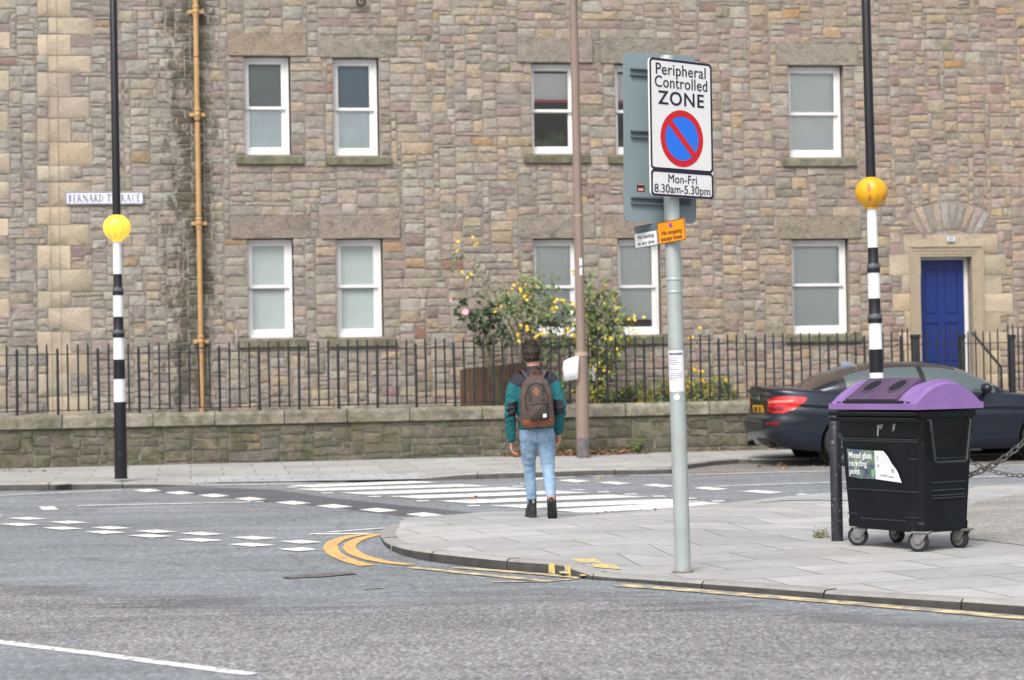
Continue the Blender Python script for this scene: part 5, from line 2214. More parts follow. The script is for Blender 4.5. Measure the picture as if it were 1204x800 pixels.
# greenhouse
ZR = smoothtab([(.58, 1.06), (.72, 1.125), (1.0, 1.285), (1.35, 1.40), (1.75, 1.452), (2.2, 1.466), (2.6, 1.447), (2.95, 1.372), (3.3, 1.22), (3.6, 1.045), (3.78, .955)])
WB = smoothtab([(.58, .60), (.8, .70), (1.1, .775), (1.5, .815), (2.4, .825), (3.1, .80), (3.5, .74), (3.78, .64)])


def GH(x, th, off=0):
    zb = lerpt(ZTOP, x) - .01
    zr = max(zb + .01, lerpt(ZR, x))
    n_ = 2.55
    f = lambda X, T: Vector((X, -(lerpt(WB, X)) * math.copysign(abs(math.cos(T)) ** (2 / n_), math.cos(T)), (lerpt(ZTOP, X) - .01) + max(.01, lerpt(ZR, X) - lerpt(ZTOP, X) + .01) * abs(math.sin(T)) ** (2 / n_)))
    p = f(x, th)
    if off:
        e = 1e-3
        a = f(x + e, th) - f(x - e, th)
        t0, t1 = max(1e-3, th - e * 5), min(math.pi - 1e-3, th + e * 5)
        b = f(x, t1) - f(x, t0)
        nn = a.cross(b).normalized()
        if nn.dot(Vector((0, p.y, p.z - zb + .2))) < 0:
            nn = -nn
        p = p + nn * off
    return p


mb = MB()
xs = [.58 + (3.78 - .58) * i / 70 for i in range(71)]
ths = [math.pi * i / 48 for i in range(49)]
mb.grid([[GH(x, t_) for t_ in ths] for x in xs])
mb.build("roof", NAVYP, CAR, smooth=40)
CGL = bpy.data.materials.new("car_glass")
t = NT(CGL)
t.bsdf.inputs["Base Color"].default_value = (.085, .11, .115, 1)  # pale base colour stands in for reflected sky and building
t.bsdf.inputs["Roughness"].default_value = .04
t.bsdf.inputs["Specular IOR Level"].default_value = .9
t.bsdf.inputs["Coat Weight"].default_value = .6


def th_of(x, zfrac, n_=2.55):
    return math.asin(min(1, max(0, zfrac)) ** (n_ / 2))


def side_glass(name, xa, xb, side, off, m, margin=0.0, lo=.05, up=.80):
    mb = MB()
    rows_ = []
    for i in range(31):
        x = xa + (xb - xa) * i / 30
        hgt = max(.02, lerpt(ZR, x) - lerpt(ZTOP, x) + .01)
        l_ = (.028 - margin) / hgt
        u_ = max(l_ + .001, 1 - (.085 - margin) / hgt)
        u_ = min(u_, .83 + margin * 1.5)
        u_ = max(u_, l_)
        a, b = th_of(x, l_), th_of(x, u_)
        row = []
        for j in range(9):
            q = a + (b - a) * j / 8
            row.append(GH(x, q if side < 0 else math.pi - q, off))
        rows_.append(row)
    mb.grid(rows_)
    return mb.build(name, m, CAR, smooth=40)


for s in (-1, 1):
    side_glass("window_trim", 1.06, 3.46, s, .003, TRIM, .014)
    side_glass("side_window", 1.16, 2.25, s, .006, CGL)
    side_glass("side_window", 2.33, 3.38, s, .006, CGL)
for nm, xa, xb, tm in (("rear_window", .66, 1.58, .62), ("windscreen", 2.86, 3.70, .62)):
    mb = MB()
    rows_ = []
    for i in range(21):
        x = xa + (xb - xa) * i / 20
        s = (i / 20) if nm == "rear_window" else 1 - i / 20
        t0 = .50 + .22 * s
        rows_.append([GH(x, t0 + (math.pi - 2 * t0) * j / 24, .005) for j in range(25)])
    mb.grid(rows_)
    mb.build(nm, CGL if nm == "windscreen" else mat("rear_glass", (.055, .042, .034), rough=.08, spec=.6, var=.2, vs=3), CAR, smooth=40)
mb = MB()
mb.prism([(1.32, 1.39), (1.56, 1.43), (1.54, 1.45), (1.42, 1.485), (1.37, 1.478)], -.012, .012, Matrix.Rotation(R(90), 4, 'X'))
mb.build("antenna_fin", mat("pale_blue_paint", (.25, .31, .40), rough=.3), CAR, smooth=30, bevel=.006)


def patch(name, pts_k, m, off, parent=CAR, nd=26):
    """pts_k: list of (outline arc s in 0..1 from tail centre along the near flank, k_low, k_high)"""
    mb = MB()
    rows_ = []
    for i in range(nd + 1):
        q = i / nd * (len(pts_k) - 1)
        j = min(int(q), len(pts_k) - 2)
        f = q - j
        s, k0, k1 = [a + (b - a) * f for a, b in zip(pts_k[j], pts_k[j + 1])]
        idx = (1 - s) * NO
        i0 = min(int(idx), NO - 1)
        fr = idx - i0
        x = HALF[i0][0] + (HALF[i0 + 1][0] - HALF[i0][0]) * fr
        y = HALF[i0][1] + (HALF[i0 + 1][1] - HALF[i0][1]) * fr
        row = []
        for jj in range(7):
            k = k0 + (k1 - k0) * jj / 6
            p = B(x, y, k)
            c = Vector((min(max(p.x, .9), 4), 0, p.z))
            d = (p - c)
            d.z = 0
            row.append(p + d.normalized() * off)
        rows_.append(row)
    mb.grid(rows_)
    return mb.build(name, m, parent, smooth=40)


def arc_at(x=None, y=None):
    """outline arc for a flank position x, or for a tail position y (distance from centre)"""
    if x is not None:
        i = min(range(len(HALF) // 3, len(HALF)), key=lambda q: abs(HALF[q][0] - x) + (9 if HALF[q][1] > -.5 else 0))
    else:
        i = min(range(len(HALF) * 2 // 3, len(HALF)), key=lambda q: abs(HALF[q][1] + y) + (9 if HALF[q][0] > .3 else 0))
    return 1 - i / NO


def kz(x, z):
    return (z - lerpt(ZBOT, x)) / (lerpt(ZTOP, x) - lerpt(ZBOT, x))


LAMPR = mat("tail_lamp_red", srgb(204, 28, 34), rough=.12, var=.2, vs=20, coat=.8)
LAMPL = mat("tail_lamp_light", srgb(236, 130, 118), rough=.15, var=.2, vs=20, coat=.8)
LAMPD = mat("tail_lamp_dark", srgb(120, 14, 24), rough=.15, coat=.8)
a0, a1, a2, a3 = arc_at(y=.44), arc_at(y=.62), arc_at(x=.16), arc_at(x=.52)
for flip in (0, 1):
    # lid half and wing half of the lamp
    TL = patch("tail_lamp", [(a0, kz(0, .80), kz(0, .955)), (a1, kz(0, .765), kz(0, .985)), (a2, kz(.1, .765), kz(.1, 1.005)), ((a2 + a3) / 2, kz(.3, .82), kz(.3, 1.0)), (a3, kz(.5, .945), kz(.5, .985))], LAMPR, .008)
    t1 = patch("lamp_strip", [(a0 + .003, kz(0, .90), kz(0, .925)), (a1, kz(0, .905), kz(0, .94)), (a2, kz(.1, .915), kz(.1, .945)), ((a2 + a3) / 2 - .004, kz(.3, .925), kz(.3, .95))], LAMPL, .011, TL)
    t2 = patch("lamp_strip", [(a0 + .002, kz(0, .815), kz(0, .855)), (a1, kz(0, .79), kz(0, .85)), (a2, kz(.1, .80), kz(.1, .855))], LAMPD, .011, TL)
    t3 = patch("lamp_gap", [(a1 - .0012, kz(0, .765), kz(0, .985)), (a1 + .0012, kz(0, .765), kz(0, .985))], TRIM, .012, TL)
    rf = patch("reflector", [(a1 - .006, kz(0, .60), kz(0, .635)), (a2 + .002, kz(.1, .60), kz(.1, .64))], LAMPD, .006)
    if flip == 0:
        for o in (TL, t1, t2, t3, rf):
            for v in o.data.vertices:
                v.co.y = -v.co.y
            o.data.flip_normals()
# bumper lower edge, sill and door shut lines
patch("bumper_insert", [(arc_at(y=.0), kz(0, .285), kz(0, .40)), (arc_at(y=.4), kz(0, .285), kz(0, .40)), (arc_at(y=.62), kz(0, .30), kz(0, .36))], TRIM, .004)
patch("crease_line", [(arc_at(y=.70), kz(0, .685), kz(0, .695)), (arc_at(x=.3), kz(.3, .69), kz(.3, .70))], TRIM, .003)
for x in (1.42, 2.30, 3.42):
    a = arc_at(x=x)
    k0 = .05 if x > 1.6 else .62
    patch("shut_line", [(a - .0013, k0, .985), (a + .0013, k0, .985)], TRIM, .0025)
patch("boot_line", [(arc_at(y=.60), kz(0, 1.02), kz(0, 1.028)), (arc_at(x=.25), kz(.2, 1.03), kz(.2, 1.038))], TRIM, .004)
CHR = mat("chrome_trim", (.75, .75, .77), rough=.2, metal=1)
for x in (1.62, 2.48):
    k = .80
    p = B(x, -WID, k)
    mb = MB()
    mb.tube([p + Vector((0, .01, 0)), p + Vector((.02, -.03, 0)), p + Vector((.2, -.03, .002)), p + Vector((.22, .01, .002))], (.014), 8)
    mb.build("door_handle", NAVYP, CAR)
p = B(3.78, -WID, .66)
mb = MB()
mb.prism([(0, -.018), (.22, -.012), (.25, .006), (.22, .016), (.02, .014)], -.004, .008, Matrix.Translation(p + Vector((0, -.003, 0))) @ Matrix.Rotation(R(90), 4, 'X'))
mb.build("wing_vent", CHR, CAR, smooth=0, bevel=.003)
for s in (-1, 1):
    mb = MB()
    mb.ball((3.16, s * .985, 1.06), (.085, .115, .075), 20, 12)
    mb.tube([(3.2, s * .80, 1.01), (3.18, s * .93, 1.03)], [.03, .025], 8)
    mb.build("mirror", NAVYP, CAR)
# wheels
RIM = mat("alloy_rim", (.28, .29, .30), rough=.35, metal=.8, var=.15, vs=10)
for x in (XWR, XWF):
    for s in (-1, 1):
        M1 = Matrix.Translation((x, s * .80, RW)) @ Matrix.Rotation(R(-90 * s), 4, 'X')
        mb = MB()
        mb.lathe([(.24, -.11), (.29, -.115), (.325, -.105), (RW, -.085), (RW, .085), (.325, .105), (.29, .115), (.245, .108)], seg=40, M=M1)
        del mb.f[-2:], mb.mi[-2:]
        WH = mb.build("wheel", TYRE, CAR, smooth=40)
        mb = MB()
        mb.lathe([(.246, -.09), (.246, .07), (.25, .105), (.24, .105), (.225, .07)], seg=40, M=M1)
        del mb.f[-2:], mb.mi[-2:]
        mb.lathe([(.05, .04), (.05, .085), (.0, .088)], seg=16, M=M1)
        for q in range(10):
            Mq = M1 @ Matrix.Rotation(2 * math.pi * q / 10, 4, 'Z')
            mb.box(.04, .235, -.014, .014, .055, .085, Mq)
        mb.build("rim", RIM, WH, smooth=35)
        mb = MB()
        mb.lathe([(.16, .0), (.16, .02)], seg=24, M=M1)
        mb.build("brake_disc", mat("brake_disc_metal", (.1, .1, .1), rough=.5, metal=.7), WH)
# rear plate, badge, lid lip
yb_ = B(0, 0, kz(0, .80)).x - .006
PLM = Matrix.Translation((B(HALF[-1][0], 0, kz(0, .80)).x - .010, 0, .805)) @ Matrix.Rotation(R(-90), 4, 'Z') @ Matrix.Rotation(R(96), 4, 'X')
mb = MB()
mb.prism(rrect(.52, .125, .012), -.006, 0, PLM)
NPL = mb.build("number_plate", mat("yellow_plate", srgb(246, 186, 22), rough=.35, var=.03), CAR, smooth=30)
lettering("MRY 87X", .105, mat("plate_black", (.012, .012, .012), rough=.4), NPL, 0, 0, .0012, bold=.003, sx=1.0, M=PLM)
BM_ = Matrix.Translation((B(HALF[-1][0], 0, kz(0, .965)).x - .008, 0, .975)) @ Matrix.Rotation(R(-90), 4, 'Z') @ Matrix.Rotation(R(100), 4, 'X')
mb = MB()
circ2 = lambda r, z, a0=0, a1=360, n=24: [(r * math.cos(R(a0 + (a1 - a0) * i / n)), r * math.sin(R(a0 + (a1 - a0) * i / n)), z) for i in range(n + 1)]
mb.lathe([(.042, -.004), (.042, .002)], seg=28, M=BM_)
mb.m = 1
for q in range(4):
    mb.m = 1 if q % 2 == 0 else 2
    mb.add([BM_ @ Vector(v) for v in [(0, 0, .0036)] + circ2(.026, .0036, 90 * q, 90 * q + 90, 8)], [tuple(range(10))])
mb.m = 1
mb.grid([[BM_ @ Vector(v) for v in circ2(.042, .003)], [BM_ @ Vector(v) for v in circ2(.038, .003)]])
mb.build("badge", [mat("badge_black", (.02, .02, .025), rough=.3), mat("badge_silver", (.7, .72, .74), rough=.3), mat("badge_blue", (.12, .3, .6), rough=.3)], CAR, smooth=30)
lettering("530d", .042, CHR, CAR, 0, 0, .002, M=Matrix.Translation((B(HALF[-1][0], 0, kz(0, .94)).x - .004, -.42, .945)) @ Matrix.Rotation(R(-82), 4, 'Z') @ Matrix.Rotation(R(97), 4, 'X'), name="model_letters", bold=.001)
patch("boot_lip", [(arc_at(y=0.0), .975, .998), (arc_at(y=.4), .975, .998), (arc_at(y=.66), .98, .998)], TRIM, .012)
for s in (-1, 1):
    mb = MB()
    mb.lathe([(.03, -.1), (.035, .1), (.030, .1)], (.16, s * .55, .30), 16, Matrix.Rotation(R(-90), 4, 'Y'))
    mb.build("exhaust", mat("dark_steel", (.05, .05, .05), rough=.3, metal=.8), CAR)
# ------------------------------------------------------------------ person
pb = G(636.5, 612, .03)
pb.z = near_z(pb.x, pb.y) + .002
HD = R(2)
PER = empty("person", pb, HD, "person in a teal and black fleece walking away over the pavement edge with a backpack", "person")

PER.rotation_euler = (0, R(-2.1), HD)
PER_M = Matrix.Translation(pb) @ PER.rotation_euler.to_matrix().to_4x4()


def capsule(mb, pts, rad, seg=14):
    """tapered limb through points with round ends"""
    P = smooth_px([tuple(p) for p in pts], 5) if len(pts) > 2 else [tuple(p) for p in pts]
    n0 = len(pts)
    rr = []
    for i in range(len(P)):
        q = i / (len(P) - 1) * (n0 - 1)
        j = min(int(q), n0 - 2)
        f = q - j
        a, b = rad[j], rad[j + 1]
        a = a if isinstance(a, tuple) else (a, a)
        b = b if isinstance(b, tuple) else (b, b)
        rr.append((a[0] + (b[0] - a[0]) * f, a[1] + (b[1] - a[1]) * f))
    P = [Vector(p) for p in P]
    d0, d1 = (P[0] - P[1]).normalized(), (P[-1] - P[-2]).normalized()
    pre = [P[0] + d0 * min(rr[0]) * k for k in (.95, .75, .4)]
    prr = [(rr[0][0] * k, rr[0][1] * k) for k in (.3, .66, .92)]
    post = [P[-1] + d1 * min(rr[-1]) * k for k in (.4, .75, .95)]
    por = [(rr[-1][0] * k, rr[-1][1] * k) for k in (.92, .66, .3)]
    mb.tube(pre + P + post, prr + rr + por, seg)


def rings(mb, rows):
    """rows: (z, cx, cy, rx, ry, power) horizontal super-ellipse rings"""
    seg = 28
    n0 = len(mb.v)
    R_ = []
    for z, cx, cy, rx, ry, pw in rows:
        row = []
        for k in range(seg):
            a = 2 * math.pi * k / seg
            c, s = math.cos(a), math.sin(a)
            row.append((cx + rx * math.copysign(abs(c) ** (2 / pw), c), cy + ry * math.copysign(abs(s) ** (2 / pw), s), z))
        R_.append(row)
    mb.grid(R_, close=True)
    m = len(rows)
    mb.f += [tuple(n0 + k for k in range(seg - 1, -1, -1)), tuple(n0 + (m - 1) * seg + k for k in range(seg))]
    mb.mi += [mb.m, mb.m]


def fuse(o, vox, it=4, fac=.5):
    eval_replace(o, [('REMESH', dict(mode='VOXEL', voxel_size=vox, use_smooth_shade=True)), ('SMOOTH', dict(factor=fac, iterations=it))])


def wrinkle(o, amp, fn):
    me = o.data
    for v in me.vertices:
        w_ = fn(v.co)
        if w_:
            v.co += v.normal * amp * w_
    me.update()


def refine_mats(o, mats, pick):
    o.data.materials.clear()
    for m in mats:
        o.data.materials.append(m)
    for p in o.data.polygons:
        p.material_index = pick(p.center)
        p.use_smooth = True


SKIN = mat("skin", srgb(196, 142, 120), rough=.5, var=.07, vs=12)
sk = SKIN.node_tree.nodes["Principled BSDF"]
sk.inputs["Subsurface Weight"].default_value = .12
sk.inputs["Subsurface Radius"].default_value = (.02, .008, .004)

# joints (x to the right, y ahead, z up)
LSH, LEL, LWR = (-.178, .0, 1.375), (-.240, -.05, 1.085), (-.250, .03, .785)
RSH, REL, RWR = (.178, .0, 1.375), (.236, -.09, 1.10), (.218, .06, .83)
LHP, LKN, LAN = (-.085, .01, .86), (-.082, .135, .485), (-.076, .16, .09)
RHP, RKN, RAN = (.085, -.0, .86), (.092, -.03, .475), (.094, -.31, .19)

mb = MB()
rings(mb, [(.80, 0, 0, .12, .08, 2.2), (.9, 0, .0, .155, .10, 2.3), (1.05, 0, .01, .14, .09, 2.3), (1.2, 0, .01, .165, .11, 2.4), (1.30, 0, .0, .150, .09, 2.4), (1.36, 0, .0, .10, .07, 2.2), (1.42, 0, .01, .055, .055, 2)])
for a, b, c in ((LSH, LEL, LWR), (RSH, REL, RWR)):
    capsule(mb, [Vector(a) * .93 + Vector((0, 0, .06)), b, c], [.036, .036, .027])
for a, b, c in ((LHP, LKN, LAN), (RHP, RKN, RAN)):
    capsule(mb, [a, b, c], [.085, .052, .037])
capsule(mb, [(0, .005, 1.38), (0, .02, 1.50)], [.062, .056])
HC = Vector((-.012, .045, 1.585))
mb.ball(HC + Vector((0, -.005, .015)), (.076, .096, .098), 24, 16)
mb.ball(HC + Vector((0, .035, -.055)), (.055, .06, .06), 18, 12)
mb.ball(HC + Vector((0, .065, -.09)), (.03, .028, .024), 12, 8)
capsule(mb, [HC + Vector((0, .09, .02)), HC + Vector((0, .115, -.022))], [.010, .016])
for s in (-1, 1):
    mb.ball(HC + Vector((s * .079, -.008, -.005)), (.011, .022, .034), 12, 8, Matrix.Rotation(R(14) * s, 3, 'Z'))
    mb.ball(HC + Vector((s * .035, .082, .028)), (.022, .012, .008), 10, 6)
capsule(mb, [HC + Vector((-.02, .088, -.05)), HC + Vector((.02, .088, -.05))], [.009, .009])


def hand(mb, wr, down, out, fwd_, side, bends):
    """palm and five fingers; down: direction of the hand, fwd_: towards the thumb side"""
    wr, D, Fw = Vector(wr), Vector(down).normalized(), Vector(fwd_).normalized()
    In = D.cross(Fw).normalized() * side
    capsule(mb, [wr - D * .03, wr + D * .02], [(.027, .022), (.026, .022)])
    for q in range(4):
        o_ = (q - 1.5) * .0175
        capsule(mb, [wr + D * .015 - Fw * o_ * .7, wr + D * .085 - Fw * o_], [.016, .0135])
        l_ = (.036, .041, .038, .030)[q]
        b = bends[q]
        p0 = wr + D * .085 - Fw * o_
        d1 = (D * math.cos(b) + In * math.sin(b)).normalized()
        p1 = p0 + d1 * l_
        d2 = (D * math.cos(b * 2.1) + In * math.sin(b * 2.1)).normalized()
        p2 = p1 + d2 * l_ * .72
        d3 = (D * math.cos(b * 2.8) + In * math.sin(b * 2.8)).normalized()
        p3 = p2 + d3 * l_ * .55
        capsule(mb, [p0, p1, p2, p3], [.0098, .0092, .0085, .0075], 10)
    t0 = wr + D * .025 + Fw * .022
    t1 = t0 + (D * .65 + Fw * .6 + In * .35).normalized() * .042
    t2 = t1 + (D * .9 + Fw * .12 + In * .35).normalized() * .032
    t3 = t2 + (D * .95 - Fw * .1 + In * .3).normalized() * .024
    capsule(mb, [t0, t1, t2, t3], [.015, .012, .0105, .009], 10)


hand(mb, Vector(LWR) + Vector((0, .01, -.015)), (.02, .16, -1), None, (.25, 1, .1), 1, [.30, .34, .38, .45])
hand(mb, Vector(RWR) + Vector((-.002, .012, -.012)), (-.06, .30, -1), None, (-.55, 1, .15), -1, [.55, .6, .65, .7])
BODYP = mb.build("body", SKIN, PER)
fuse(BODYP, .0055, 3)
BODYP.data.materials.clear()
BODYP.data.materials.append(SKIN)
mb = MB()
for s in (-1, 1):
    mb.ball(HC + Vector((s * .032, .078, .012)), .0125, 12, 8)
mb.build("eye", mat("eye_white", (.7, .68, .64), rough=.2), BODYP)

# hair: a thick cap with tousled tufts
HAIRM = mat("dark_brown_hair", (.052, .036, .026), rough=.5, var=.5, vs=60, bump=.01, bs=90)
mb = MB()
mb.ball(HC + Vector((0, -.012, .032)), (.085, .104, .098), 24, 16)
mb.ball(HC + Vector((.0, -.03, -.01)), (.078, .082, .062), 20, 12)
mb.ball(HC + Vector((.0, .035, .085)), (.068, .07, .052), 20, 12)
mb.ball(HC + Vector((.012, -.02, .108)), (.06, .07, .035), 20, 12)
HAIR = mb.build("hair", HAIRM, PER)
fuse(HAIR, .007, 3)
wrinkle(HAIR, .005, lambda c: mnoise.noise(c * 42) + .7 * mnoise.noise(Vector((c.x * 95, c.y * 95, c.z * 40))))
# keep the hair off the face
bm = bmesh.new()
bm.from_mesh(HAIR.data)
bmesh.ops.delete(bm, geom=[v for v in bm.verts if (v.co.y - HC.y > .055 and v.co.z - HC.z < .055) or v.co.z - HC.z < -.062], context='VERTS')
bm.to_mesh(HAIR.data)
bm.free()
tuft = MB()
rh = random.Random(9)
hp = [p for p in HAIR.data.polygons if p.center.z > HC.z - .045]
for _ in range(1500):
    p = rh.choice(hp)
    c, nn = p.center, p.normal
    d = (nn * .3 + Vector((rh.uniform(-.35, .35), rh.uniform(-.3, .3), rh.uniform(-.9, -.1) if c.z < HC.z + .06 else rh.uniform(-.1, .5)))).normalized()
    e = d.cross(Vector((rh.random(), rh.random(), rh.random()))).normalized() * .0032
    l_ = rh.uniform(.012, .03)
    f = nn.cross(d).normalized() * .002
    tuft.add([c + e, c - e, c + d * l_ * .6 - e * .6 - nn * .001, c + d * l_ - nn * .004, c + d * l_ * .6 + e * .6 - nn * .001], [(0, 1, 2, 3, 4)])
tuft.build("hair_strand", HAIRM, HAIR, smooth=0)
HAIR.data.materials.clear()
HAIR.data.materials.append(HAIRM)

# jeans


def denim():
    m = bpy.data.materials.new("pale_blue_denim")
    t = NT(m)
    c = t.ramp(t.noise(6, 6, .65), [(.3, srgb(118, 148, 180)), (.5, srgb(144, 174, 203)), (.72, srgb(170, 195, 217))])
    c = t.mix(1, c, t.ramp(t.noise(260, 2), [(.3, .86), (.7, 1.12)]), 'MULTIPLY')
    t.l(c, t.bsdf.inputs["Base Color"])
    t.bsdf.inputs["Roughness"].default_value = .85
    t.bump(t.math('ADD', t.noise(300, 2), t.noise(25, 4)), .006)
    return m


DEN = denim()
mb = MB()
rings(mb, [(.74, -.0, -.005, .12, .09, 2.4), (.80, 0, -.012, .168, .118, 2.5), (.87, 0, -.008, .166, .112, 2.5), (.95, 0, .0, .150, .098, 2.4)])
capsule(mb, [(-.082, -.005, .80), (-.086, .075, .64), LKN, (-.078, .15, .30), (-.076, .158, .11)], [(.092, .10), (.080, .088), (.060, .064), (.055, .060), (.044, .048)])
capsule(mb, [(.082, -.012, .80), (.090, -.008, .64), RKN, (.092, -.155, .34), (.095, -.275, .225)], [(.092, .10), (.080, .088), (.060, .064), (.055, .060), (.044, .048)])
JE = mb.build("jeans", DEN, PER)
fuse(JE, .009, 5)


def jw(c):
    lo = max(0, .55 - abs(c.z - .47) * 3) + max(0, .6 - abs(c.z - .14) * 4) + max(0, .5 - abs(c.z - .72) * 3) + .15
    return lo * (mnoise.noise(Vector((c.x * 9, c.y * 9, c.z * 30))) + .5 * mnoise.noise(Vector((c.x * 14 + c.z * 22, c.y * 20, c.z * 26))))


wrinkle(JE, .0135, jw)
JE.data.materials.clear()
JE.data.materials.append(DEN)
SEAM = mat("denim_seam", srgb(92, 124, 160), rough=.9, var=.2, vs=40)
mb = MB()


def on_back(x, z, o_=.004):
    """point on the back of the jeans"""
    hit, p, nrm_, i_ = JE.ray_cast(Vector((x, -1, z)), Vector((0, 1, 0)))
    return Vector((p.x, p.y - o_, p.z)) if hit else Vector((x, -.11, z))


for pts in ([(0, .93), (0, .87), (0, .81), (.0, .765)], [(-.13, .885), (-.07, .86), (0, .85), (.07, .86), (.13, .885)]):
    mb.tube([on_back(x, z, .001) for x, z in pts], .0028, 6)
for s in (-1, 1):
    for pts in ([(.035, .845), (.125, .855), (.12, .755), (.08, .735), (.045, .755), (.035, .845)],):
        mb.tube([on_back(s * x, z, .001) for x, z in pts], .0022, 6)
mb.build("seam", SEAM, JE)

# boots
BOOT = mat("dark_boot_leather", (.020, .021, .024), rough=.55, var=.35, vs=20, bump=.004)
SOLE = mat("boot_sole_rubber", (.030, .031, .034), rough=.8, var=.35, vs=30, bump=.006)
TAB = mat("boot_tab", (.35, .3, .27), rough=.8)


def boot(M):
    """boot with the ankle over the origin, toe along +y, sole at z=0"""
    mb = MB()
    rings(mb, [(.0, 0, .07, .042, .135, 2.6), (.03, 0, .07, .046, .14, 2.6), (.055, 0, .055, .046, .125, 2.4), (.085, 0, .025, .044, .088, 2.3), (.12, 0, .0, .044, .062, 2.2), (.165, 0, -.005, .046, .060, 2.2)])
    b = mb.build("boot", BOOT, PER)
    fuse(b, .007, 3)
    wrinkle(b, .003, lambda c: mnoise.noise(c * 40))
    for v in b.data.vertices:
        v.co = M @ v.co
    b.data.materials.clear()
    b.data.materials.append(BOOT)
    mb = MB()
    out = []
    for i in range(36):
        a = 6.2832 * i / 36
        y = .068 + .148 * math.copysign(abs(math.sin(a)) ** .85, math.sin(a))
        wd = .050 if y > .08 else (.042 if y > .0 else .041)
        out.append((wd * math.copysign(abs(math.cos(a)) ** .8, math.cos(a)), y))
    mb.prism(out, -.016, .012, M)
    mb.build("sole", SOLE, b, bevel=.004)
    mb = MB()
    mb.box(-.010, .010, -.071, -.064, .125, .16, M)
    mb.build("pull_tab", TAB, b, smooth=0)


boot(Matrix.Translation((-.076, .155, .018)) @ Matrix.Rotation(R(10), 4, 'Z'))
# trailing foot: pivoted up on its toe
toe = Vector((.099, -.215, .016))
boot(Matrix.Translation(toe) @ Matrix.Rotation(R(-4), 4, 'Z') @ Matrix.Rotation(R(-47), 4, 'X') @ Matrix.Translation((0, -.16, .0)))

# fleece jacket
TEAL = mat("teal_fleece", srgb(27, 106, 112), rough=.95, var=.12, vs=14, bump=.012, bs=120)
YOKE = mat("black_yoke_fabric", (.018, .020, .030), rough=.75, var=.2, vs=16, bump=.004, bs=120)
mb = MB()
rings(mb, [(.865, 0, -.004, .172, .118, 2.5), (.88, 0, -.004, .178, .124, 2.5), (.95, 0, -.004, .172, .122, 2.5), (1.06, 0, .0, .175, .122, 2.5), (1.2, 0, .0, .192, .132, 2.6), (1.31, 0, -.004, .200, .130, 2.6), (1.37, 0, -.006, .182, .112, 2.4), (1.405, 0, -.004, .125, .092, 2.2), (1.43, 0, .0, .082, .082, 2)])
capsule(mb, [(0, .0, 1.39), (0, .012, 1.437)], [.078, .072])
capsule(mb, [(-.150, -.002, 1.355), (-.205, -.012, 1.27), LEL, (-.249, -.012, .93), LWR], [.070, .066, .060, .054, .044])
capsule(mb, [(.150, -.002, 1.355), (.202, -.025, 1.27), REL, (.232, -.02, .96), RWR], [.070, .066, .060, .054, .044])
JA = mb.build("jacket", TEAL, PER)
fuse(JA, .0095, 4)


def ww(c):
    arm = 1 if abs(c.x) > .2 else .5
    el = .5 + max(0, .8 - abs(c.z - 1.09) * 5)
    return arm * el * (mnoise.noise(Vector((c.x * 9 + c.z * 9, c.y * 10, c.z * 30 - c.x * 14))) + .4 * mnoise.noise(Vector((c.x * 30, c.y * 30, c.z * 55))))


wrinkle(JA, .017, ww)


def pick(c):
    if c.z > 1.43:
        return 1
    ax_ = abs(c.x)
    if ax_ < .235 and c.z > 1.275 + max(0, ax_ - .13) * .6 - (.0 if c.y < 0 else 0):
        return 1
    if 1.0 < c.z < 1.145 and .17 < ax_ < .272 and c.y < -.055:
        return 1
    return 0


me = JA.data
bm = bmesh.new()
bm.from_mesh(me)
bm.to_mesh(me)
bm.free()
refine_mats(JA, [TEAL, YOKE], pick)

# ------------------------------------------------------------------ backpack
PM = PER_M
BP = empty("backpack", PM @ Vector((.008, -.12, .86)), 0, "dark brown canvas backpack with a tan base worn by the walking person", "backpack")
BP.rotation_euler = PM.to_euler()
CANV = mat("brown_canvas", srgb(82, 70, 66), rough=.85, var=.16, vs=14, bump=.004, bs=180)
CAND = mat("dark_canvas", srgb(58, 52, 50), rough=.85, var=.16, vs=14, bump=.004, bs=180)
TAN = mat("tan_leather", srgb(128, 74, 48), rough=.55, var=.16, vs=10, bump=.003)


def bp_rows(rows, y0=0.0):
    """rows: (z, half width, depth) - pack standing off y=0 towards -y"""
    return [(z, 0, y0 - d / 2, w_, d / 2, 3.2) for z, w_, d in rows]


mb = MB()
rings(mb, bp_rows([(.03, .125, .10), (.04, .150, .13), (.08, .160, .155), (.12, .163, .16), (.22, .163, .16), (.32, .158, .155), (.40, .146, .14), (.46, .122, .12), (.50, .092, .095), (.525, .055, .06), (.535, .03, .03)]))
PK = mb.build("pack", CANV, BP)
fuse(PK, .008, 5)
wrinkle(PK, .008, lambda c: mnoise.noise(c * 16) + .5 * mnoise.noise(Vector((c.x * 30, c.y * 30, c.z * 14))))


def pick2(c):
    k = .115 + .012 * math.cos(c.x * 18)
    return 1 if c.z < k else 0


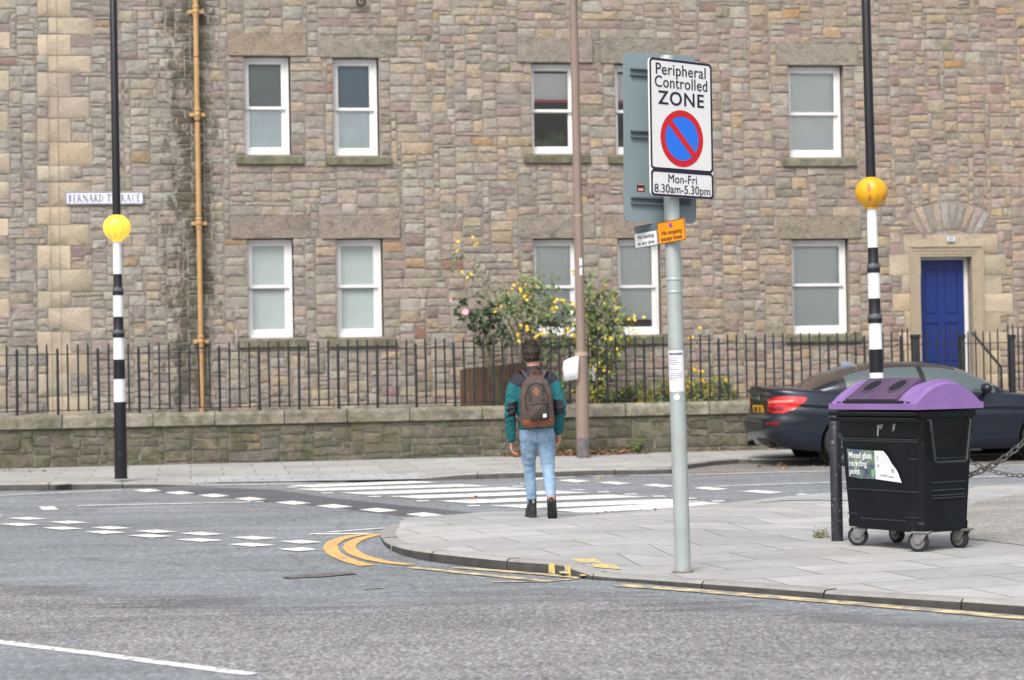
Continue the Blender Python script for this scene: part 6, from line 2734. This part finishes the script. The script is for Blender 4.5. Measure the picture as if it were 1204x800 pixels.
refine_mats(PK, [CANV, TAN], pick2)
mb = MB()
rings(mb, [(.10, .012, -.17, .082, .016, 3), (.108, .012, -.175, .094, .026, 3), (.16, .012, -.178, .096, .034, 3), (.22, .010, -.176, .092, .032, 3), (.262, .008, -.168, .088, .026, 3), (.272, .008, -.16, .084, .016, 3)])
PKT = mb.build("front_pocket", CAND, BP)
fuse(PKT, .006, 4)
wrinkle(PKT, .004, lambda c: mnoise.noise(c * 25))
refine_mats(PKT, [CANV, CAND], lambda c: 1 if (c.z - .10) < (.02 + (c.x + .08) * .9) else 0)
mb = MB()
mb.tube([(-.084, -.196, .258), (-.03, -.206, .264), (.04, -.206, .264), (.098, -.196, .258)], .004, 6)
mb.build("zip", mat("dark_zip", (.03, .028, .028), rough=.6), PKT)
mb = MB()
mb.prism([(.048, .122), (.082, .125), (.082, .160), (.048, .157)], .2125, .2165, Matrix.Rotation(R(90), 4, 'X'))
mb.build("woven_label", mat("label_cream", (.68, .68, .66), rough=.7, dirt=(.35, .35, .34), ds=60, dth=.6), PKT, smooth=0)


def on_pack(x, z, o_=.003):
    hit, p, nn, i_ = PK.ray_cast(Vector((x, -1, z)), Vector((0, 1, 0)))
    return Vector((x, p.y - o_ if hit else -.15, z))


mb = MB()
cz = .375
mb.grid([[on_pack(x0, cz + (.045 - abs(x0) * 1.25), .004) for x0 in [-.036 + .072 * i / 8 for i in range(9)]], [on_pack(x0, cz - (.045 - abs(x0) * 1.25), .004) for x0 in [-.036 + .072 * i / 8 for i in range(9)]]])
LZ = mb.build("leather_patch", mat("pale_tan_leather", srgb(142, 98, 78), rough=.6), BP, smooth=0)
mb = MB()
for s in (-1, 1):
    mb.tube([on_pack(s * .009 + x * .0, cz + z, .006) for x, z in ((0, .016), (0, -.016))], .0028, 6)
mb.build("slot", mat("dark_zip"), LZ)
# the arched top opening and side seams
SEAMB = mat("pack_seam", srgb(48, 40, 40), rough=.8)
mb = MB()
arch = [(-.105, .20), (-.108, .30), (-.092, .38), (-.055, .435), (0, .455), (.055, .435), (.092, .38), (.108, .30), (.105, .20)]
mb.tube([on_pack(x, z, .003) for x, z in smooth_px(arch, 6)], .0065, 8)
mb.build("piping", SEAMB, BP)
mb = MB()
for s in (-1, 1):
    mb.grid([[on_pack(s * (.060 + .012 * math.sin(q * 2)) + dx_, .265 + q * .19, .007) for q in [i / 8 for i in range(9)]] for dx_ in (-.012, .012)])
mb.build("webbing", CAND, BP, smooth=0)
mb = MB()
mb.tube([(-.03, -.045, .515), (-.028, -.052, .555), (-.015, -.055, .578), (.015, -.055, .578), (.028, -.052, .555), (.03, -.045, .515)], [(.013, .006)] * 6, 8)
mb.build("grab_handle", TAN, BP)
for s in (-1, 1):
    mb = MB()
    pts = [(s * .055, -.02, .49), (s * .085, .01, .535), (s * .105, .06, .572), (s * .115, .13, .575), (s * .12, .20, .545), (s * .125, .265, .46), (s * .13, .275, .34), (s * .155, .22, .22), (s * .165, .10, .14), (s * .15, -.02, .10)]
    mb.tube(smooth_px(pts, 4), [(.026, .008)] * (len(pts) * 4 - 3), 8)
    mb.build("shoulder_strap", CANV, BP)
# ------------------------------------------------------------------ plants
LEAF = mat("leaf", attr=True, rough=.5, var=.2, vs=12)
LEAF.node_tree.nodes["Principled BSDF"].inputs["Subsurface Weight"].default_value = .0
STEM = mat("plant_stem", (.11, .10, .05), rough=.8, var=.3, vs=14)
PETAL = mat("petal", attr=True, rough=.6, var=.1)
rp = random.Random(77)


def leaf(mb, p, d, n, l_, w_, col, fold=.25):
    d = d.normalized()
    s = d.cross(n)
    if s.length < 1e-3:
        s = d.cross(Vector((1, 0, 0)))
    s.normalize()
    nn = s.cross(d).normalized()
    mb.col = col
    a, b = p + d * l_ * .38, p + d * l_ * .72 - nn * l_ * .06
    mb.add([p, a + s * w_ * .5 + nn * w_ * fold, b + s * w_ * .38 + nn * w_ * fold * .6, p + d * l_ - nn * l_ * .16, b - s * w_ * .38 + nn * w_ * fold * .6, a - s * w_ * .5 + nn * w_ * fold, a, b],
           [(0, 6, 1), (6, 7, 2, 1), (7, 3, 2), (0, 5, 6), (5, 4, 7, 6), (4, 3, 7)])


def rv(r, s=1.0):
    return Vector((r.gauss(0, s), r.gauss(0, s), r.gauss(0, s)))


def WP(px, py, yo):
    """world point on the plane yo behind the wall's face"""
    u, v = L(px, py, yo, W_INV)
    return W_I @ Vector((u, yo, v))


def branchlet(r, mbS, mbL, path, rad, nleaf, ll, cols, spread=.5, lw=.5, droop=.3, start=.3):
    """a stem along path with leaves on its outer part"""
    P = [Vector(p) for p in smooth_px([tuple(p) for p in path], 5)]
    n = len(P)
    mbS.tube(P, [rad * (1 - .75 * i / (n - 1)) for i in range(n)], 5)
    for _ in range(nleaf):
        k = r.uniform(start, 1) ** .8 * (n - 1)
        i = min(int(k), n - 2)
        p = P[i].lerp(P[i + 1], k - i)
        d = (P[i + 1] - P[i]).normalized()
        o = (rv(r) + d * .5 + Vector((0, 0, -droop))).normalized()
        q = p + o * r.uniform(.0, spread)
        if (q - p).length > .04:
            mbS.tube([p, q], [rad * .3, rad * .2], 4)
        m_ = 1 if r.random() < .5 else 3
        for _k in range(m_):
            c = r.choices([c[0] for c in cols], [c[1] for c in cols])[0]
            g = r.uniform(.7, 1.35)
            leaf(mbL, q + rv(r, .012), o + rv(r, .6), Vector((r.gauss(0, .5), -.6, r.uniform(.2, 1))), ll * r.uniform(.6, 1.25), ll * lw * r.uniform(.8, 1.2), tuple(a * g for a in c))


def plant(name, label, cat, base, branches, cols, seed, ll=.07, rad=.008, nleaf=14, spread=.12, lw=.5, group=None, start=.3):
    r = random.Random(seed)
    root = empty(name, base, 0, label, cat, group)
    off = Vector(base)
    S, Lf = MB(), MB()
    Lf.col = (1, 1, 1)
    for tip, n in branches:
        tip = Vector(tip) - off
        mid = tip * .5 + Vector((rp.uniform(-.08, .08), rp.uniform(-.1, .1), tip.z * .12))
        branchlet(r, S, Lf, [Vector((rp.uniform(-.06, .06), rp.uniform(-.05, .05), -.02)), mid, tip], rad, n or nleaf, ll, cols, spread, lw, .3, start)
    if S.v:
        S.build("stem", STEM, root)
    Lf.build("foliage", LEAF, root, smooth=0)
    return root


GREEN = [((.055, .095, .030), 5), ((.085, .13, .035), 4), ((.12, .16, .05), 2), ((.30, .26, .04), 1)]
GREYG = [((.155, .22, .10), 5), ((.20, .27, .11), 4), ((.11, .17, .06), 3), ((.46, .40, .06), 1.0)]
YELG = [((.42, .36, .05), 4), ((.30, .30, .05), 3), ((.50, .36, .06), 2), ((.14, .18, .05), 3)]
DARKG = [((.030, .062, .028), 6), ((.045, .085, .035), 4), ((.07, .11, .045), 2)]


def flowers(root, pts, col, rad, name, seed, petals=6, n=3, js=.05):
    r = random.Random(seed)
    off = root.location
    for p in pts:
        for _ in range(n):
            mb = MB()
            mb.col = col
            c = Vector(p) - off + rv(r, js)
            ax_ = (Vector((0, -1, .4)) + rv(r, .35)).normalized()
            a = ax_.cross(Vector((0, 0, 1))).normalized()
            b = ax_.cross(a)
            g = r.uniform(.85, 1.15)
            for q in range(petals):
                w_ = 6.2832 * q / petals
                d = (a * math.cos(w_) + b * math.sin(w_) + ax_ * .35).normalized()
                leaf(mb, c, d, ax_, rad * r.uniform(.8, 1.2), rad * .7, tuple(v * g for v in col), .1)
            mb.build(name, PETAL, root, smooth=0)


# rose bush with dark leaves
Y1 = 1.0
base = WP(588, 480, Y1)
br = [(WP(x, y, Y1 + rp.uniform(-.25, .25)), max(4, int(n * .55))) for x, y, n in ((541, 357, 6), (536, 363, 16), (545, 352, 14), (552, 365, 22), (560, 372, 26), (556, 384, 22), (566, 352, 10), (572, 366, 26), (580, 358, 18), (585, 374, 26), (568, 388, 22), (575, 400, 14), (590, 385, 20), (560, 396, 14), (582, 396, 14), (597, 396, 10), (578, 368, 18))]
ROSE = plant("rose_bush", "rose bush with dark leaves and pink blooms behind the railings", "shrub", base, br, DARKG, 1, ll=.10, rad=.009, spread=.10, lw=.66, start=.72)
flowers(ROSE, [WP(548, 366, Y1 - .3)], (.72, .36, .45), .055, "rose_bloom", 3, 9, 3, .012)
flowers(ROSE, [WP(530, 353, Y1 - .25)], (.66, .22, .32), .035, "rose_bud", 4, 7, 2, .008)
# tall thin arching stems
Y2 = 1.3
base = WP(636, 484, Y2)
tips = [(x + rp.uniform(-6, 6), y, Y2 + rp.uniform(-.4, .4), n) for x, y, n in (
    (534, 297, 9), (541, 291, 7), (549, 320, 5), (612, 300, 4), (588, 338, 30), (598, 345, 24), (606, 336, 24), (612, 350, 20), (583, 344, 26), (620, 330, 26), (630, 318, 22), (640, 332, 28), (626, 350, 26), (636, 358, 30), (648, 346, 28), (655, 325, 20),
    (622, 375, 28), (644, 372, 30), (660, 358, 28), (664, 382, 28), (632, 392, 24), (606, 380, 12), (600, 395, 10), (650, 398, 28), (618, 404, 20), (668, 400, 24))]
tips = [(a, b, c, max(3, int(n * 1.0))) for a, b, c, n in tips]
SH1 = plant("flowering_shrub", "tall loose shrub with thin arching stems and yellow flowers before the ground floor window", "shrub", base, [(WP(x, y, yy), n) for x, y, yy, n in tips], GREYG, 2, ll=.095, rad=.008, spread=.16, lw=.42, start=.6)
flowers(SH1, [WP(x, y, Y2 - .45) for x, y in ((540, 291), (556, 285), (547, 321), (598, 339), (615, 340), (586, 364), (612, 386), (622, 388), (655, 355), (650, 362), (663, 356), (672, 362), (636, 394), (646, 392), (609, 404), (619, 349))], (.78, .52, .05), .034, "flower", 5, 5, 3, .045)
Y3 = 1.1
base = WP(700, 486, Y3)
tips = [(x + rp.uniform(-5, 5), y, Y3 + rp.uniform(-.4, .4), n) for x, y, n in (
    (668, 372, 30), (676, 352, 24), (690, 326, 14), (694, 345, 24), (702, 358, 30), (712, 350, 26), (724, 362, 22), (716, 376, 30), (698, 380, 34), (686, 396, 34), (710, 396, 30), (730, 384, 18), (738, 372, 12), (742, 388, 12), (724, 402, 24), (704, 414, 30), (680, 420, 28), (668, 432, 24), (692, 440, 24), (706, 334, 24), (720, 344, 26), (732, 356, 20), (698, 322, 12), (684, 340, 22), (736, 398, 16), (750, 396, 8), (716, 428, 20), (660, 448, 18), (676, 458, 16))]
SH2 = plant("flowering_shrub", "green and yellow leafed shrub rising behind the lamp post", "shrub", base, [(WP(x, y, yy), n) for x, y, yy, n in tips], GREYG + [((.44, .39, .07), 1.6)], 3, ll=.11, rad=.011, spread=.20, lw=.45, start=.45)
flowers(SH2, [WP(x, y, Y3 - .4) for x, y in ((744, 374), (752, 372), (740, 388), (722, 396), (716, 404), (700, 432), (668, 390), (676, 398), (708, 440))], (.76, .52, .05), .031, "flower", 6, 6, 3, .06)
# pale white blossom low behind the head
flowers(SH1, [WP(x, y, Y2 - .2) for x, y in ((634, 388), (640, 391), (662, 388), (672, 390))], (.75, .75, .78), .04, "white_blossom", 8, 6, 5, .06)
# low growth on top of the wall
gi = 0
for i, x in enumerate(list(range(746, 872, 14)) + [700, 716, 730]):
    Yw = rp.uniform(.42, .75)
    b = WP(x + rp.uniform(-4, 4), 478, Yw)
    b.z = .80
    n = rp.randint(10, 15)
    top = rp.uniform(440, 458)
    tips = [(WP(x + rp.uniform(-12, 12), rp.uniform(top, 472), Yw + rp.uniform(-.1, .2)), rp.randint(12, 22)) for _ in range(n)]
    cols = rp.choice([GREEN, GREYG, YELG])
    plant("weed_clump", "clump of green and yellowing weeds on the wall top behind the railings", "weeds", b, tips, cols, 30 + i, ll=.06, rad=.004, spread=.05, lw=.4, group="weed clumps along the wall top")
for i, (x, y0, y1, lab) in enumerate(((812, 432, 470, "tall yellow flowered stalk"), (848, 440, 470, "short yellow flowered stalk"))):
    b = WP(x, 478, .9)
    b.z = .8
    pl = plant("wild_flower", lab + " behind the railings " + ("near the sign post" if i == 0 else "close to the navy car"), "wildflower", b, [(WP(x + rp.uniform(-9, 12), rp.uniform(y0, y1), .9 + rp.uniform(-.1, .1)), 10) for _ in range(6)] + ([(WP(829, 382, .9), 4), (822.5 and WP(812, 402, .9), 4)] if i == 0 else []), GREEN + YELG[:1], 60 + i, ll=.06, rad=.004, spread=.05, lw=.4)
    flowers(pl, [WP(x + rp.uniform(-10, 14), rp.uniform(y0, y1 - 8), .7) for _ in range(5)] + ([WP(814, 400, .7), WP(822, 385, .7)] if i == 0 else []), (.78, .47, .03), .04, "flower", 70 + i, 6, 2, .03)
# ivy fragment by the wall foot, small weeds at the kerb
for i, (x, y, lab) in enumerate(((747, 533, "single leafy weed sprouting at the foot of the mossy wall"), (812, 527, "small weed tuft at the wall foot near the sign post"), (862, 527, "bright weed tuft at the wall foot beside the parked car"))):
    b = G(x, y, .135)
    tips = [(b + Vector((rp.uniform(-.16, .16), rp.uniform(-.06, .05), rp.uniform(.04, .24 if i == 0 else .12))), 8) for _ in range(7)]
    plant("weed", lab, "weed", b, tips, GREEN, 80 + i, ll=.05, rad=.003, spread=.03, lw=.5)
b = G(967, 627, .1)
b.z = near_z(b.x, b.y)
plant("weed", "tiny dry grass tuft at the foot of the chipped bollard", "weed", b, [(b + Vector((rp.uniform(-.09, .09), rp.uniform(-.05, .05), rp.uniform(.02, .05))), 9) for _ in range(7)], [((.20, .20, .08), 3), ((.12, .14, .05), 2)], 90, ll=.035, rad=.0015, spread=.02, lw=.25)

# brown slatted screen in the garden
u0s, v0s = L(541, 434, 1.55, W_INV)
u1s, _ = L(622, 430, 1.55, W_INV)
v1s = L(612, 426, 1.55, W_INV)[1]
WF = empty("wooden_fence", W_I @ Vector((u0s, 1.55, .78)), TH, "weathered brown slatted timber screen standing in the strip garden", "fence")
WOOD = mat("brown_stained_timber", (.105, .062, .038), rough=.8, var=.4, vs=6, bump=.006, bs=30, dirt=(.10, .10, .045), ds=4, dth=.58)
mb = MB()
x = 0
r = random.Random(2)
while x < u1s - u0s:
    w_ = r.uniform(.06, .075)
    mb.box(x, x + w_ - .008, -.012 + r.uniform(-.004, .004), .012, -.05, v0s - .78 + (v1s - v0s) * x / (u1s - u0s) + r.uniform(-.01, .01))
    x += w_
mb.build("slat", WOOD, WF, smooth=0)
mb = MB()
for z in (.1, .42):
    mb.box(0, u1s - u0s, .013, .05, z, z + .07)
mb.build("rail", WOOD, WF, smooth=0)
for x in (.05, u1s - u0s - .1):
    mb = MB()
    mb.box(x, x + .07, .051, .12, -.1, .55)
    mb.build("post", WOOD, WF, smooth=0)

# fallen leaves along the foot of the wall
mb = MB()
mb.col = (1, 1, 1)
LC = [(.30, .17, .07), (.22, .11, .045), (.38, .24, .10), (.16, .085, .04), (.40, .30, .18), (.28, .13, .05)]


def drop(p, s):
    c = rp.choice(LC)
    g = rp.uniform(.6, 1.2)
    leaf(mb, p, Vector((rp.gauss(0, 1), rp.gauss(0, 1), rp.uniform(-.1, .3))), Vector((rp.gauss(0, .4), rp.gauss(0, .4), 1)), s, s * rp.uniform(.5, .9), tuple(v * g for v in c), rp.uniform(-.2, .4))


for _ in range(620):
    px_ = rp.choice([rp.gauss(700, 18), rp.gauss(668, 14), rp.uniform(585, 760), rp.gauss(612, 8)])
    u = L(px_, 534, -.02, W_INV)[0]
    d = abs(rp.gauss(0, .16))
    p = W_I @ Vector((u, -.06 - d, .14 + max(0, .07 - d * .3) * rp.random()))
    drop(p, rp.uniform(.05, .10))
for _ in range(60):
    u = L(rp.uniform(740, 960), 534, 0, W_INV)[0]
    drop(W_I @ Vector((u, -.05 - abs(rp.gauss(0, .1)), .145)), rp.uniform(.03, .07))
for _ in range(26):
    p = G(rp.gauss(925, 18), rp.uniform(546.5, 551), .015)
    drop(p, rp.uniform(.04, .09))
for _ in range(30):
    p = G(rp.uniform(560, 790), 563 - (0), .012)
    p.y += rp.uniform(-.3, .2)
    drop(p, rp.uniform(.03, .06))
for _ in range(40):
    p = G(rp.uniform(700, 800), 604, .02)
    p.y += rp.uniform(-.1, .12)
    p.z = .03
    drop(p, rp.uniform(.02, .05))
for x, y in ((577, 586.2), (562, 585.8), (553, 586), (302, 585), (310, 589), (842, 555), (850, 557), (812, 556), (22, 561)):
    p = G(x, y, .018)
    drop(p, .06)
    drop(p + Vector((.05, .02, 0)), .05)
for _ in range(14):
    p = G(rp.uniform(0, 60), 553.5, .135)
    drop(p + Vector((0, rp.uniform(-.2, .05), 0)), rp.uniform(.04, .07))
o = mb.build("fallen_leaves", mat("dry_leaf", attr=True, rough=.8, var=.2), None, smooth=0)
tag(o, "brown fallen leaves gathered along the foot of the garden wall", "leaves", kind="stuff")
# crumpled white litter at the wall foot
b = G(763, 530, .14)
lt = MB()
lt.ball((0, 0, .035), (.07, .05, .035), 14, 8)
o = lt.build("litter", mat("litter_white", (.72, .72, .70), rough=.7, var=.1), None)
o.location = b
wrinkle(o, .015, lambda c: mnoise.noise(c * 30))
tag(o, "crumpled white scrap of litter lying at the wall foot", "litter")
bpy.context.view_layer.update()
